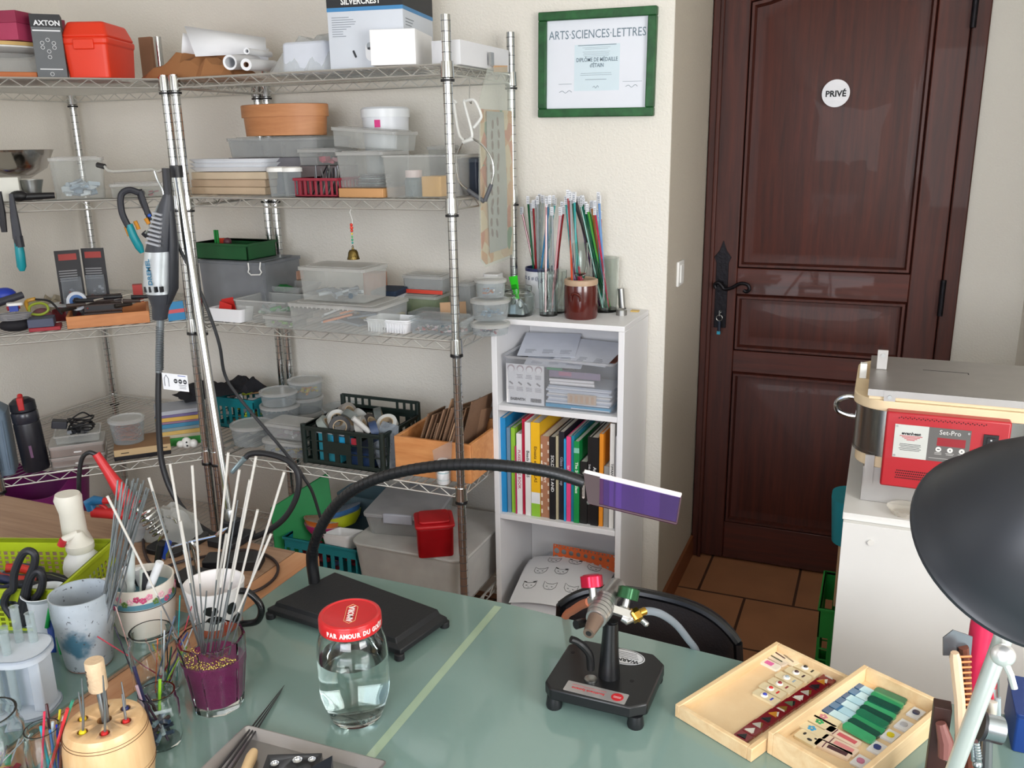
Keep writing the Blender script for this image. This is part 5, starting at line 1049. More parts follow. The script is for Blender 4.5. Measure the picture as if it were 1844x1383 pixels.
o = thing('stoneware_pot', 'glossy red brown stoneware pot with a cream rim on the bookcase', 'pot', c)
MB().mat(BP).lathe([(0, 0), (r*.94, 0), (r, .008), (r, .092), (r*.97, .1), (r*.8, .1), (r*.8, .02), (0, .02)], seg=40).done('pot_body', o); MB().mat(M('b59a80', .5)).lathe([(r*.99, .1), (r*1.01, .106), (r*1.0, .114), (r*.9, .117), (r*.8, .114), (r*.8, .1)], closed=True, seg=40).done('rim', o, label='cream rim')
b = MB().mat(BP); b.tube(spline([(-.014, -r*.96, .058), (-.012, -r-.006, .074), (0, -r-.009, .08), (.012, -r-.006, .074), (.014, -r*.96, .058)], 4), .004, 8); b.done('lug', o)
o = thing('tulip_glass', 'slender tulip shaped glass standing in the brown pot', 'glass', (c.x-.004, c.y, BT+.112)); gr = .024
MB().mat(GL).lathe([(0, .0), (.012, .0), (gr*.8, .02), (gr, .055), (gr*.98, .11), (gr*.95, .11), (gr*.97, .055), (gr*.72, .022), (0, .012)], seg=28).done('glass_body', o)
c, r = cyl_at(1088, 564, BT, 50); cc = c
o = thing('glass_vase', 'tall clear glass cylinder vase holding coloured glass rods', 'vase', c); hv = .165
MB().mat(GL).lathe([(0, .008), (r*.93, .008), (r*1.0, hv), (r*1.05, hv), (r, 0), (0, 0)][::-1], seg=36).done('vase_body', o)
# glass rods: (foot container, top pixel, colour)
RC = {'dark red': '8a1a24', 'dark green': '0f5a3c', 'clear': 'cfd6d8', 'sky blue': '3a88b8', 'orange red': 'c8482a', 'violet': '5a2a58', 'sea green': '0f7a66', 'leaf green': '4a9a3c', 'ivory': 'd6c4a0', 'pale blue': '6a94c8', 'crimson': 'b01c40', 'black': '201a20', 'pink': 'c89aa0', 'grey': '9aa0a4', 'amber': 'b0703a', 'turquoise': '2a9a9a'}
rods = [(cm, 938, 372, 'dark red'), (cm, 950, 352, 'dark green'), (cm, 955, 365, 'clear'), (cm, 960, 360, 'dark red'), (cm, 968, 352, 'grey'), (cm, 972, 348, 'clear'), (cm, 978, 350, 'clear'), (cm, 985, 352, 'sky blue'), (cm, 990, 360, 'sky blue'), (cm, 998, 350, 'clear'), (cm, 1001, 355, 'turquoise'),
 (tumb[0][0], 984, 356, 'pink'), (tumb[0][0], 994, 372, 'grey'), (tumb[0][0], 1010, 372, 'pink'), (tumb[1][0], 1013, 362, 'violet'), (tumb[1][0], 1016, 370, 'dark red'),
 (cp, 1018, 352, 'turquoise'), (cp, 1022, 340, 'dark red'), (cp, 1025, 342, 'orange red'), (cp, 1027, 344, 'grey'), (cp, 1030, 350, 'sea green'), (cp, 1034, 348, 'turquoise'),
 (cc, 1028, 346, 'black'), (cc, 1032, 344, 'black'), (cc, 1036, 352, 'violet'), (cc, 1042, 352, 'sea green'), (cc, 1045, 356, 'sea green'), (cc, 1048, 352, 'dark green'), (cc, 1053, 362, 'dark green'), (cc, 1049, 357, 'sea green'), (cc, 1046, 350, 'dark green'), (cc, 1055, 370, 'sea green'), (cp, 1020, 360, 'violet'), (cp, 1033, 366, 'crimson'), (tumb[0][0], 990, 350, 'clear'), (cm, 964, 358, 'clear'), (cc, 1056, 366, 'leaf green'), (cc, 1060, 372, 'leaf green'), (cc, 1064, 360, 'amber'), (cc, 1067, 362, 'ivory'), (cc, 1071, 360, 'pale blue'), (cc, 1077, 344, 'pale blue'), (cc, 1079, 350, 'pale blue'), (cc, 1081, 380, 'crimson'), (cc, 1070, 372, 'crimson'), (cc, 1075, 376, 'turquoise')]
names = {id(cm): 'the blue rimmed mug', id(tumb[0][0]): 'the front glass tumbler', id(tumb[1][0]): 'the rear glass tumbler', id(cp): 'the brown pot', id(cc): 'the tall glass vase'}
rr = random.Random(12)
for c, px, py, cn in rods:
    lim = .022 if c is not cp else .03
    foot = Vector((c.x+rr.uniform(-lim, lim)*.8, c.y+rr.uniform(-lim, lim)*.8, BT+(.012 if c is not cp else .03)))
    top = Y(px, py, c.y+rr.uniform(-.03, .03)); top.z = min(top.z, 1.50)
    o = thing('glass_rod', cn+' glass rod with a paper tag standing in '+names[id(c)], 'rod', foot, group=cn+' glass rods in '+names[id(c)]); v = top-foot
    m = M(RC[cn], .12, var=.05, coat=.3) if cn != 'clear' else CLR('dfe6e6', .3, .05, 'clear_rod'); MB().mat(m).cyl((0, 0, 0), tuple(v*.97), .0033, seg=8).done('rod', o)
    b = MB().mat(M('dfe2e8', .7, var=.02)); q = v*.955; b.T = Matrix.Translation(q) @ RZ(rr.uniform(-.4, .4)); b.box(-.0045, .0045, -.0034, .0034, -.011, .013); b.mat(M('5a6068', .7))
    for k in range(4): b.box(-.0035, .0035, -.0037, -.0034, -.008+.005*k, -.0065+.005*k)
    b.done('paper_tag', o)
p = Z(1135, 553, BT); b = MB().mat(STEEL).cyl((0, 0, .004), (-.006, 0, .072), .0105, .010, 14).mat(M('3a3a40', .3, .8)).cyl((.0, 0, .0), (-.001, 0, .012), .012, seg=14).box(-.012, -.009, -.004, .004, .02, .07); solo(b, 'metal_clip', 'black and silver metal clip tool standing at the right of the bookcase top', 'clip', (p.x-.002, 2.60, BT))
c, r = cyl_at(1119, 569, BT, 20); solo(MB().mat(STEEL).lathe([(0, 0), (r, 0), (r, .016), (r*.85, .018), (0, .012)], seg=20), 'metal_cup', 'small round metal cup on the right of the bookcase top', 'cup', c)
p = Z(1142, 562, BT); solo(MB().mat(M('c8a860', .6)).box(-.012, .012, 0, .02, 0, .004), 'beige_chip', 'flat beige chip beside the small metal cup', 'chip', p)
# ================================================================ hung on the shelving
p = Vector((-1.085, 2.30, 1.775))
b = MB().mat(STEEL).tube(spline([(0, .006, .022), (0, 0, .034), (0, -.006, .024), (0, 0, .0), (.002, 0, -.02), (0, 0, -.06), (.003, .006, -.068), (0, .01, -.06)], 5), .0013, 6); solo(b, 's_hook', 'thin metal hook carrying the white handled tongs', 'hook', p)
o = thing('jar_tongs', 'round wire tongs with white coated handles hanging from the top shelf', 'tongs', (-1.085, 2.30, 1.72)); WW = M('dadbd8', .4, var=.02)
def tp(px, py): q = Y(px, py, 2.30); return tuple(q-o.location)
for P in ([(836, 254), (826, 240), (818, 190), (822, 186), (815, 180), (813, 192)], [(846, 250), (850, 240), (836, 186), (839, 182), (845, 180), (855, 182), (866, 206), (864, 216), (853, 230)]):
    MB().mat(WW).tube(spline([tp(*q) for q in P], 4), .0042, 8).done('handle', o, label='white coated handle')
for P in ([(838, 250), (830, 262), (823, 280), (822, 305), (828, 328), (842, 342)], [(846, 248), (862, 256), (876, 270), (886, 288), (889, 310), (885, 332)]):
    MB().mat(CHROME).tube(spline([tp(*q) for q in P], 4), .0028, 8).done('jaw', o)
for a, c in (((842, 342), (872, 363)), ((885, 332), (873, 362))): MB().mat(M('55575c', .5)).cyl(tp(*a), tp(*c), .006, seg=10).done('grip_sleeve', o)
MB().mat(WW).cyl(tp(834, 256), tp(852, 250), .006).done('pivot', o)
# pouch hanging alongside
def sx(px, py, d=-1.062): return PL(px, py, (1, 0), d)
o = thing('hanging_pouch', 'long plastic sleeve with an orange patterned cloth and grey stencil sheet hanging by a clip', 'pouch', sx(885, 115))
def face(b, P, d): return b.add([tuple(sx(*q, d)-o.location) for q in P], [tuple(range(len(P)))])
def slab(m, P, d, t, name, lab=None):
    b = MB().mat(m); n = len(P); vs = [tuple(sx(*q, d)-o.location) for q in P]+[tuple(sx(*q, d)-o.location+Vector((-t, 0, 0))) for q in P]
    b.add(vs, [tuple(range(n)), tuple(reversed(range(n, 2*n)))]+[(i, n+i, n+(i+1) % n, (i+1) % n) for i in range(n)]); return b
b = slab(CLR('f2f4f0', .10, .1, 'sleeve_film'), [(878, 122), (864, 180), (862, 330), (866, 470), (874, 482), (926, 462), (926, 330), (922, 180), (914, 120)], -1.056, .001, 'sleeve'); b.done('sleeve', o)
# patterned cloth
m = bpy.data.materials.new('patterned_cloth'); m.use_nodes = True; nt = m.node_tree; pbn = nt.nodes['Principled BSDF']; pbn.inputs['Roughness'].default_value = .9
tc = nt.nodes.new('ShaderNodeTexCoord'); vo = nt.nodes.new('ShaderNodeTexVoronoi'); vo.inputs['Scale'].default_value = 22; cr = nt.nodes.new('ShaderNodeValToRGB'); cr.color_ramp.interpolation = 'CONSTANT'
sp = nt.nodes.new('ShaderNodeSeparateColor'); nt.links.new(tc.outputs['Object'], vo.inputs['Vector']); nt.links.new(vo.outputs['Color'], sp.inputs[0]); nt.links.new(sp.outputs[0], cr.inputs[0]); nt.links.new(cr.outputs[0], pbn.inputs['Base Color'])
e = cr.color_ramp.elements; e[0].color = lin('d89a60')+(1,); e[1].position = .3; e[1].color = lin('e0c8a8')+(1,)
for ps, c_ in ((.5, 'cc6a30'), (.65, 'd8b890'), (.8, '4f8f66'), (.9, 'd8b088')): q = e.new(ps); q.color = lin(c_)+(1,)
b = slab(m, [(866, 196), (866, 330), (868, 466), (876, 476), (923, 458), (924, 330), (921, 200)], -1.064, .002, 'cloth'); b.done('patterned_cloth', o)
b = slab(M('a9acb0', .7, var=.04), [(877, 200), (878, 330), (883, 456), (914, 446), (913, 330), (907, 202)], -1.058, .001, 'stencil')
b.mat(M('6a4a50', .7)); rr = random.Random(6)
for i in range(11):
    for k in (0, 1):
        px, py = 886+11*k+rr.uniform(-2, 2), 222+i*20+rr.uniform(-3, 3)
        c0 = sx(px, py, -1.0575)-o.location; b.T = Matrix.Translation(c0) @ RY(PI/2) @ RZ(rr.uniform(-.5, .5)); b.lathe([(.013, 0), (.013, .0004)], seg=12, sy=.55)
b.T = Matrix(); b.done('stencil_sheet', o, label='grey sheet with dark brown shapes')
MB().mat(STEEL).box(-.004, .004, -.01, .01, -.004, .03).done('clip', o)
b = slab(M('c8a07a', .8), [(890, 118), (890, 130), (914, 130), (914, 118)], -1.06, .002, 'x'); b.done('cloth_top', o)
# pliers and files hung on the corner unit rail
def kp(px, py, e=-.02):
    return PL(px, py, (S2, -S2), -2.973-e)
TEAL = M('0a8c98', .4, key='teal_grip'); DGR = M('2b2d35', .5, key='dark_grey_rubber')
def hung(name, label, cat, base): 
    o = thing(name, label, cat, kp(*base)); o['_'] = 0; del o['_']; return o
o = hung('flat_file', 'file with a teal handle hanging from the rail at the left', 'file', (20, 355)); L = lambda x, y, e=-.02: tuple(kp(x, y, e)-o.location)
MB().mat(M('3a3c44', .5)).tube([L(20, 349), L(26, 392), L(32, 430)], [.006, .011, .013], 8).done('blade', o); MB().mat(DGR).tube([L(32, 425), L(36, 445)], .013, 10).done('ferrule', o); MB().mat(TEAL).tube([L(33, 436), L(36, 455), L(39, 480), L(40, 488)], [.011, .013, .013, .007], 12).done('handle', o)
o = hung('flat_file', 'dark file hanging at the left edge of the rail', 'file', (0, 355)); MB().mat(M('26262c', .5)).tube([L(-2, 352), L(3, 385), L(8, 418)], [.009, .011, .008], 8).done('blade', o); MB().mat(DGR).tube([L(-4, 345), L(-2, 356)], .010, 8).done('handle', o)
o = hung('pliers', 'pliers with teal and grey grips hanging by their handles at the posts', 'pliers', (240, 350))
MB().mat(DGR).tube(spline([L(250, 347, -.03), L(232, 342, -.03), L(218, 352, -.03), L(219, 380, -.03), L(228, 402, -.03), L(234, 410, -.03)], 5), [.010]*25+[.011], 10).done('grip_sleeve', o)
MB().mat(TEAL).tube([L(232, 404, -.03), L(240, 425, -.03), L(251, 445, -.03), L(256, 455, -.03)], [.011, .0125, .0125, .007], 12).done('handle', o)
MB().mat(M('d08a20', .5)).tube([L(226, 408), L(233, 425)], .005, 8).tube([L(243, 398), L(250, 413)], .006, 8).done('accent', o)
o = hung('pliers', 'black handled pliers with orange marks hanging right of the teal ones', 'pliers', (258, 350))
MB().mat(M('1b1c22', .5)).tube(spline([L(250, 341), L(256, 362), L(268, 388), L(274, 410), L(266, 424), L(258, 418)], 4), [.009]*21, 8).done('handle', o); MB().mat(DGR).tube([L(252, 344, -.03), L(262, 372, -.03), L(266, 386, -.03)], .009, 10).done('grip_sleeve', o); MB().mat(M('d08a20', .5)).tube([L(262, 393, -.035), L(268, 403, -.035)], .006, 8).mat(M('2a5ab8', .5)).ball(L(269, 388, -.035), .006).done('accent', o)
# ================================================================ rotary tool and its stand
base = Z(424, 962, TZ); base = Vector((-1.287, 1.425, TZ)); YT = 1.42
o = thing('tool_stand', 'tall chrome tool stand clamped to the back of the work table', 'stand', base)
top = Y(317, 302, 1.50)-base
MB().mat(CHROME).tube([(0, 0, .03), tuple(top*.55), tuple(top)], .0095, 16).done('pole', o)
MB().mat(M('1c1d22', .5)).box(-.03, .04, -.05, .03, .0005, .018).box(-.018, .018, -.018, .018, .018, .05).done('clamp', o, bevel=.003); MB().mat(STEEL).lathe([(.013, .03), (.013, .045), (.009, .055)], (0, 0, .02)).done('clamp_collar', o)
MB().mat(BLK).cyl(tuple(top-Vector((0, 0, .02))), tuple(top+Vector((0, 0, .004))), .0135).done('cap', o)
a = [Y(x, y, 1.50)-base for x, y in ((318, 308), (300, 303), (285, 309), (275, 305), (205, 309), (195, 307), (188, 300))]
MB().mat(M('cfd2d0', .25, .8)).tube([tuple(q) for q in a], .0035, 8).done('hook_arm', o); MB().mat(BLK).cyl(tuple(a[-1]), tuple(Y(176, 297, 1.50)-base), .006).done('rubber_tip', o)
YT = 1.45; tb = Y(300, 312, YT)
o = thing('rotary_tool', 'black and silver rotary tool hanging from the hooked stand', 'rotary tool', tb); L = lambda x, y, d=0: tuple(Y(x, y, YT+d)-tb)
def body(m, P, name, sy=.9, seg=20):
    b = MB().mat(m); vs = []; n = len(P)
    for (x, y, wd) in P:
        c0 = Vector(L(x, y)); r = wd/2*1.87/F
        for k in range(seg): a = 2*PI*k/seg; vs.append((c0.x+r*math.cos(a), c0.y+r*sy*math.sin(a), c0.z))
    b.add(vs, [(j*seg+i, j*seg+(i+1) % seg, (j+1)*seg+(i+1) % seg, (j+1)*seg+i) for j in range(n-1) for i in range(seg)]+[tuple(range(seg)), tuple((n-1)*seg+i for i in reversed(range(seg)))])
    return b.done(name, o)
DK = M('34363c', .5, key='tool_grey'); SVR = M('c4c9cc', .3, .4, key='tool_silver')
body(DK, [(302, 350, 16), (300, 366, 26), (296, 400, 40), (290, 440, 52), (288, 452, 54)], 'motor_end')
body(SVR, [(288, 452, 54), (286, 480, 57), (285, 515, 55), (288, 528, 50)], 'housing')
body(DK, [(288, 528, 51), (290, 540, 42), (290, 552, 34), (289, 556, 32), (288, 573, 28), (288, 575, 26)], 'nose')
body(M('24262c', .5), [(309, 380, 8), (313, 440, 13), (313, 520, 13), (304, 548, 7)], 'back_cover', 1.6)
b = MB().mat(M('9a9ca2', .4)); r0 = .032
for k in range(8):
    z0 = L(296, 384+7.5*k); b.T = Matrix.Translation(Vector((z0[0]-.002, z0[1]-.0175-.0019*k, z0[2]))) @ RY(.18); b.box(-.011-.0009*k, .012+.0009*k, -.003, .003, -.0022, .0022)
b.T = Matrix(); b.done('vent_grille', o)
b = MB(); z0 = L(287, 487); b.mat(M('2a6a8a', .4)); b.T = Matrix.Translation(Vector((z0[0]+.002, z0[1]-.0320, z0[2]))) @ UP @ RZ(PI/2+.03); b.text('DREMEL', .0155, (0, 0, 0), bold=.0004, sx=1.0); b.T = Matrix(); b.done('lettering', o)
b = MB().mat(M('15161a', .5))
for k in range(4): z0 = L(279+9*k, 518); b.box(z0[0]-.0022, z0[0]+.0022, z0[1]-.0305+abs(k-1.2)*.0012, z0[1]-.02, z0[2]-.006, z0[2]+.006)
b.done('vent_slot', o)
P = [(289, 575), (288, 600), (286, 640), (286, 670)]
b = MB().mat(M('8a9094', .35, .6)).tube([L(*q) for q in P], [.0085, .008, .0078, .0075], 12); b.mat(M('5a6064', .4, .5))
for k in range(26): z0 = L(288-.02*k, 588+3.1*k); b.lathe([(.0083, -.001), (.0092, 0), (.0083, .001)], (z0[0], z0[1], z0[2]), 12)
b.done('shaft_spring', o)
P = [(286, 668), (285, 720), (287, 790), (293, 840), (312, 890), (350, 940), (400, 968), (455, 968), (505, 940), (532, 900), (538, 860), (525, 835), (500, 822), (470, 816), (450, 818), (440, 826)]
MB().mat(M('191a1e', .5)).tube(spline([L(x, y, -.02*math.sin(i*.4)) for i, (x, y) in enumerate(P)], 6), .0066, 10).done('flexible_shaft', o)
MB().mat(M('9ab0b8', .3, .6)).tube([L(440, 826), L(418, 850)], [.006, .005], 10).done('handpiece', o)
# hanging loop and power cable
MB().mat(M('b4b8b8', .3, .8)).tube(spline([L(278, 308), L(284, 325), L(294, 345), L(293, 362), L(284, 372), L(270, 410), L(262, 420)], 4), .0022, 6).done('hanger_wire', o)
MB().mat(M('1c1d22', .5)).tube([L(299, 303), L(301, 330), L(303, 352)], .0085, 8).done('hanger_strap', o)
P = [(308, 395), (320, 440), (345, 490), (375, 560), (395, 620), (405, 675), (430, 715), (480, 775), (530, 835), (548, 862), (562, 885), (575, 925), (585, 960)]
MB().mat(M('17191d', .5)).tube(spline([L(x, y, .012+.01*i) for i, (x, y) in enumerate(P)], 5), .0036, 8).done('power_cable', o)
b = MB().mat(M('e8e9ec', .6)).box(0, .072, 0, .0008, -.038, 0); b.mat(M('4a4c54', .6)); b.tube([(.006, -.0006, -.03), (.006, -.0006, -.012), (.012, -.0006, -.004), (.018, -.0006, -.012), (.018, -.0006, -.03)], .0007, 4)
for k in range(3): b.T = TL(.038+.013*k, -.0003, -.016) @ UP; b.mat(M('2e3036', .6)).lathe([(.0052, 0), (.0052, .0004)], seg=16); b.mat(M('c8cace', .6)).box(-.003, .003, -.001, .001, .0004, .0007); b.T = Matrix()
b.mat(M('6a6c74', .6)); lines(b, .045, .068, -.025, 3, .0035, -.0003, .001); b.mat(M('5a6ab0', .6)); lines(b, .045, .068, -.004, 1, .003, -.0003, .0015)
g = Y(291, 671, YT-.01); solo(b, 'warning_tag', 'white tag with round warning symbols hanging on the tool cable', 'tag', g)
# ================================================================ desk helpers
HV = Vector((-.389, .921, 0)).normalized()
def VP(base, px, py, off=0.):
    """point of an upright plane through base facing the camera, off metres nearer"""
    d = HV.dot(base)-off; r = ray(px, py); return EYE + r*(d/HV.dot(r))
def rel(base, off0=0.):
    return lambda x, y, off=0.: tuple(VP(base, x, y, off+off0)-base)
def size(base, px): return px*(base-EYE).dot(_f)/F
# ---- gooseneck magnifier
zt = .785
A, Bq, Cq, Dq = Z(603, 1030, zt), Z(788, 1097, zt), Z(712, 1149, zt), Z(497, 1083, zt)
ctr = (A+Bq+Cq+Dq)/4; ctr.z = TZ
u = ((Bq-A)+(Cq-Dq)); rz = math.atan2(u.y, u.x); w = ((Bq-A).length+(Cq-Dq).length)/2; d_ = ((A-Dq).length+(Bq-Cq).length)/2
o = thing('gooseneck_shield', 'purple glass shield on a black gooseneck with a heavy black rectangular base', 'shield lamp', ctr)
ba = MB().mat(M('17181b', .6, bump=.2, bscale=300, key='black_cast')); 
P = [tuple(q-ctr) for q in (Dq, Cq, Bq, A)]
def sc(k, z, p): return (p[0]*k, p[1]*k, z)
vs = [sc(1.12, .010, p) for p in P]+[sc(1.12, .020, p) for p in P]+[sc(1.03, .026, p) for p in P]+[sc(1.0, zt-TZ, p) for p in P]
ba.add(vs, [(j*4+i, j*4+(i+1) % 4, (j+1)*4+(i+1) % 4, (j+1)*4+i) for j in range(3) for i in range(4)]+[(12, 13, 14, 15), (3, 2, 1, 0)])
for p in P: ba.cyl((p[0]*1.08, p[1]*1.08, 0), (p[0]*1.08, p[1]*1.08, .012), .009)
ba.done('base', o, bevel=.0015, ang=25)
foot = Z(566, 1047, zt)
pts = [(566, 1047, 0), (562, 1000, .0), (574, 958, .02), (600, 915, .04), (640, 880, .07), (700, 855, .10), (780, 840, .14), (860, 836, .17), (940, 842, .195), (1000, 852, .21), (1052, 868, .22)]
tp_ = [VP(foot, x, y, q)-ctr for x, y, q in pts]; tp_[0].z = zt-TZ-.002
sp_ = spline([tuple(q) for q in tp_], 7); ng = MB().mat(M('121316', .42, key='gooseneck_black')).tube(sp_, .0098, 12)
ng.mat(M('0e0f12', .35)); ng.tube(sp_[:9], .0115, 12)
for i in range(len(sp_)-1):
    if i % 1 == 0: 
        m_ = (sp_[i]+sp_[i+1])/2; t_ = (sp_[i+1]-sp_[i]).normalized(); ng.cyl(tuple(m_-t_*.0018), tuple(m_+t_*.0018), .0103, seg=12)
ng.done('gooseneck', o)
off = .225; c4 = [VP(foot, x, y, q)-ctr for x, y, q in ((1052, 850, .22), (1226, 892, .24), (1218, 943, .265), (1060, 905, .245))]
def quadslab(m, P, t, name, lab=None, bevel=0):
    n = (P[1]-P[0]).cross(P[3]-P[0]).normalized()*t/2; k = len(P)
    return MB().mat(m).add([tuple(p-n) for p in P]+[tuple(p+n) for p in P], [tuple(range(k)), tuple(reversed(range(k, 2*k)))]+[(i, k+i, k+(i+1) % k, (i+1) % k) for i in range(k)]).done(name, o, label=lab, bevel=bevel)
PG = CLR('a084cc', .20, .05, 'purple_glass'); quadslab(PG, c4, .003, 'glass_shield', 'purple glass')
e0, e1 = c4[0], c4[1]; MB().mat(M('dcd4d2', .4)).cyl(tuple(e0), tuple(e1), .0045, seg=8).cyl(tuple(e0+Vector((0, .004, -.0015))), tuple(e1+Vector((0, .004, -.0015))), .0035, seg=8).done('white_edge', o, label='white edging')
MB().mat(M('3a1a2a', .4)).cyl(tuple(c4[3]), tuple(c4[2]), .0025, seg=8).cyl(tuple(c4[1]), tuple(c4[2]), .0018, seg=8).done('dark_edge', o)
k4 = [c4[0], c4[0].lerp(c4[1], .17), c4[3].lerp(c4[2], .13), c4[3]]; kk = [p+Vector((0, -.004, 0)) for p in k4]
quadslab(M('3a2a2e', .5), kk, .0015, 'mount_plate'); MB().mat(STEEL).ball(tuple(c4[0]*.96+c4[3]*.04), .0035).done('screw', o); MB().mat(STEEL).ball(tuple(c4[3]), .0035).done('screw', o)
# ---- jar of water
b0 = Z(645, 1317, TZ); dd = Vector((b0.x, b0.y, 0)).normalized(); R = .0545
c = b0+dd*R*.72
o = thing('preserving_jar', 'glass jar of water with a red screw lid on the glass desk', 'jar', (c.x, c.y, TZ+.0003))
H_ = .165
out = [(0, .001), (.030, .001), (.036, .004), (.0425, .022), (.0475, .040), (.0485, .052), (.0478, .060), (.0485, .068), (.0485, .105), (.047, .120), (.042, .135), (.039, .141), (.039, .150)]
inn = [(.0365, .150), (.0365, .141), (.0395, .134), (.0445, .119), (.046, .104), (.046, .068), (.0455, .060), (.046, .052), (.045, .041), (.040, .024), (.034, .010), (0, .008)]
MB().mat(GLASS('f6fbf9', 1.45)).lathe(out+inn, seg=64).done('jar_body', o); o.scale = (1.1, 1.1, 1.1)
wat = [(0, .0079), (.0341, .0099), (.0401, .0239), (.0451, .041), (.0461, .052), (.0456, .060), (.0461, .068), (.0461, .098), (0, .0985)]
solo(MB().mat(GLASS('f4fafa', 1.33, key='water')).lathe(wat, seg=64), 'water', 'clear water filling two thirds of the red lidded jar', 'water', (c.x, c.y, TZ+.0003)).scale = (1.1, 1.1, 1.1)
RL = M('c41d22', .35, var=.03, coat=.4, key='red_lid')
b = MB().mat(RL).lathe([(.0385, .142), (.0425, .142), (.0428, .144), (.0425, .157), (.0415, .160), (.038, .161), (.0365, .1598), (0, .1598)], seg=56); 
LW = M('e8dcd8', .5); b.mat(LW)
def arctext(b, s, r, z, a0, size, sxx=.8):
    a = a0
    for ch in s:
        b.T = TL(r*math.cos(a), r*math.sin(a), z) @ RZ(a+PI/2) @ UP; b.text(ch, size, (0, 0, .0001), Matrix(), 'CENTER', sxx, .0001, .0004); a += size*.62/r*(.55 if ch in ' I' else 1)
    b.T = Matrix()
arctext(b, 'PAR AMOUR DU GOÛT', .0427, .1495, -PI/2-.18, .0092)
b.T = TL(.002, .0, .1600) @ RZ(PI/2+.45); b.text('AMORA', .0115, (0, 0, 0), Matrix(), 'CENTER', 1., .0002, .0003)
hx_ = [(-.025, 0), (-.018, -.0075), (.018, -.0075), (.025, 0), (.018, .0075), (-.018, .0075), (-.025, 0)]
b.mat(M('d8b078', .5)).tube([(x, y, 0) for x, y in hx_], .0004, 4); b.T = Matrix(); b.done('lid', o, label='red lid with white lettering')
# ---- torch burner on its stand
tz = .79; cen = Vector((-.345, 1.183, TZ)); 
o = thing('torch_burner', 'bench glass torch with red and green knobs on a black stand', 'torch', cen)
BC = M('0f1012', .38, key='black_coated')
OC8 = [(-.412, 1.106), (-.286, 1.106), (-.263, 1.124), (-.263, 1.233), (-.287, 1.257), (-.403, 1.257), (-.426, 1.235), (-.426, 1.122)]
O8 = [(x-cen.x, y-cen.y) for x, y in OC8]
MB().mat(BC).prism(O8, tz-TZ-.020, tz-TZ).done('base', o, bevel=.003)
for x, y in ((-.065, -.063), (.065, -.063), (.065, .060), (-.065, .060)): MB().mat(BLK).lathe([(.012, 0), (.013, .004), (.011, .0205)], (x, y, 0), 18).done('foot', o)
for x, y in ((-.066, .03), (.045, -.012)): MB().mat(M('050505', .7)).cyl((x, y, .0398), (x, y, .0404), .0035).done('screw_hole', o)
kb = Z(1099, 1216, tz); L = rel(kb); 
def O(x, y, off=0.): return tuple(Vector(L(x, y, off))+kb-cen)
MB().mat(BC).tube([tuple(Vector(O(1097, 1216))*1+Vector((0, 0, -.0005))), O(1098, 1170), O(1100, 1120)], [.0175, .014, .0115], 18).box(0, 0, 0, 0, 0, 0).done('column', o)
MB().mat(BC).tube([O(1103, 1135), O(1104, 1118)], .008, 12).done('fork', o)
e = MB().mat(BC).tube(spline([O(1064, 1205, .012), O(1062, 1182, .014), O(1054, 1168, .016), O(1040, 1156, .018), O(1028, 1151, .02)], 5), [.0062]*14+[.0055]*7, 10); e.mat(STEEL).lathe([(.010, .0), (.010, .003), (.007, .004)], (O(1064, 1205, .012)[0], O(1064, 1205, .012)[1], .0402), 18); e.done('lock_lever', o)
MB().mat(BC).tube(spline([O(1070, 1118, .02), O(1052, 1121, .03), O(1037, 1125, .04)], 4), [.006]*5+[.0072]*4, 10).done('tilt_lever', o)
AL = M('b6b5b3', .28, .85, key='brushed_aluminium')
hd0 = Vector(O(1060, 1141, .075)); hd1 = Vector(O(1073, 1115, .045)); hd2 = Vector(O(1078, 1100, .03)); hd3 = Vector(O(1090, 1082, .0)); hd4 = Vector(O(1110, 1058, -.05))
MB().mat(M('8a7568', .35, .7, key='heated_metal')).tube([tuple(hd0), tuple(hd0.lerp(hd1, .15)), tuple(hd1)], [.0085, .009, .0125], 20).done('nozzle', o)
b = MB().mat(M('141414', .6)); t_ = (hd1-hd0).normalized(); b.cyl(tuple(hd0-t_*.0004), tuple(hd0+t_*.002), .0045, seg=14); b.done('nozzle_port', o)
b = MB().mat(AL); n = 6; ax = (hd3-hd1); rad = [.0155, .0165, .0178, .0188, .0192, .019]
for i in range(n): p0 = hd1+ax*(i/n); p1 = hd1+ax*((i+.82)/n); b.mat(AL).cyl(tuple(p0), tuple(p1), rad[i], rad[min(i+1, 5)], 24); b.mat(M('6a6a6c', .4, .8)).cyl(tuple(p1), tuple(hd1+ax*((i+1)/n)), rad[i]*.93, seg=20)
b.done('cooling_head', o); MB().mat(M('9c9a98', .3, .8)).tube([tuple(hd3), tuple(hd4)], .0165, 24).done('barrel', o)
def valve(px, py, kx, ky, col, name, lab):
    a = Vector(O(px, py, .01)); k = Vector(O(kx, ky, .0)); t = (k-a).normalized()
    MB().mat(STEEL).cyl(tuple(a), tuple(k), .006, seg=12).cyl(tuple(a-t*.002), tuple(a+t*.006), .0095, seg=6).done('valve_stem', o)
    m = M(col, .3, .55, key='anodised_'+name); b = MB().mat(m); b.T = Matrix.Translation(k) @ t.to_track_quat('Z', 'Y').to_matrix().to_4x4()
    pr = []; n = 12
    for i in range(n*3): an = 2*PI*i/(n*3); pr.append(((.0165+.0008*math.cos(6*an))*math.cos(an), (.0165+.0008*math.cos(6*an))*math.sin(an)))
    b.prism(pr, -.004, .013); b.lathe([(.0145, .013), (.012, .0145), (0, .0135)], seg=24); b.T = Matrix(); b.done('valve_knob', o, label=lab, bevel=.0008)
valve(1069, 1083, 1066, 1052, 'c21c3c', 'red', 'red knob'); valve(1124, 1100, 1130, 1074, '2c5a38', 'green', 'green knob')
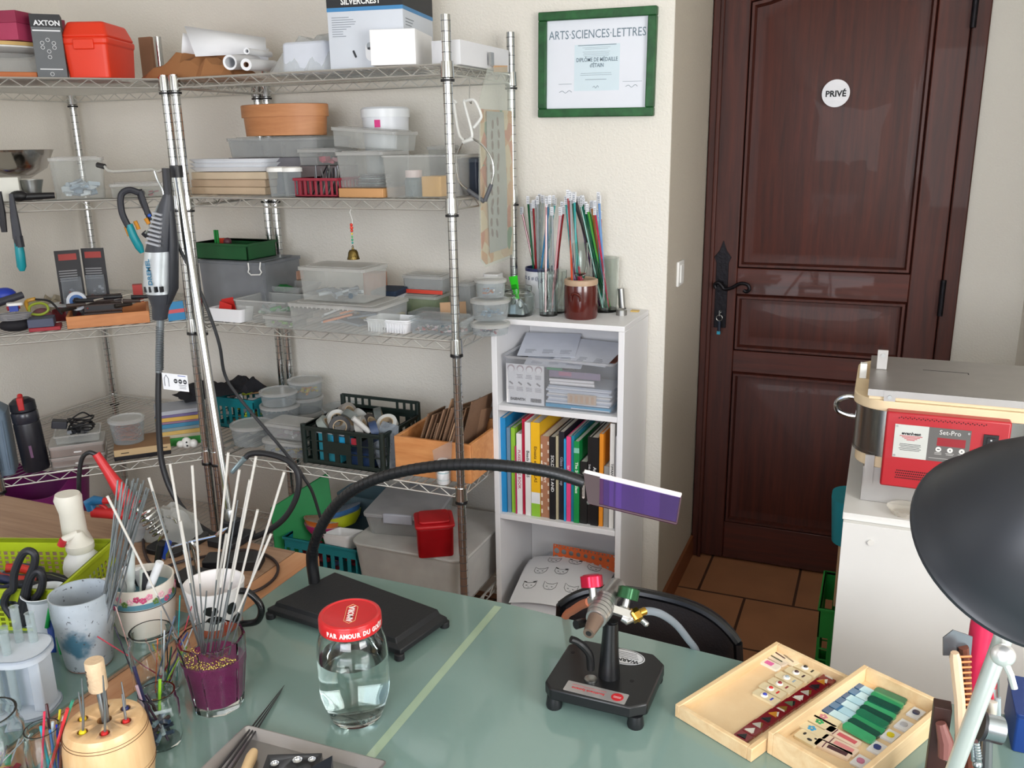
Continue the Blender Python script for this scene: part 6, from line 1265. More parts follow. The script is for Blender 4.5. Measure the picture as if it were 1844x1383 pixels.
b = MB().mat(AL); b.cyl(O(1062, 1080, .01), O(1090, 1088), .0085, seg=4).cyl(O(1098, 1096, .02), O(1135, 1108, .02), .008, seg=4); b.done('manifold', o)
b = MB().mat(M('c0bfbd', .25, .9)).tube([O(1120, 1112, .02), O(1128, 1116, .022), O(1138, 1112, .02)], [.006, .008, .007], 12).cyl(O(1150, 1112), O(1162, 1122), .0045).ball(O(1163, 1123), .005); b.done('fitting', o)
BR = M('b08a3a', .25, .95, key='brass'); MB().mat(BR).cyl(O(1137, 1112, .018), O(1152, 1104, .014), .0105, seg=6).cyl(O(1152, 1104, .014), O(1162, 1100, .01), .0062, seg=12).cyl(O(1143, 1109, .02), O(1146, 1107, .02), .0118, seg=6).done('brass_connector', o)
MB().mat(CLR('c3ccd4', .5, .2, 'clear_hose')).tube(spline([O(1158, 1101, .01), O(1175, 1101, .0), O(1195, 1108, -.02), O(1218, 1125, -.06), O(1238, 1150, -.10), O(1255, 1175, -.16), O(1262, 1215, -.22), O(1262, 1290, -.24)], 6), .0062, 12).done('clear_hose', o)
MB().mat(M('b4633f', .55, key='orange_hose')).tube(spline([O(1062, 1084, .01), O(1048, 1089, -.08), O(1032, 1099, -.17), O(1018, 1111, -.25), O(1010, 1150, -.30), O(1005, 1250, -.32)], 6), .0072, 12).done('orange_hose', o)
b = MB(); b.T = TL(-.0, -.0, .0402); 
ell = [(.036*math.cos(a*PI/18), .022*math.sin(a*PI/18)) for a in range(36)]
wz = Z(1108, 1182, tz)-cen; b.T = TL(wz.x+.012, wz.y+.004, .0402) @ RZ(PI); b.mat(M('c8c9cb', .5)).prism(ell, 0, .0004); b.mat(INK); b.tube([(x*.93, y*.9, .0004) for x, y in ell+ell[:1]], .0005, 4)
b.text('WARNING', .0115, (0, .009, .0005), bold=.0003); 
for k in range(4): b.box(-.026+.002*k, .026-.002*k, .001-.0045*k, .0018-.0045*k, .0004, .0006)
b.done('warning_sticker', o)
s0_, s1_ = Z(1073, 1247, tz)-cen, Z(1072, 1247, tz)
b = MB(); b.T = TL(s0_.x, s0_.y, .0402) @ RZ(PI-.02); b.mat(M('a9a6a4', .35, .5)).prism(rrect(.098, .026, .002), 0, .0005); b.mat(M('b82028', .5)).lathe([(.0095, .0005), (.0095, .0008)], (-.034, 0, 0), 20); b.text('Southbank Systems', .0068, (.012, .002, .0006), bold=.0001); b.mat(M('c8a8a8', .5)).box(-.04, -.028, -.0012, -.0002, .0008, .001).box(-.04, -.028, .0015, .0025, .0008, .001)
b.mat(M('b85058', .5)).box(-.015, .04, -.006, -.0052, .0005, .0007); b.T = Matrix(); b.done('name_plate', o)
# ---- chair behind the desk
o = thing('desk_chair', 'black padded chair tucked behind the far edge of the glass desk', 'chair', (-.358, 1.53, 0), 0)
LE = M('15161b', .38, bump=.15, bscale=300, key='black_leatherette'); b = MB().mat(LE); n = 24; vs = []
def prof(t):  # top edge of the back, t -1..1
    return .745-.045*abs(t)**4-.004*t
for s, yy in ((0, 0), (1, .045)):
    for j in range(7):
        for i in range(n+1):
            t = i/n*2-1; v = j/6; z = .36+(prof(t)-.36)*v; wv = .186*(1-.10*(1-v))*(1-.06*v**6)
            bul = .014*math.sin(PI*(i/n))*math.sin(PI*v); y = yy+(.03*t*t*-1)+(-bul if s == 0 else bul*.6)-.03*(v-.5)
            if j == 6 or j == 0 or i in (0, n): y += .010*(1 if s == 0 else -1)
            vs.append((wv*t, y, z))
N = 7*(n+1); fs = []
for j in range(6):
    for i in range(n): q = j*(n+1)+i; fs += [(q, q+1, q+n+2, q+n+1), (N+q, N+q+n+1, N+q+n+2, N+q+1)]
ed = [i for i in range(n+1)]+[j*(n+1)+n for j in range(1, 7)]+[6*(n+1)+i for i in range(n-1, -1, -1)]+[j*(n+1) for j in range(5, 0, -1)]
fs += [(ed[i], N+ed[i], N+ed[(i+1) % len(ed)], ed[(i+1) % len(ed)]) for i in range(len(ed))]
b.add(vs, fs).done('backrest', o, bevel=.004, ang=50)
b = MB().mat(M('0c0d10', .3)); b.tube([vs[6*(n+1)+i] for i in range(n+1)], .009, 8).tube([vs[j*(n+1)] for j in range(7)], .009, 8).tube([vs[j*(n+1)+n] for j in range(7)], .009, 8); b.done('piping', o)
MB().mat(LE).prism(rrect(.40, .40, .06, 5, 0, -.17), .43, .49).done('seat', o, bevel=.015)
for x in (-.15, .15):
    MB().mat(BLKG).tube([(x*.9, .025, .38), (x*.95, .02, .42), (x, 0, .40), (x*1.1, .05, 0)], .011, 10).done('leg', o); MB().mat(BLKG).tube([(x, -.32, .44), (x*1.1, -.36, 0)], .011, 10).done('leg', o)
# ---- wooden case with glass samples
PINE = WOOD('d6b283', 'e8cfa4', .55, (1.5, 14, 14), 2.5, .05, 0, 'pale_pine'); PIN2 = WOOD('dcbc90', 'ead2aa', .55, (2, 2, 2), 2, .04, 0, 'pale_ply')
def tray(name, lab, P, zt_, hh, wall, floor=.004):
    P = [Vector((p[0], p[1], 0)) for p in P]; c = sum(P, Vector())/4; u = ((P[1]-P[0])+(P[2]-P[3])).normalized(); L_ = ((P[1]-P[0]).length+(P[2]-P[3]).length)/2; W_ = ((P[3]-P[0]).length+(P[2]-P[1]).length)/2
    rz = math.atan2(u.y, u.x); o = thing(name, lab, 'box', (c.x, c.y, zt_-hh), rz, 'two halves of the sample case')
    h = L_/2; q = W_/2
    MB().mat(PIN2).box(-h+wall, h-wall, -q+wall, q-wall, 0, floor).done('base_panel', o)
    for s in (-1, 1):
        MB().mat(PINE).box(-h, h, s*(q-wall/2)-wall/2, s*(q-wall/2)+wall/2, 0, hh).done('side_board', o, bevel=.001)
        MB().mat(PINE).box(s*(h-wall/2)-wall/2, s*(h-wall/2)+wall/2, -q+wall, q-wall, 0, hh-.0002).done('end_board', o, bevel=.001)
    return o, L_, W_
zl = .772
lidT, LL, LW_ = tray('sample_tray', 'shallower left half of the pale wooden sample case with red glass tiles', [Z(1218, 1266, zl), Z(1395, 1157, zl), Z(1536, 1216, zl), Z(1352, 1352, zl)], zl, .0215, .008)
zb_ = .786
_a, _b, _c = Z(1382, 1318, zb_), Z(1555, 1197, zb_), Z(1708, 1266, zb_)
boxT, BL_, BW_ = tray('sample_tray', 'deeper right half of the pale wooden sample case with blue and green glass', [_a, _b, _c, _a+_c-_b], zb_, .0355, .0085, .013)
# tiles: placed on the floor of each tray
def tile(name, lab, cat, parts, loc, rz, grp):
    b = MB(); 
    for f_ in parts: f_(b)
    return solo(b, name, lab, cat, loc, rz, grp)
def in_tray(T, px, py, z):
    p = Z(px, py, z); return p
uz = lidT.rotation_euler.z
RG = M('7a0f1c', .12, var=.15, coat=.6, key='deep_red_glass'); CREAM = M('e0d0aa', .25, var=.04, coat=.4, key='cream_glass')
zf = .772-.0215+.0042
reds = [(1352, 1322), (1372, 1306), (1391, 1291), (1411, 1276), (1430, 1262), (1452, 1250), (1470, 1238), (1455, 1226)]
rt = [(1360, 1318, 0), (1380, 1303, 1), (1397, 1288, 2), (1417, 1273, 3), (1437, 1258, 4), (1453, 1244, 0), (1472, 1236, 5), (1482, 1224, 6)]
for k in range(11):
    t = k/10; px = 1345+(1490-1345)*t; py = 1324+(1226-1324)*t
    c1 = ['e0d8c8', 'b8b4a8', '3a2028', 'c8862a', 'd8d0c4', '5a6a50'][k % 6]
    b = MB().mat(RG).prism(rrect(.0225, .038, .004, 3), 0, .004); b.mat(M(c1, .15, coat=.5)).prism([(-.007, .003), (.007, .003), (.0, .015)], .004, .0052).mat(M(['1c2024', 'd8d4cc', '7a5a20'][k % 3], .15)).prism([(-.007, -.015), (.007, -.014), (.002, -.003)], .004, .0052)
    p = Z(px, py, zf); solo(b, 'glass_tile', 'dark red fused glass tile in the left tray, number of many in the slanting row'.replace(', number of many in the slanting row', ' in the long slanting row'), 'glass tile', (p.x, p.y, zf+.0007*(k % 2)), uz-PI/2, 'dark red glass tiles')
for k, (px, py, c1, lab) in enumerate(((1380, 1258, '2a3ab0', 'blue'), (1391, 1246, 'c82a24', 'red'), (1407, 1237, '8a2430', 'dark red'), (1420, 1226, '9aa8b0', 'grey'), (1437, 1217, '3a1a24', 'dark brown'), (1453, 1208, '1c1c20', 'black'))):
    b = MB().mat(CREAM).prism(rrect(.019, .042, .003, 3), 0, .004); b.mat(M('efeae0', .2, coat=.5)).ball((0, .004, .004), .0062, 1, 1, .5).mat(M(c1, .15, coat=.6)).ball((0, .003, .0065), .0036, 1, 1, .6); b.mat(M(c1, .5)).box(-.004, .004, -.011, -.008, .004, .0043)
    p = Z(px, py, zf); solo(b, 'glass_eye_tile', 'cream tile with a '+lab+' glass eye bead in the left wooden tray', 'glass tile', (p.x, p.y, zf), uz, 'cream tiles with eye beads')
for k, (px, py, c0, c1, lab) in enumerate(((1385, 1198, 'e6dccc', 'd0609a', 'pale tile with a pink blotch at the top of the left tray'), (1398, 1190, 'd8c8b4', '4a5240', 'pale tile with olive stripes at the top of the left tray'), (1404, 1184, 'e2d4bc', '4a3038', 'cream tile with brown lines at the top corner of the left tray'), (1420, 1190, 'e6d8bc', '8a7a68', 'plain cream tile at the top right of the left tray'))):
    b = MB().mat(M(c0, .25, coat=.4)).prism(rrect(.017, .038, .003, 3), 0, .004); b.mat(M(c1, .4)).prism(rrect(.010 if k == 0 else .003, .014 if k == 0 else .024, .0012), .004, .0044)
    p = Z(px, py, zf); solo(b, 'glass_tile', lab, 'glass tile', (p.x, p.y, zf+.0002*k), uz-.1*k, None)
zf = zb_-.0355+.0132; rr = random.Random(4)
for k in range(6):
    t = k/5; px = 1560+(1508-1560)*t; py = 1246+(1291-1246)*t; p = Z(px, py, zf)
    b = MB().mat(M(['2c5a84', '3a6a92', '24507a'][k % 3], .12, var=.2, scale=60, coat=.6)).box(-.0078, .0078, -.030, -.008+.004*math.sin(k*2), 0, .004).mat(M(['a8ccd8', 'c0dce2'][k % 2], .12, coat=.6)).box(-.0078, .0078, -.008+.004*math.sin(k*2), .020, 0, .0038).mat(M('4a86a4', .12, coat=.6)).box(-.0078, .0078, .020, .030, 0, .004)
    solo(b, 'glass_strip', 'blue to pale aqua glass strip lying in the deeper wooden tray', 'glass strip', (p.x, p.y, zf), uz+PI+rr.uniform(-.05, .05), 'blue and aqua glass strips')
gl = [(1598, 1253), (1592, 1262), (1586, 1271), (1579, 1279), (1572, 1287), (1565, 1296), (1558, 1304), (1550, 1312), (1541, 1321)]
for k, (px, py) in enumerate(gl):
    p = Z(px, py, zf); b = MB().mat(M(['1d6a4c', '2f8f5c', '124a3c', '3a9a66', '0f4438'][k % 5], .12, var=.15, scale=60, coat=.6)).prism(rrect(.0165, .048, .005, 3), 0, .0045)
    solo(b, 'glass_strip', 'green glass strip overlapping its neighbours in the deeper wooden tray', 'glass strip', (p.x+.004, p.y-.003, zf+.0012*(k % 3)), uz+rr.uniform(-.10, .10), 'green glass strips')
for k, (px, py, c1, lab) in enumerate(((1487, 1297, 'c07a84', 'rose'), (1480, 1306, '2f9a58', 'green'), (1466, 1318, '3f9ac8', 'blue'))):
    b = MB().mat(CREAM).prism(rrect(.019, .042, .003, 3), 0, .004); b.mat(M(c1, .3))
    for q in range(5): a = 2*PI*q/5; b.ball((.004*math.cos(a), .004+.004*math.sin(a), .0042), .0026, 1, 1, .3, 8, 5)
    p = Z(px, py, zf); solo(b, 'flower_tile', 'cream tile with a '+lab+' flower in the deeper wooden tray', 'glass tile', (p.x, p.y, zf), uz, 'cream flower tiles')
b = MB().mat(CREAM).prism(rrect(.024, .034, .003, 3), 0, .004); b.mat(M('1c1c20', .4)).ball((.004, .008, .004), .0035, 1, .6, .3).ball((-.003, -.004, .004), .004, .7, 1, .3).ball((.005, -.009, .004), .002, 1, 1, .3); p = Z(1455, 1332, zf); solo(b, 'glass_tile', 'cream tile with black blotches at the front of the deeper tray', 'glass tile', (p.x, p.y, zf), uz)
for k, (px, py) in enumerate(((1518, 1330), (1512, 1345), (1500, 1352))):
    b = MB().mat(M('e4cdb4', .25, coat=.4)).prism(rrect(.018, .05, .003, 3), 0, .004); b.mat(M(['c85a60', 'd88a88', '4a2a30'][k], .3)).box(-.004, .004, -.02, .008, .004, .0044).mat(M('6a3a40', .4)).box(-.008, .008, .012, .0135, .004, .0043); p = Z(px, py, zf); solo(b, 'glass_tile', ['pink striped pale tile left of the green strips', 'pale tile with a rose band before the green strips', 'pale tile with a dark line at the front of the deeper tray'][k], 'glass tile', (p.x, p.y, zf), uz+.06*k)
dpx = [(1652, 1290, '232a50', 'navy blue'), (1630, 1312, 'b8b8bc', 'grey'), (1606, 1331, 'd8c81c', 'yellow'), (1582, 1353, '2a3c78', 'royal blue'), (1552, 1378, 'c07090', 'pink')]
for px, py, c1, cn in dpx:
    b = MB().mat(M('dcdcdc', .4)).box(-.009, .009, -.013, .013, 0, .003).mat(M(c1, .2, coat=.5)).prism(rrect(.010, .010, .004), .003, .005); p = Z(px, py, zf); solo(b, 'sample_chip', cn+' glass chip on a white backing along the right edge of the deeper tray', 'glass chip', (p.x-.002, p.y+.004, zf), uz+PI/2, None)
# ---- metal tray at the front edge
SS = M('a5a2a0', .32, .8, key='steel_tray_metal'); tc0 = Vector((-.695, .785, TZ))
o = thing('steel_tray', 'shallow steel tray at the front edge of the glass desk', 'tray', tc0, .03)
b = MB().mat(SS)
def tr_(k, i): return rrect(.24*k-2*i, .22*k-2*i, .006, 3)
b.shell(tr_, 0, .014, .9, 1.0, .0015); b.done('tray_body', o)
db = Z(520, 1372, TZ+.03); b = MB().mat(M('4c4d50', .38, .8, key='doming_steel')).box(-.038, .038, -.03, .034, 0, .026)
o = solo(b, 'doming_block', 'dark steel doming block with polished round dimples in the steel tray', 'block', (db.x+.01, db.y-.012, TZ+.002), .42, bevel=.001)
ctt = MB()
dm = [(-.024, .016, .006), (.006, .022, .007), (-.014, -.012, .0115), (.022, -.006, .009), (.026, .022, .0055)]
for x, y, r in dm: ctt.ball((x, y, .026), r, seg=20, rings=12)
def carve(obj, cutter_mb, mat):
    co = cutter_mb.mat(mat).done('c'); 
    co.matrix_world = obj.matrix_world if False else Matrix.Translation(obj.location) @ obj.rotation_euler.to_matrix().to_4x4()
    for m in list(obj.modifiers): obj.modifiers.remove(m)
    bm_ = obj.modifiers.new('b', 'BOOLEAN'); bm_.object = co; bm_.operation = 'DIFFERENCE'; bm_.solver = 'EXACT'
    try: bm_.material_mode = 'TRANSFER'
    except Exception: pass
    bpy.context.view_layer.update(); dg = bpy.context.evaluated_depsgraph_get(); me = bpy.data.meshes.new_from_object(obj.evaluated_get(dg))
    obj.modifiers.clear(); obj.data = me; bpy.data.objects.remove(co)
carve(o, ctt, M('c4c6c8', .15, .95, key='polished_dimple'))
b = MB().mat(M('3c4450', .35, .8)).prism([(-.02, -.018), (.02, -.018), (.012, .02)], 0, .034); p = Z(575, 1372, TZ+.03); solo(b, 'steel_wedge', 'blue grey triangular steel block right of the doming block', 'block', (p.x+.008, p.y-.01, TZ+.002), .3, bevel=.001)
b = MB().mat(M('d9b98c', .6)).lathe([(.0, 0), (.007, .0), (.009, .02), (.0075, .055), (.0085, .085), (.006, .098), (0, .1)], seg=18); p = Z(458, 1352, TZ+.011)-HV*.1; solo(b, 'wooden_dowel', 'rounded pale wooden dowel lying in the steel tray', 'dowel', (p.x, p.y, TZ+.0115), rot=(-PI/2, 0, .40))
for k in range(3):
    tip = Z(512-3*k, 1234+6*k, TZ+.003); tail = Z(385+12*k, 1383+14, TZ+.016); v = tail-tip
    o = thing('steel_needle', ['leftmost', 'middle', 'rightmost'][k]+' of three long tapered steel needles resting on the tray rim', 'needle', tip+Vector((0, 0, .0)), 0, 'three steel needles')
    MB().mat(M('504e50', .35, .8)).tube([(0, 0, 0), tuple(v*.4), tuple(v*1.12)], [.0004, .0013, .0020], 8).done('shaft', o)
# ---- purple glitter tumbler with sticks
c, r = cyl_at(388, 1286, TZ, 86); r = size(c, 58); 
b0 = Z(388, 1288, TZ); c = b0+Vector((b0.x, b0.y, 0)).normalized()*r*.75; c.z = TZ+.0003; c.x += .010; hg = .118
o = thing('faceted_tumbler', 'faceted glass tumbler full of purple glitter sand holding white sticks', 'glass', c)
TG = GLASS('f0f6f5', 1.40)
MB().mat(GLASS('f6fbfa', 1.45)).lathe([(0, .012), (r*.68, .012), (r*.80, .07), (r*.93, hg), (r, hg), (r*.96, .075), (r*.93, .068), (r*.76, .0), (0, 0)][::-1], seg=10).done('glass_body', o, ang=20)
b = MB().mat(M('8a1c62', .6, .0, .4, 900, bump=.8, bscale=900, key='purple_glitter')).lathe([(0, .0125), (r*.67, .0125), (r*.78, .068), (r*.86, .084), (r*.6, .088), (0, .082)], seg=28)
solo(b, 'glitter_sand', 'purple glitter sand filling the faceted tumbler', 'sand', c, kind='stuff')
b = MB().mat(M('b8994c', .25, .8, .3, key='gold_bead')); rg = random.Random(9)
for k in range(260):
    a = rg.uniform(-2.9, .2)+(-.2); q = r*(.45+.38*rg.random()**.6); x, y = q*math.cos(a), q*math.sin(a); b.ball((x, y, .0865+.0025*rg.random()), .0011, seg=6, rings=4)
for k in range(80): a = rg.uniform(0, 6.3); q = r*.8*rg.random()**.5; b.ball((q*math.cos(a), q*math.sin(a), .0865), .0009, seg=5, rings=3)
solo(b, 'gold_beads', 'tiny gold beads scattered on the purple glitter sand', 'beads', c, kind='stuff')
WS = M('b9b5ae', .6, var=.05, key='white_kiln_stick'); MS = M('8f9498', .3, .85, key='steel_rod')
sticks = [(193, 893, 1), (268, 860, 1), (275, 885, 0), (306, 835, 1), (346, 838, 1), (325, 938, 1), (338, 975, 0), (411, 815, 1), (431, 846, 1), (450, 864, 1), (461, 822, 1), (464, 918, 1), (408, 961, 1), (512, 850, 1), (488, 962, 1), (372, 1064, 0), (330, 990, 0), (428, 900, 0)]
rs = random.Random(15); kz = Vector(c)
for k, (px, py, wh) in enumerate(sticks):
    tx = (px-385)/130; foot = Vector((-.010+.022*tx+rs.uniform(-.008, .008), rs.uniform(-.012, .012), .07)); fw = Vector(c)+foot
    t_ = VP(fw, px, py, rs.uniform(-.02, .02)); v = t_-fw
    o = thing('kiln_stick', ('thin white coated stick' if wh else 'bare steel wire')+' standing in the purple glitter tumbler', 'stick', fw, 0, 'white coated sticks in the tumbler' if wh else 'bare steel wires in the tumbler')
    MB().mat(MS).cyl((0, 0, 0), tuple(v*(.45 if wh else 1.)), .0012, seg=7).done('wire', o)
    if wh: MB().mat(WS).cyl(tuple(v*.42), tuple(v), .0016, .0021, 8).done('coating', o)
# ---- small glass jars with stringers
def smalljar(px, py, wpx, hh, lab, seg=32):
    b0 = Z(px, py, TZ); rj = size(b0, wpx/2); c = b0+Vector((b0.x, b0.y, 0)).normalized()*rj*.8; c.z = TZ+.0003
    o = thing('small_jar', lab, 'jar', c); MB().mat(GLASS('f6fbfa', 1.45)).lathe([(0, .004), (rj*.86, .004), (rj*.93, .012), (rj*.93, hh*.76), (rj*.82, hh*.84), (rj*.82, hh), (rj*.9, hh), (rj*.88, hh*.93), (rj*.92, hh*.9), (rj*.90, hh*.85), (rj, hh*.77), (rj, .01), (rj*.9, 0), (0, 0)][::-1], seg=seg).done('jar_body', o)
    return c, rj
def stringers(c, rj, tops, grp, lab, foot_z=.006, seed=1, rad=.0011):
    r_ = random.Random(seed)
    for px, py, col, cn in tops:
        f0 = Vector((c.x+r_.uniform(-.6, .6)*rj, c.y+r_.uniform(-.6, .6)*rj, c.z+foot_z)); t = VP(f0, px, py, r_.uniform(-.012, .012)); v = t-f0
        solo(MB().mat(M(col, .15, coat=.4)).cyl((0, 0, 0), tuple(v), rad*r_.uniform(.8, 1.3), seg=7), 'glass_stringer', cn+' '+lab, 'stringer', f0, 0, cn+' '+grp)
c, rj = smalljar(288, 1256, 84, .105, 'small clear jar full of coloured glass stringers beside the purple tumbler')
T_ = [(324, 1072, '1fa0a0', 'turquoise'), (345, 1092, 'b0404a', 'rose red'), (290, 1100, 'a0a8a8', 'clear grey'), (315, 1110, '606c80', 'slate'), (357, 1105, 'c8ccd0', 'clear white'), (206, 1128, '2a2838', 'dark striped'), (175, 1146, 'a02a3c', 'crimson'), (208, 1092, '8a6a62', 'brown'), (300, 1150, '303848', 'navy'), (275, 1160, 'b8a838', 'mustard'), (327, 1150, '3a2a58', 'violet'), (333, 1165, '8ab030', 'lime'), (320, 1160, 'a83058', 'magenta'), (262, 1150, 'c0a098', 'pinkish'), (308, 1165, '2a7a5a', 'green'), (338, 1140, '404a90', 'blue'), (284, 1150, 'd06a40', 'orange'), (296, 1135, 'c8d0d4', 'pale')]
stringers(c, rj, T_, 'stringers in the middle jar', 'glass stringer standing in the small jar beside the purple tumbler', seed=2)
c2, rj2 = smalljar(296, 1352, 72, .085, 'smaller clear jar in front with blue and white twisted glass rods')
stringers(c2, rj2, [(288, 1224, '90c830', 'bright lime'), (241, 1200, '26284a', 'long navy'), (246, 1235, 'b8a0ac', 'striped pink'), (252, 1245, '3a1c3c', 'dark plum'), (262, 1250, '2c1a34', 'spotted plum')], 'stringers in the front jar', 'glass stringer leaning in the smaller front jar', seed=3, rad=.0022)
rr = random.Random(21)
for k in range(9):
    a = rr.uniform(0, PI); b = MB(); b.mat(M(['2f4668', '8fa8b8', '27304a', 'c4d0d6', '3f2a38'][k % 5], .12, coat=.5)); l = rj2*1.2; dx, dy = math.cos(a)*l/2, math.sin(a)*l/2; b.cyl((-dx, -dy, 0), (dx, dy, rr.uniform(.0, .012)), .0032, seg=8)
    solo(b, 'glass_cane', ['navy', 'pale blue', 'dark blue', 'white', 'plum'][k % 5]+' glass cane lying in the smaller front jar', 'glass cane', (c2.x, c2.y, TZ+.0085+.0052*k), 0, 'short canes in the front jar')
# ---- barrel tool holder
bc = Z(188, 1296, TZ+.112); bc.z = TZ; rb = size(Z(188, 1296, TZ+.112), 66)
BWD = WOOD('c99d6c', 'dbb788', .4, (12, 12, 1.5), 2.5, .05, .2, 'turned_beech'); hb = .112
b = MB().mat(BWD).lathe([(0, 0), (rb*.92, 0), (rb*1.08, .02), (rb*1.17, .05), (rb*1.14, .08), (rb*1.05, .104), (rb*.98, .111), (rb*.9, hb), (0, hb)], seg=48)
o = thing('barrel_holder', 'turned wooden barrel shaped holder with seven holes in its top', 'tool holder', bc)
bo = b.done('barrel_body', None, loc=bc)
ctt = MB(); holes = [(0, 0, .0095)]+[(rb*.62*math.cos(2*PI*k/6+.3), rb*.62*math.sin(2*PI*k/6+.3), .0068) for k in range(6)]
for x, y, r in holes: ctt.cyl((x, y, hb-.035), (x, y, hb+.01), r, seg=20)
carve(bo, ctt, M('9a6a3c', .7)); bo.parent = o; bo.location = (0, 0, 0)
b = MB().mat(M('5a3a20', .6))
for z, rr_ in ((.096, 1.089), (.100, 1.072), (.044, 1.166), (.050, 1.171)): b.lathe([(rb*rr_-.0008, z), (rb*rr_+.0003, z+.0003), (rb*rr_-.0008, z+.0008)], seg=48)
b.done('burnt_ring', o)
pk = [((147, 1222), 4, 'd8c020', 'yellow', 't'), ((183, 1180), 5, 'b82020', 'red', 'c'), ((206, 1240), 0, 'b82020', 'scarlet', 'n'), ((172, 1240), 3, 'c8a820', 'golden', 'n'), ((216, 1235), 1, '20285a', 'navy', 'n'), ((145, 1262), 2, '1a6a3c', 'green', 'n')]
for (tpx, hi, col, cn, kd) in pk:
    x, y, _ = holes[1+hi]; f0 = Vector((bc.x+x, bc.y+y, TZ+hb-.034)); t = VP(f0, tpx[0], tpx[1], 0) if kd != 'n' else f0+Vector((0, 0, .075)); 
    o = thing('wax_carver', 'metal pick with a '+cn+' beaded handle end standing in the wooden barrel', 'pick', f0, 0, 'metal picks in the wooden barrel')
    v = t-f0; v = v.normalized()*min(v.length, .12)
    MB().mat(M(col, .35)).lathe([(.004, 0), (.0055, .004), (.0055, .030), (.004, .036), (0, .037)], seg=16).done('handle_end', o)
    MB().mat(MS).tube([(0, 0, .03), tuple(v*.6), tuple(v)], [.0018, .0018, .0008], 8).done('shaft', o)
x, y, _ = holes[0]; f0 = Vector((bc.x, bc.y, TZ+hb-.030))
b = MB().mat(MS).cyl((0, 0, 0), (-.004, 0, .115), .003, seg=8).cyl((.002, .002, 0), (.006, .002, .09), .0028, seg=8); solo(b, 'steel_pin', 'pair of steel pins in the centre hole carrying the cork', 'pin', f0)
k0 = VP(f0, 200, 1240, .004); b = MB().mat(M('cdb190', .8, var=.18, scale=140, bump=.3, bscale=200, key='cork')).lathe([(.0, 0), (.0112, .0), (.0122, .002), (.0122, .042), (.0115, .044), (0, .044)], seg=24); b.mat(M('4a4038', .7)); b.T = RZ(-.3); b.text('FERMENTE', .0055, (-.0, -.0122, .022), UP @ RZ(PI/2), sx=.9, depth=.0003); b.T = Matrix()
solo(b, 'cork', 'pale wine cork with printed letters stuck on top of the pins', 'cork', (f0.x-.002, f0.y, TZ+hb+.046))
# ---- small jar with sticks at the lower left, big glass vessel
c3, rj3 = smalljar(98, 1440, 66, .100, 'small jar with ribbed glass at the lower left holding coloured sticks')
stringers(c3, rj3, [(84, 1268, '4a2026', 'dark brown bent'), (80, 1282, 'd03050', 'pink red'), (73, 1308, '2aa0b0', 'aqua'), (108, 1278, 'd8c828', 'lemon'), (131, 1262, '2a8a70', 'emerald'), (122, 1276, 'c83038', 'scarlet'), (115, 1290, 'b8b0a8', 'beige'), (95, 1300, 'c8d8e0', 'whitish'), (102, 1305, '2a3ab8', 'deep blue'), (112, 1300, '7a3a2a', 'rust'), (90, 1315, '3a7ac0', 'azure')], 'stringers in the ribbed jar', 'stick standing in the ribbed jar at the lower left', seed=8, rad=.0018)
c4_, rj4 = smalljar(5, 1440, 112, .115, 'large clear glass vessel at the lower left corner')
stringers(c4_, rj4, [(12, 1342, '303848', 'dark slate'), (52, 1322, 'b8bcc0', 'clear pale'), (34, 1330, 'c0c8cc', 'smoky')], 'rods in the large vessel', 'rod leaning in the large glass vessel at the corner', seed=9, rad=.0012)
jb = jumble(MB(), rj4*1.2, rj4*1.2, .04, ['a02838', '3a5a9a', 'd0c8b8', '2a8a60', 'c8a030', '5a2a5a'], 60, 77, .014, .006, 0); solo(jb, 'glass_fragments', 'mixed coloured glass fragments in the large vessel at the corner', 'fragments', c4_, kind='stuff')
b = MB().mat(BEE).prism([(-.03, -.10), (.03, -.10), (.03, .10), (-.03, .10)], 0, .012); p = Z(70, 1383, TZ); 
# ---- test tube rack
RK = CLR('dde3ea', 1.15, .35, 'rack_plastic'); rc = Z(45, 1268, TZ); rc = Vector((-1.205, .80, TZ+.0045))
o = thing('tube_rack', 'white translucent plastic rack holding glass tubes at the left of the table', 'rack', rc, .40)
rw, rd, hr = .15, .085, .105
def slotplate(z): 
    b = MB().mat(RK); return b
for z, nm in ((0, 'bottom_plate'), (hr-.004, 'top_plate')): 
    b = MB().mat(RK).prism(rrect(rw, rd, .035, 6), z, z+.004); b.shell(lambda k, i: rrect(rw-2*i, rd-2*i, .035-i, 6), z-(.008 if z else 0), z+.004, 1, 1, .002, floor=False); b.done(nm, o)
for x in (-.058, .058): MB().mat(RK).box(x-.009, x+.009, -.02, .02, .004, hr-.005).done('side_column', o, bevel=.002)
MB().mat(RK).box(-.05, .05, -.002, .002, .004, hr-.012).done('divider', o)
tubeg = CLR('e6ecec', .28, .04, 'test_tube')
ti = 0
for i in range(5):
    for j in range(2):
        if (i, j) in ((4, 0), (0, 1)): continue
        x, y = -.044+.022*i, -.018+.036*j; hh = .125+.035*((i*3+j*2) % 4)/3
        T = thing('glass_tube', 'clear glass tube standing in the white plastic rack', 'tube', Matrix.Translation(rc) @ RZ(.40) @ Vector((x, y, .0045)), 0, 'glass tubes in the rack')
        MB().mat(tubeg).lathe([(0, .0), (.004, .001), (.0065, .006), (.0065, hh), (.0075, hh+.001), (.0055, hh+.001), (.0055, .006), (0, .003)], seg=16).done('tube_body', T)
        if ti % 3 == 0: MB().mat(M('b0b6ba', .4)).cyl((0, 0, .006), (.001, 0, hh*.6), .0028, seg=8).done('filling', T)
        ti += 1
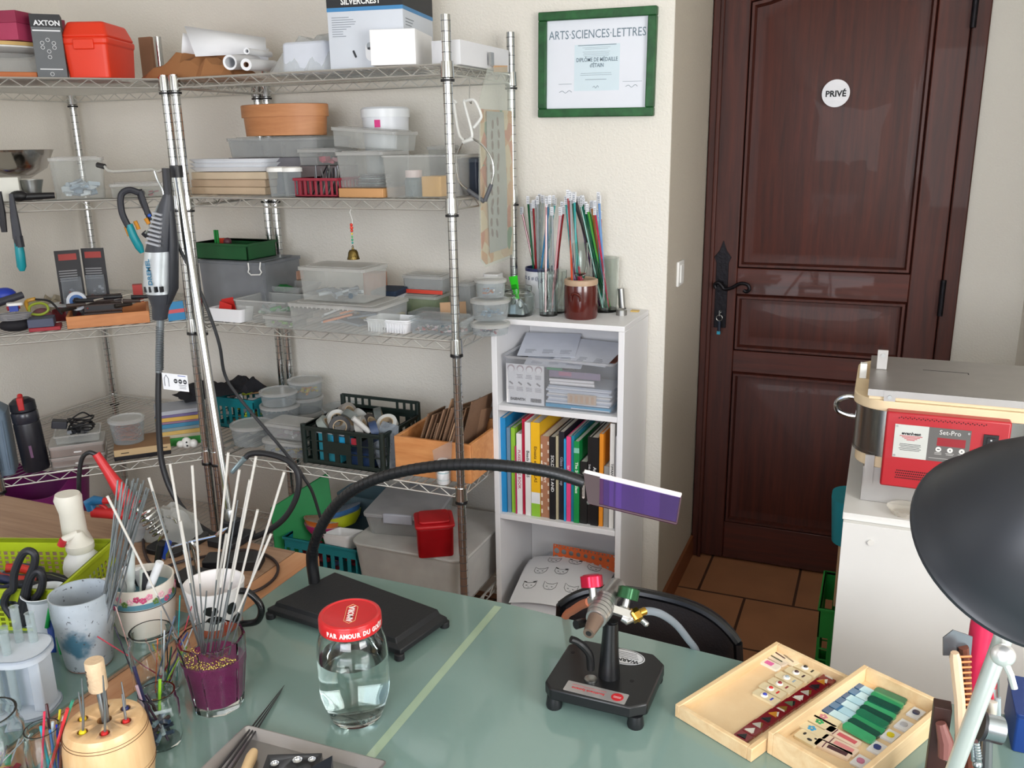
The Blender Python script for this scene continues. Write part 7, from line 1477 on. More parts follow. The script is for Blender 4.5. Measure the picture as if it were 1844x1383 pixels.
# ---- white flared cup, green comb, scissors
c = Z(62, 1195, TZ); c = Vector((-1.335, .985, TZ+.0045)); WP = M('d2d6da', .4, var=.03)
o = thing('white_cup', 'white flared plastic beaker behind the tube rack holding scissors', 'beaker', c); MB().mat(WP).lathe([(0, 0), (.026, 0), (.030, .072), (.038, .082), (.0365, .083), (.028, .073), (.024, .004), (0, .004)], seg=36).done('beaker_body', o); 
b = MB().mat(M('1c3aa0', .5)); 
for a in (-.35, -.15): b.T = RZ(a); b.box(.0285, .0305, -.006, .006, .02, .06)
b.T = Matrix(); b.done('blue_mark', o)
L = rel(c)
GC = M('12a04a', .45, key='bright_green_plastic')
o = thing('green_bracket', 'bright green triangular plastic bracket standing against the white beaker', 'bracket', c+Vector(L(90, 1200, .07))); q = Vector(L(90, 1200, .07))
def G(x, y, off=.07): return tuple(Vector(L(x, y, off))-q)
MB().mat(GC).tube([G(90, 1095), G(104, 1140), G(112, 1182), G(110, 1212), G(106, 1240)], [.0035, .0038, .004, .0038, .0025], 8).tube([G(90, 1095), G(84, 1130)], .0035, 8).tube([G(70, 1200), G(77, 1248)], .0025, 8).tube([G(98, 1190), G(112, 1188)], .0022, 6).tube([G(98, 1196), G(111, 1194)], .0022, 6).done('frame_bar', o)
MB().mat(M('1f4aa8', .5)).add([G(84, 1120, .065), G(95, 1115, .065), G(107, 1215, .065), G(100, 1225, .065)], [(0, 1, 2, 3)]).done('blue_panel', o).modifiers.new('s', 'SOLIDIFY').thickness = .002
o = thing('scissors', 'black handled scissors standing upright in the white beaker', 'scissors', c+Vector((0, 0, .01)))
def Sx(x, y, off=.0): return tuple(Vector(L(x, y, off))-Vector((0, 0, .01)))
for P in ([(22, 1110), (8, 1088), (14, 1068), (24, 1060), (26, 1032), (38, 1002), (50, 992), (62, 998), (62, 1016), (52, 1040), (44, 1068), (34, 1100), (25, 1112)], [(30, 1130), (44, 1100), (50, 1060), (58, 1036), (70, 1028), (77, 1040), (74, 1062), (62, 1080), (50, 1100), (42, 1125)]):
    MB().mat(M('1b1b20', .5)).tube(spline([Sx(*q_, .01) for q_ in P], 4), .0068, 10).done('handle', o)
MB().mat(STEEL).tube([Sx(34, 1125), (0.004, 0, .0)], [.006, .002], 6).tube([Sx(38, 1125), (-.004, 0, .0)], [.006, .002], 6).done('blade', o)
# ---- ceramic cup with metal rods
def mugat(px, py, wtop, hpx_top, name, label, k0=.8):
    b0 = Z(px, py, TZ+.004); return b0
b0 = Z(166, 1212, TZ+.004); rt_ = size(b0, 52); c = b0+Vector((b0.x, b0.y, 0)).normalized()*rt_*.75; c.z = TZ+.0045
hh = (VP(c, 150, 1092, rt_)-c).z
CM = M('a3abb2', .35, var=.28, scale=26, coat=.3, key='speckled_glaze')
_nt = CM.node_tree; _b = _nt.nodes['Principled BSDF']; _src = _b.inputs['Base Color'].links[0].from_socket
_tc = _nt.nodes.new('ShaderNodeTexCoord'); _n = _nt.nodes.new('ShaderNodeTexNoise'); _n.inputs['Scale'].default_value = 45; _n.inputs['Detail'].default_value = 6
_d = _nt.nodes.new('ShaderNodeVectorMath'); _d.operation = 'DISTANCE'; _d.inputs[1].default_value = (rt_*.8*math.cos(-1.12), rt_*.8*math.sin(-1.12), hh*.42)
_nt.links.new(_tc.outputs['Object'], _d.inputs[0]); _nt.links.new(_tc.outputs['Object'], _n.inputs['Vector'])
_m = _nt.nodes.new('ShaderNodeMath'); _m.operation = 'MULTIPLY_ADD'; _m.inputs[1].default_value = .06; _nt.links.new(_n.outputs['Fac'], _m.inputs[0]); _nt.links.new(_d.outputs['Value'], _m.inputs[2])
_r = _nt.nodes.new('ShaderNodeValToRGB'); _r.color_ramp.elements[0].position = .042; _r.color_ramp.elements[0].color = (1, 1, 1, 1); _r.color_ramp.elements[1].position = .060; _r.color_ramp.elements[1].color = (0, 0, 0, 1); _nt.links.new(_m.outputs[0], _r.inputs[0])
_x = _nt.nodes.new('ShaderNodeMix'); _x.data_type = 'RGBA'; _nt.links.new(_r.outputs[0], _x.inputs[0]); _nt.links.new(_src, _x.inputs[6]); _x.inputs[7].default_value = lin('3c6478')+(1,)
_n2 = _nt.nodes.new('ShaderNodeTexNoise'); _n2.inputs['Scale'].default_value = 150; _nt.links.new(_tc.outputs['Object'], _n2.inputs['Vector']); _r2 = _nt.nodes.new('ShaderNodeValToRGB'); _r2.color_ramp.elements[0].position = .66; _r2.color_ramp.elements[1].position = .72; _nt.links.new(_n2.outputs['Fac'], _r2.inputs[0])
_y = _nt.nodes.new('ShaderNodeMix'); _y.data_type = 'RGBA'; _nt.links.new(_r2.outputs[0], _y.inputs[0]); _nt.links.new(_x.outputs[2], _y.inputs[6]); _y.inputs[7].default_value = lin('4a4a4c')+(1,); _nt.links.new(_y.outputs[2], _b.inputs['Base Color'])
o = thing('ceramic_cup', 'speckled grey ceramic cup with a blue blotch holding metal rods', 'cup', c)
MB().mat(CM).lathe([(0, 0), (rt_*.72, 0), (rt_*.78, .006), (rt_*.99, hh*.75), (rt_, hh), (rt_*.95, hh), (rt_*.93, hh*.75), (rt_*.72, .008), (0, .008)], seg=44).mat(M('a86a50', .6)).lathe([(rt_*.71, .0), (rt_*.735, .001), (rt_*.77, .0055), (rt_*.76, .006)], seg=44).done('cup_body', o)
b = MB(); rs = random.Random(5); L = rel(c)
tops = [(212, 865), (220, 868), (229, 862), (238, 866), (244, 870), (249, 861), (254, 872), (259, 865), (264, 878), (268, 880), (230, 875), (236, 880), (247, 884), (262, 890), (224, 885), (241, 862), (218, 880), (252, 890)]
for k, (px, py) in enumerate(tops):
    f0 = Vector((rs.uniform(.1, .5)*rt_, rs.uniform(-.3, .3)*rt_, .012)); t = Vector(L(px, py, rs.uniform(-.02, .02)))
    solo(MB().mat(M('9ba2a5', .35, .8)).cyl((0, 0, 0), tuple(t-f0), .0015, seg=7), 'metal_rod', 'long thin grey metal rod leaning in the speckled ceramic cup', 'rod', c+f0, 0, 'metal rods in the ceramic cup')
# ---- floral mug with markers
b0 = Z(268, 1152, TZ+.004); rt_ = size(b0, 58); c = b0+Vector((b0.x, b0.y, 0)).normalized()*rt_*.85; c.z = TZ+.0045; hh = (VP(c, 268, 1068, rt_)-c).z
o = thing('floral_mug', 'cream mug with a pink flower border holding white markers', 'mug', c); CW = M('e0d8cc', .3, var=.03, coat=.4, key='cream_ceramic')
b = MB().mat(CW).lathe([(0, 0), (rt_*.72, 0), (rt_*.86, .006), (rt_*.97, hh*.5), (rt_, hh), (rt_*.95, hh), (rt_*.92, hh*.5), (rt_*.72, .008), (0, .008)], seg=44); b.done('mug_body', o)
b = MB(); b.mat(M('5a8a9a', .4)).lathe([(rt_*.99+.0004, hh*.64), (rt_*.996+.0008, hh*.74), (rt_*.99+.0004, hh*.74)], seg=44); b.mat(INK).lathe([(rt_*.985+.0006, hh*.615), (rt_*.985+.001, hh*.625)], seg=44)
rf = random.Random(3)
for k in range(34):
    a = 2*PI*k/34; z = hh*(.66+.22*rf.random()); b.T = TL(rt_*1.0*math.cos(a), rt_*1.0*math.sin(a), z) @ RZ(a) @ RY(PI/2); b.mat(M(['c04a74', 'd88aa0', '5a7a3a', 'e0b0b8', 'b03a60'][k % 5], .4))
    for q in range(5): e_ = 2*PI*q/5+k; b.ball((.0036*math.cos(e_), .0036*math.sin(e_), .0), .0030, 1, 1, .25, 6, 4)
b.T = Matrix(); b.done('flower_border', o, label='pink and blue flower border')
P = [(-rt_*.8, rt_*.3), (-rt_*1.25, rt_*.45), (-rt_*1.5, rt_*.4)]
b = MB().mat(CW); b.T = RZ(.2); b.tube(spline([(-rt_*.93, 0, hh*.85), (-rt_*1.35, 0, hh*.86), (-rt_*1.55, 0, hh*.6), (-rt_*1.3, 0, hh*.35), (-rt_*.93, 0, hh*.2)], 5), .0055, 10); b.T = Matrix(); b.done('handle', o)
L = rel(c); mk = [(236, 992, 'd4dcda', .0062, 'pale grey topped'), (226, 1022, 'e6e8ea', .0062, 'white'), (246, 1024, 'eceef0', .007, 'white round ended'), (288, 1012, 'e4e6e8', .0068, 'white capped'), (215, 1045, 'd8dcde', .006, 'white slanting'), (233, 1050, 'e0e2e4', .006, 'short white'), (262, 1030, '2a2c30', .005, 'black'), (274, 1030, '1c1e22', .007, 'thick black'), (221, 1010, '3a3c40', .004, 'thin dark'), (256, 1025, 'b8c0b8', .004, 'grey green')]
for k, (px, py, col, rr_, lab) in enumerate(mk):
    f0 = Vector(((.5-k/10)*-.5*rt_, (k % 3-1)*.4*rt_, .01)); t = Vector(L(px, py, .02-.02*(k % 3))); v = t-f0; u_ = v.normalized()
    o = thing('marker_pen', lab+' marker pen standing in the floral mug', 'pen', c+f0, 0, None); MB().mat(M(col, .4)).tube([(0, 0, 0), tuple(v*.985), tuple(v)], [rr_, rr_, rr_*.75], 14).done('barrel', o); MB().mat(M(col, .3, var=.02)).tube([tuple(v*.62), tuple(v*.995)], rr_*1.08, 14).done('cap', o)
# ---- white mug with black patches
b0 = Z(388, 1146, TZ); rt_ = size(b0, 48); c = b0+Vector((b0.x, b0.y, 0)).normalized()*rt_*.85; c = Vector((-1.060, 1.112, TZ+.0003)); hh = (VP(c, 385, 1072, rt_)-c).z
rt_ = size(c, 53)
o = thing('patterned_mug', 'white mug with black patches and a black handle behind the purple tumbler', 'mug', c); MW = M('e6e2e0', .25, var=.02, coat=.5)
MB().mat(MW).lathe([(0, 0), (rt_*.70, 0), (rt_*.78, .006), (rt_*.9, hh*.6), (rt_, hh), (rt_*.95, hh), (rt_*.85, hh*.6), (rt_*.7, .008), (0, .008)], seg=44).done('mug_body', o)
b = MB().mat(M('151416', .3, coat=.5))
def patch(b, a, z, sw, sh, n=18):
    rz_ = rt_*(.78+.22*z) if z > .5 else rt_*(.78+.2*z); vs = []
    for q in (.01, .5, 1):
        for i in range(n):
            t = 2*PI*i/n; zz = hh*z+sh*q*math.sin(t); fr_ = zz/hh; rr_ = rt_*((.78+.12*fr_/.6) if fr_ < .6 else (.9+.1*(fr_-.6)/.4))+.0006; an = a+sw*q*math.cos(t)/rr_; vs.append((rr_*math.cos(an), rr_*math.sin(an), zz))
    b.add(vs, [(j*n+i, j*n+(i+1) % n, (j+1)*n+(i+1) % n, (j+1)*n+i) for j in range(2) for i in range(n)])
for a, z, sw, sh in ((-1.02, .66, .013, .010), (-.28, .62, .010, .012), (-.92, .42, .016, .012), (-.05, .35, .01, .009)): patch(b, a, z, sw, sh)
b.mat(M('a8402a', .4)); patch(b, -.55, .16, .007, .006); patch(b, -.65, .24, .003, .004); patch(b, -.5, .26, .003, .004); patch(b, -.38, .22, .003, .004)
b.mat(M('b0583c', .4)).lathe([(rt_*.71, .0005), (rt_*.795, .0065), (rt_*.81, .016)], seg=44); b.done('printed_patch', o)
b = MB().mat(BLKG); b.T = RZ(.15); b.tube(spline([(rt_*.9, 0, hh*.88), (rt_*1.3, 0, hh*.86), (rt_*1.68, 0, hh*.6), (rt_*1.5, 0, hh*.28), (rt_*.85, 0, hh*.16)], 6), .0062, 12); b.T = Matrix(); b.done('handle', o, label='glossy black handle')
# ---- lime basket with pliers
LG = M('a4b41c', .45, key='lime_plastic')
p0 = Vector((-1.56, 1.17, TZ)); 
zr = TZ+.088; c1_, c2_, c3_ = Z(102, 1062, zr), Z(204, 972, zr), Z(60, 932, zr)
f = Fit(); ub = (c2_-c1_); f.w = ub.length; f.rz = math.atan2(ub.y, ub.x); f.h = .088; db_ = (c3_-c2_).length; f.p = (c1_+c2_)/2; f.p.z = TZ+.0005; f.n = Vector((0, 0, 0))
crate('lime_basket', 'lime green slotted basket full of pliers on the work table', f, db_, LG, 'basket', .003, 14, 5, solidtop=.32, h=.088)
uB = Vector((math.cos(f.rz), math.sin(f.rz), 0)); vB = Vector((-uB.y, uB.x, 0)); 
def inb(x, y, z): return f.p+uB*x+vB*y+Vector((0, 0, z))
def plier(lab, a, b_, col, r=.009, jc='3a3c40'):
    o = thing('pliers', lab, 'pliers', a); v = b_-a; s = v.cross(Vector((0, 0, 1))).normalized()*.016
    for q in (-1, 1): MB().mat(M(col, .4)).tube(spline([tuple(v*.45), tuple(v*.3+s*q), tuple(s*q*1.3), tuple(-v*.15+s*q*.9)], 4), [r*.6]*4+[r]*9, 10).done('handle', o)
    MB().mat(M(jc, .35, .8)).tube([tuple(v*.4), tuple(v*.6), tuple(v)], [r*.9, r*1.2, r*.35], 8).done('jaws', o)
plier('red handled pliers lying on top in the lime basket', inb(-.02, .14, .075), inb(-.03, .01, .06), 'a8241a')
plier('dark blue handled pliers in the lime basket', inb(-.07, .17, .080), inb(-.06, .02, .07), '1c2240', .009)
plier('teal handled pliers at the front of the lime basket', inb(-.10, .16, .066), inb(-.09, .03, .055), '0f6a7a')
plier('second dark blue handled pliers under the top pair', inb(.03, .16, .05), inb(.02, .04, .04), '222a50')
# ---- white bottles
BT_ = M('d8d4c8', .5, var=.06, scale=30, key='stained_white_plastic')
b0 = Z(138, 1078, TZ); c = Vector((b0.x-.005, b0.y+.03, TZ+.0045))
o = thing('glue_bottle', 'stained white squeeze bottle with a red mark on its nozzle', 'bottle', c); L = rel(c)
MB().mat(M('dcdcda', .45)).lathe([(0, 0), (.033, 0), (.036, .004), (.036, .055), (.032, .07), (.024, .08), (.022, .085)], seg=32).done('bottle_body', o)
MB().mat(BT_).lathe([(.024, .085), (.026, .09), (.026, .10), (.014, .112), (.008, .125)], seg=28).done('cap', o); MB().mat(BT_).tube([(0, 0, .12), L(118, 970, .01), L(128, 985, .0)], [.009, .008, .006], 12).done('nozzle', o)
MB().mat(M('c02c34', .5)).tube([tuple(Vector(L(110, 982, .015))), tuple(Vector(L(114, 972, .015)))], .0075, 12).done('red_mark', o); MB().mat(M('b82c34', .5)).box(.010, .020, -.0368, -.034, .010, .026).done('red_label', o)
c = Vector((-1.50, 1.235, TZ+.0003)); L = rel(c)
o = thing('white_sheath', 'tall stained white plastic holder with flared worn top behind the bottle', 'holder', c)
b = MB().mat(BT_); b.tube([L(150, 1000), L(135, 960), L(128, 920), L(122, 897), L(121, 889)], [.034, .025, .024, .028, .024], 20); b.tube([(0, 0, 0), L(155, 1030), L(150, 1000)], [.03, .03, .03], 16); b.done('holder_body', o)
# soldering iron: red handle, cable, spring stand
c = Vector((-1.385, 1.36, TZ+.0003)); L = rel(c)
o = thing('soldering_iron', 'soldering iron with a red conical handle resting in its coil stand', 'soldering iron', c+Vector((0, 0, .09))); q0 = Vector((0, 0, .09))
def A2(x, y, off=0.): return tuple(Vector(L(x, y, off))-q0)
MB().mat(M('c0282c', .4, key='red_handle')).tube([A2(173, 817), A2(195, 850), A2(222, 890), A2(240, 912)], [.0085, .0105, .0165, .0195], 18).done('handle', o)
MB().mat(CHROME).tube([A2(240, 912), A2(262, 930), A2(290, 962)], [.006, .005, .003], 12).done('iron_tip', o)
MB().mat(BLK).tube(spline([A2(174, 819), A2(160, 815), A2(147, 828), A2(142, 870), A2(146, 930), A2(152, 990), A2(165, 1050, .06)], 6), .0048, 10).done('power_cable', o)
o = thing('iron_stand', 'soldering iron stand with a chrome coil and black base', 'stand', c); MB().mat(BLK).prism(rrect(.09, .12, .02, 4), 0, .012).done('base', o, bevel=.002)
a = Vector(L(262, 920)); z_ = Vector(L(288, 958)); ax = (z_-a); s1 = ax.cross(Vector((0, 1, 0))).normalized(); s2 = ax.cross(s1).normalized(); pp = []
for k in range(121): t = k/120; an = t*2*PI*5.5; rr_ = .025-.009*t; pp.append(tuple(a+ax*t+(s1*math.cos(an)+s2*math.sin(an))*rr_))
MB().mat(CHROME).tube(pp, .0028, 6).done('coil', o); MB().mat(CHROME).tube(spline([pp[60], (.0, .0, .06), (0, 0, .012)], 4), .0025, 8).done('coil_arm', o)
# helping hands tool
c = Vector((-1.215, 1.235, TZ+.0003)); L = rel(c); o = thing('helping_hand', 'helping hand tool with clips and a black base behind the markers', 'clamp tool', c)
MB().mat(BLK).prism(rrect(.1, .06, .01), 0, .02).done('base', o, bevel=.003); MB().mat(CHROME).tube([L(310, 985), L(345, 975), L(390, 965)], .003, 8).cyl((0, 0, .02), L(345, 975), .004).done('cross_bar', o)
for (x, y, x2, y2) in ((310, 985, 296, 1010), (345, 975, 360, 995), (390, 965, 410, 950), (300, 955, 285, 975)): MB().mat(CHROME).tube([L(x, y), L((x+x2)/2, (y+y2)/2), L(x2, y2)], [.004, .006, .0015], 8).done('alligator_clip', o)
MB().mat(M('1c3a88', .4)).tube([L(304, 975), L(296, 1005)], [.006, .005], 10).mat(BLK).tube([L(290, 980), L(282, 1020)], [.008, .006], 10).done('screw_grip', o)
c = Vector((-1.19, 1.30, TZ+.0003)); solo(rbox(.12, .05, .022, .006, 1, BLK), 'black_tool_block', 'low black metal block with clamps on the woodgrain table', 'block', c, .4, bevel=.002)
# cable on the table
P = [Z(x, y, TZ+.005) for x, y in ((300, 935), (262, 960), (262, 1000), (285, 1022), (330, 1010), (380, 1000), (440, 990), (480, 1000), (500, 1018), (495, 1040), (470, 1060), (440, 1070))]
q = P[5].copy(); solo(MB().mat(M('2c1c1a', .5)).tube(spline([tuple(p-q) for p in P], 6), .0032, 8), 'brown_cable', 'dark brown cable looping over the work table onto the orange edging', 'cable', q)
# spray bottle
c = Vector((-1.60, 1.40, TZ-.25)); c = Vector((-1.56, 1.50, .52)); L = rel(c)
c = Vector((-1.50, 1.36, TZ+.0003)); L = rel(c)
o = thing('spray_bottle', 'spray bottle with a blue and red trigger head behind the lime basket', 'bottle', c); h0 = Vector(L(168, 922))
MB().mat(CLR('d8dce0', .8, .3)).lathe([(0, 0), (.03, 0), (.032, .004), (.032, h0.z*.5), (.014, h0.z*.8), (.012, h0.z*.86)], (h0.x*0, 0, 0), 24).done('bottle_body', o)
MB().mat(M('c42a2c', .4)).tube([(0, 0, h0.z*.84), tuple(Vector(L(167, 922)))], .0125, 14).done('collar', o)
MB().mat(M('1f6a9c', .4)).tube([tuple(Vector(L(166, 918))), tuple(Vector(L(160, 905))), tuple(Vector(L(170, 901))), tuple(Vector(L(186, 902)))], [.011, .0115, .011, .008], 12).done('spray_head', o)
MB().mat(M('c42a2c', .4)).tube([tuple(Vector(L(186, 902))), tuple(Vector(L(198, 901)))], .0075, 10).tube(spline([tuple(Vector(L(180, 908))), tuple(Vector(L(190, 914))), tuple(Vector(L(197, 926)))], 4), .0045, 8).done('trigger', o)
c = Vector((-1.45, 1.39, TZ+.0003)); b = crumple(MB().mat(CLR('dcdcd8', .6, .3)), .13, .08, .09, 61, 10, 7, .3); solo(b, 'plastic_bag', 'crumpled translucent bag behind the soldering iron on the work table', 'bag', (-1.42, 1.345, TZ+.0003), ang=30)
# ================================================================ white cabinet and kiln
CW_ = M('cfceca', .45, var=.015, key='cabinet_white')
o = thing('white_cabinet', 'plain white cabinet under the kiln right of the door', 'cabinet', (.30, 1.82, 0))
MB().mat(CW_).box(-.325, .50, .003, .54, 0, .834).done('cabinet_body', o, bevel=.001); MB().mat(CW_).box(-.327, .502, 0, .545, .8345, .85).done('top_board', o, bevel=.001)
MB().mat(CW_).box(-.325, .50, -.014, .002, .01, .8342).done('front_panel', o, bevel=.001); MB().mat(M('d4d2cc', .4)).cyl((-.269, -.0145, .798), (-.269, -.018, .798), .006).done('cover_cap', o)
KC = M('d9c3a0', .8, bump=.15, bscale=90, key='kiln_fibre'); KS = M('8d8a86', .22, .95, .08, 8, key='kiln_steel'); KG = M('aaa7a4', .45, .8, .1, 20, key='galvanised')
ko = Vector((0, 1.90, .85)); o = thing('glass_kiln', 'small electric kiln with steel sides, cream fibre lid and red control box', 'kiln', ko)
def kb_(x0, x1, y0, y1, z0, z1, m, name, bev=.001, lab=None): return MB().mat(m).box(x0, x1, y0-1.9, y1-1.9, z0-.85, z1-.85).done(name, o, bevel=bev, label=lab)
kb_(.003, .44, 1.901, 2.22, .8502, .928, KG, 'base_box')
def kr(x0, x1, y0, y1, r, z0, z1, m, name, bev=0): return MB().mat(m).prism(rrect(x1-x0, y1-y0, r, 8, (x0+x1)/2, (y0+y1)/2-1.9), z0-.85, z1-.85).done(name, o, bevel=bev)
kr(-.016, .46, 1.897, 2.25, .06, .928, .955, KC, 'bottom_slab', .002); kr(-.022, .465, 1.895, 2.255, .065, .955, 1.056, KS, 'steel_jacket')
b = MB().mat(KS).prism(rrect(.489, .362, .066, 8, .2215, .175), .106-.002, .110).prism(rrect(.489, .362, .066, 8, .2215, .175), .198, .203); b.done('jacket_band', o)
kr(-.028, .47, 1.885, 2.26, .075, 1.056, 1.078, KC, 'fibre_ring', .002)
kb_(.001, .46, 1.893, 2.20, 1.0782, 1.093, KC, 'lid_fibre', .001, 'cream lid edge')
b = MB().mat(KG).box(-.001, .462, -.010, .302, .2432, .2502).box(-.001, .462, -.0105, -.009, .236, .2502); b.mat(M('2a2826', .7)); s_ = Z(1662, 666, 1.1005)-ko; e_ = Z(1745, 674, 1.1005)-ko; b.box(s_.x, e_.x, s_.y-.0015, s_.y+.0015, .2502, .2506).box(e_.x-.002, e_.x, s_.y-.014, s_.y, .2502, .2505); b.done('lid_sheet', o, label='grey metal lid sheet')
p = Z(1588, 665, 1.1005)-ko
MB().mat(KG).box(p.x-.012, p.x+.010, p.y-.002, p.y+.001, .2503, .295).done('hinge_strap', o, bevel=.001); MB().mat(STEEL).cyl((p.x, p.y-.006, .283), (p.x, p.y+.001, .283), .0045).done('bolt', o)
MB().mat(KG).box(.030, .052, -.0125, -.0108, .215, .2495).done('front_strap', o); MB().mat(STEEL).cyl((.041, -.0165, .237), (.041, -.0122, .237), .004).done('bolt', o)
MB().mat(KG).box(.006, .024, -.0068, -.0035, .040, .106).done('front_strap', o); MB().mat(M('d8d8d4', .5)).box(-.022, -.008, .16, .175, .2285, .262).done('white_block', o)
a = [Y(x, y, 2.08)-ko for x, y in ((1542, 716), (1525, 714), (1508, 722), (1508, 738), (1525, 747), (1542, 750))]
MB().mat(CHROME).tube(spline([tuple(q) for q in a], 5), .006, 10).done('side_handle', o)
b = MB().mat(M('a81b25', .4, coat=.1, key='kiln_red')).prism([(.038, -.040), (.262, -.040), (.262, -.006), (.038, -.006)], .054, .214)
cb = b.done('control_box', o, bevel=.004, label='red control box')
b = MB().mat(M('c2c4be', .4, .1)).box(.056, .1185, -.0412, -.0402, .120, .190).mat(M('5c5a58', .5)).box(.1185, .194, -.0412, -.0402, .120, .190)
yy = -.0414
txt(b, 'Set-Pro', .0135, .157, .181, yy, M('d0cfcc', .5), .95); txt(b, 'evenheat', .0085, .087, .172, yy, INK, 1.15, .0003)
b.mat(M('b04048', .5))
for k in range(4): b.box(.087-.021+.0045*k, .087+.021-.0045*k, yy-.0001, -.041, .166-.0028*k, .1675-.0028*k)
b.mat(M('8a1822', .3)).box(.135, .186, yy, -.041, .153, .170)
b.mat(INK); lines(b, .066, .108, .149, 5, .0032, -.0412, .001, 7); b.mat(M('c8c8c6', .5))
for k in range(3): 
    b.T = TL(.139+.021*k, -.0411, .1455) @ UP; b.mat(M('d4d2ce', .4)).lathe([(.0052, 0), (.0052, .0006)], seg=18); b.mat(INK).prism([(-.002, -.0012), (.002, -.0012), (0, .002)] if k else [(-.0025, -.001), (.0025, -.001), (.0025, .001), (-.0025, .001)], .0006, .0008); b.T = Matrix(); b.mat(M('bcbab6', .5)); lines(b, .131+.021*k, .147+.021*k, .138, 2, .003, -.0412, .0008, k)
lines(b, .122, .19, .126, 1, .003, -.0412, .0007)
for x, z in ((.060, .186), (.190, .184), (.060, .124), (.190, .124)): b.mat(STEEL).cyl((x, -.0425, z), (x, -.041, z), .0022, seg=8)
b.done('control_plate', cb)
b = MB().mat(BLK).box(.216, .242, -.044, -.040, .158, .186).box(.222, .236, -.047, -.044, .163, .181); b.mat(M('c8c8c8', .5)).box(.2275, .2305, -.0474, -.0469, .175, .178).box(.2275, .2305, -.0474, -.0469, .168, .1695); b.done('power_switch', cb)
b = MB().mat(M('cfdbe0', .5)).box(.215, .243, -.0408, -.0402, .132, .154); b.mat(M('6a8a9a', .6)); lines(b, .218, .240, .150, 5, .0035, -.0409, .001, 3); b.done('label', cb)
b = MB().mat(M('2a0a0c', .8))
for j in range(4):
    for i in range(34): b.T = TL(.066+.0037*i+.0018*(j % 2), -.0403, .076+.0052*j) @ UP; b.lathe([(.0015, 0), (.0015, .0003)], seg=6)
for i in range(40): b.T = TL(.062+.004*i, -.0403, .203+.0022*(i % 2)) @ UP; b.lathe([(.0013, 0), (.0013, .0003)], seg=6)
b.T = Matrix(); b.done('vent_hole', cb)
p = Z(1630, 936, .85); o = thing('glass_dish', 'small clear glass dish on the front edge of the white cabinet', 'dish', (p.x, 1.856, .8503)); MB().mat(CLR('f0eee8', .3, .05, 'dish_clear')).lathe([(0, 0), (.026, 0), (.036, .014), (.0365, .014), (.026, .002), (0, .002)], seg=30).done('dish_body', o)
# green crate and teal basket behind the cabinet
f = Fit(); f.w = .26; f.h = .31; f.rz = 0; f.p = Vector((.055, 2.40, .0005)); f.n = Vector((0, -1, 0))
crate('green_crate', 'tall bright green slotted crate on the floor between cabinet and door', f, .24, M('1c8a38', .5, key='crate_green'), 'crate', .005, 7, 5, solidtop=.30)
b = MB().mat(M('0d7a86', .45)).prism(rrect(.24, .14, .05, 6), 0, .13, 1.08); solo(b, 'teal_bucket', 'teal plastic bucket on top of boxes behind the white cabinet', 'bucket', (.06, 2.47, .505))
solo(rbox(.20, .16, .19, .004, 1, M('a98a68', .7)), 'brown_carton', 'brown carton standing on the green crate behind the cabinet', 'box', (.06, 2.42, .3125))
# ================================================================ desk lamp
LB = M('22252b', .42, coat=.0, key='lamp_black_enamel')
Cs = EYE+ray(1842, 985)*.76; RTv, UPv, TOv = RT, -DN, -_f
ax = (RTv*.06+UPv*.62+TOv*.78).normalized()
lamp_base = Z(1655, 1570, TZ); o = thing('desk_lamp', 'black desk lamp with a bell shade and chrome arm at the right edge', 'lamp', lamp_base)
T_ = Matrix.Translation(Cs-lamp_base) @ ax.to_track_quat('Z', 'Y').to_matrix().to_4x4(); Rs = .094
b = MB().mat(LB); b.T = T_; b.lathe([(Rs, -.002), (Rs*1.025, 0), (Rs*1.02, .003), (Rs*.985, .006), (Rs*.93, .026), (Rs*.83, .052), (Rs*.68, .078), (Rs*.48, .098), (Rs*.36, .106), (Rs*.34, .132), (0, .134), (0, .132), (Rs*.32, .130), (Rs*.34, .104), (Rs*.46, .096), (Rs*.66, .076), (Rs*.81, .051), (Rs*.91, .025), (Rs*.965, .004)], seg=72, closed=True); b.done('lamp_shade', o)
b = MB().mat(M('f2ede0', .4)); b.T = T_; b.ball((0, 0, .055), .026); b.cyl((0, 0, .075), (0, 0, .115), .014); b.done('bulb', o)
J = EYE+ray(1806, 1150)*.80; J2 = EYE+ray(1812, 1090)*.80
B2 = lamp_base+Vector((0, 0, .02)); CHB = M('f4f4f2', .32, .75, .02, key='bright_chrome')
MB().mat(CHB).tube([tuple(B2-lamp_base), tuple(J-lamp_base), tuple(J2-lamp_base)], .0080, 18).done('arm', o)
J3 = EYE+ray(1806, 1180)*.785; MB().mat(CHB).ball(tuple(J3-lamp_base), .0105, 1, .8, 1, 20, 12).done('joint', o); 
MB().mat(CHB).tube([tuple(EYE+ray(x, y)*.785-lamp_base) for x, y in ((1808, 1190), (1820, 1215), (1827, 1240))], [.0035, .003, .0028], 10).done('wing_lever', o)
MB().mat(LB).lathe([(0, 0), (.075, 0), (.078, .004), (.074, .014), (.02, .022), (0, .022)], seg=48).done('base', o)
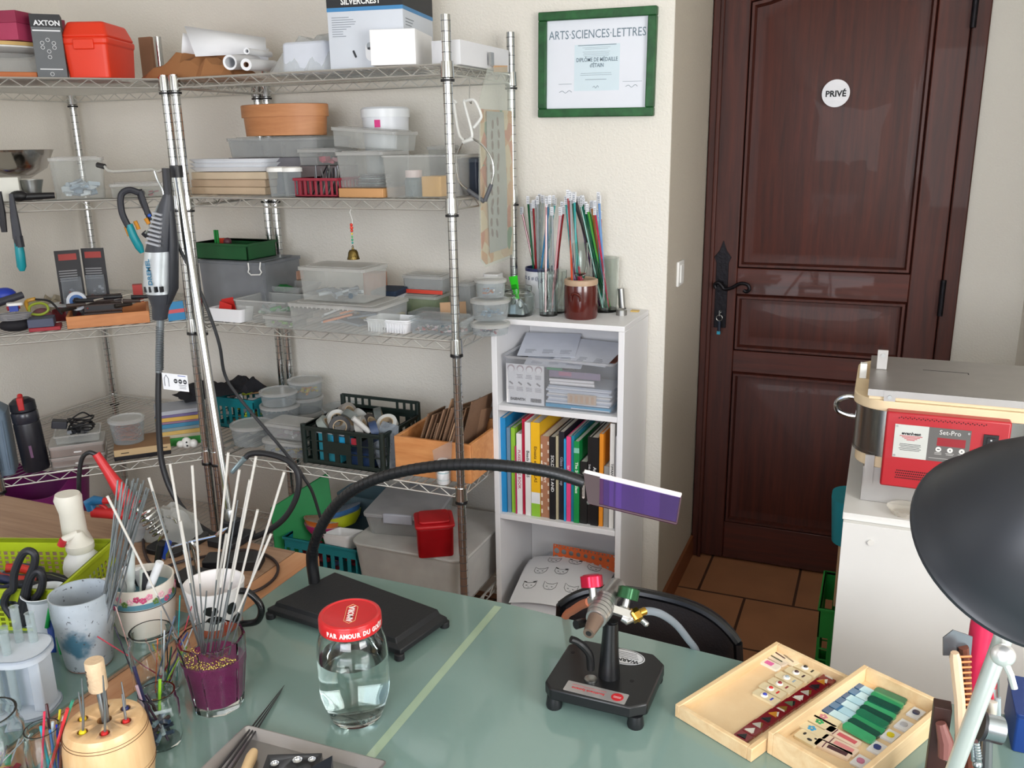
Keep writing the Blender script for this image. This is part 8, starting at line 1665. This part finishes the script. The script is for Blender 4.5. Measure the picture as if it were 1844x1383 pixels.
# ================================================================ caddy of hand tools by the lamp
B0 = Vector((.150, 1.085, TZ+.0003)); o = thing('tool_caddy', 'dark brown wooden tool caddy with upright posts beside the sample case', 'caddy', B0); L = rel(B0)
DB = WOOD('2c1612', '45251c', .5, (8, 8, 1.5), 3, .1, 0, 'dark_brown_wood')
MB().mat(DB).box(-.02, .075, -.055, .035, 0, .06).done('block', o, bevel=.002)
a = Vector(L(1680, 1400)); t = Vector(L(1682, 1266)); w_ = size(B0, 14)
MB().mat(DB).box(a.x-w_, a.x+w_, a.y-.012, a.y+.008, 0, t.z).done('upright_post', o, bevel=.001)
def tool(name, lab, cat, x, y, off=0.): 
    q = Vector(L(x, y, off)); return thing(name, lab, cat, B0+q, 0), q
def Q(q): return lambda x, y, off=0.: tuple(Vector(L(x, y, off))-q)
o, q = tool('wire_brush', 'small wire brush with a pale wooden handle and copper bristles', 'brush', 1728, 1375, .02); G = Q(q)
b = MB().mat(WOOD('c9a98a', 'dcc2a4', .6, (8, 8, 1), 3, .05, 0, 'brush_wood')); b.tube([G(1726, 1383, .02), G(1730, 1320, .02), G(1728, 1260, .02), G(1720, 1185, .02), G(1719, 1175, .02)], [.0062, .0068, .0066, .0068, .0045], 8); b.done('handle', o)
b = MB().mat(M('b0683c', .4, .5, key='copper_bristle'))
for k in range(11):
    y = 1183+9.6*k
    for e in (-.003, 0, .003): b.tube([G(1728, y, .02+e), G(1749, y-1, .02+e)], .0016, 5)
b.done('bristles', o)
o, q = tool('scraper', 'flat grey metal scraper blade sticking up behind the wire brush', 'scraper', 1722, 1190, .0); G = Q(q)
P4 = [Vector(G(*z_)) for z_ in ((1698, 1148), (1716, 1134), (1751, 1146), (1748, 1180), (1698, 1180))]
quadslab(M('6e747a', .3, .7), P4, .0015, 'blade'); MB().mat(M('6a3a2a', .5)).tube([G(1735, 1165, .003), G(1742, 1250), G(1745, 1390)], .006, 8).done('handle', o)
o, q = tool('red_handled_cutter', 'cutter with a thick magenta red handle behind the lamp arm', 'cutter', 1760, 1390, -.02); G = Q(q)
MB().mat(M('c02048', .4, key='magenta_red')).tube([G(1775, 1090, -.02), G(1768, 1130, -.02), G(1760, 1180, -.02), G(1752, 1225, -.02), G(1742, 1255, -.02)], [.0125, .0135, .0125, .009, .004], 14).done('handle', o); MB().mat(STEEL).tube([G(1745, 1245, -.02), G(1748, 1390, -.02)], .003, 8).done('shaft', o)
o, q = tool('steel_chisel', 'grey steel blade standing between the lamp arm and the blue box', 'chisel', 1775, 1390, -.02); G = Q(q)
quadslab(M('a0a6ac', .3, .8), [Vector(G(*z_)) for z_ in ((1782, 1190, -.02), (1795, 1195, -.02), (1783, 1330, -.02), (1766, 1330, -.02))], .002, 'blade'); MB().mat(BLK).tube([G(1774, 1330, -.02), G(1772, 1400, -.02)], .006, 8).done('handle', o)
o, q = tool('thin_file', 'thin steel file with a pale handle standing right of the steel blade', 'file', 1797, 1390, .0); G = Q(q)
MB().mat(STEEL).tube([G(1797, 1205), G(1797, 1258)], .0016, 8).done('blade', o); MB().mat(M('b8c4c8', .3, .4)).tube([G(1797, 1256), G(1797, 1300)], .0035, 10).done('handle', o)
o, q = tool('white_stick_tool', 'short white handled tool next to the thin file', 'tool', 1786, 1390, .0); G = Q(q)
MB().mat(M('cfcabc', .5)).tube([G(1787, 1262), G(1784, 1295)], .0058, 12).done('handle', o); MB().mat(M('b8283c', .4)).tube(spline([G(1787, 1258), G(1783, 1215), G(1789, 1195), G(1794, 1210), G(1790, 1240)], 4), .0022, 8).done('loop', o)
o, q = tool('nail_punch', 'silver steel cylinder tool head at the right of the caddy', 'punch', 1785, 1310, .03); G = Q(q)
b = MB().mat(M('aab4bc', .25, .95)); b.cyl(G(1770, 1308, .03), G(1803, 1316, .034), .0165, seg=24); b.mat(M('222428', .5)).cyl(G(1764, 1306, .029), G(1770, 1308, .03), .0180, seg=24); b.done('punch_head', o); MB().mat(M('8a8c8e', .3, .8)).tube([G(1778, 1330, .035), G(1775, 1400, .03)], [.006, .007], 10).done('stem', o)
for k, (x, y, x2, y2, lab) in enumerate(((1748, 1300, 1752, 1370, 'slim steel rod in the caddy beside the lamp arm'), (1757, 1335, 1762, 1372, 'ribbed steel screw tool in the caddy front'), (1760, 1385, 1762, 1410, 'bright steel ball ended tool at the bottom of the caddy'))):
    o, q = tool('steel_tool', lab, 'tool', x2, y2, .04); G = Q(q); b = MB().mat(M('b0b8bc', .25, .9)); b.tube([G(x, y, .04), G(x2, y2, .04)], .0022 if k == 0 else .004, 8)
    if k == 1:
        for z_ in range(6): b.lathe([(.0038, -.001), (.0052, 0), (.0038, .001)], G(x+z_*.8, y+3+z_*5, .04), 10)
    if k == 2: b.ball(G(1760, 1376, .04), .006)
    b.done('shaft', o)
o, q = tool('leather_strap_tool', 'reddish brown wooden handled tool leaning on the dark post', 'tool', 1700, 1350, .02); G = Q(q)
MB().mat(M('7a4a44', .5)).tube([G(1694, 1302, .02), G(1703, 1335, .025), G(1702, 1365, .03)], [.006, .009, .008], 10).done('handle', o)
b = rbox(.14, .10, .055, .004, 1, M('123a80', .45, key='blue_plastic')); b.mat(M('0f3272', .45)).prism(rrect(.144, .104, .005, 3, 0, .05), .0552, .062); p = Z(1792, 1320, TZ+.03)
solo(b, 'blue_box', 'dark blue lidded plastic box at the right edge of the desk', 'box', (p.x+.095, p.y+.01, TZ+.0003), bevel=.001)
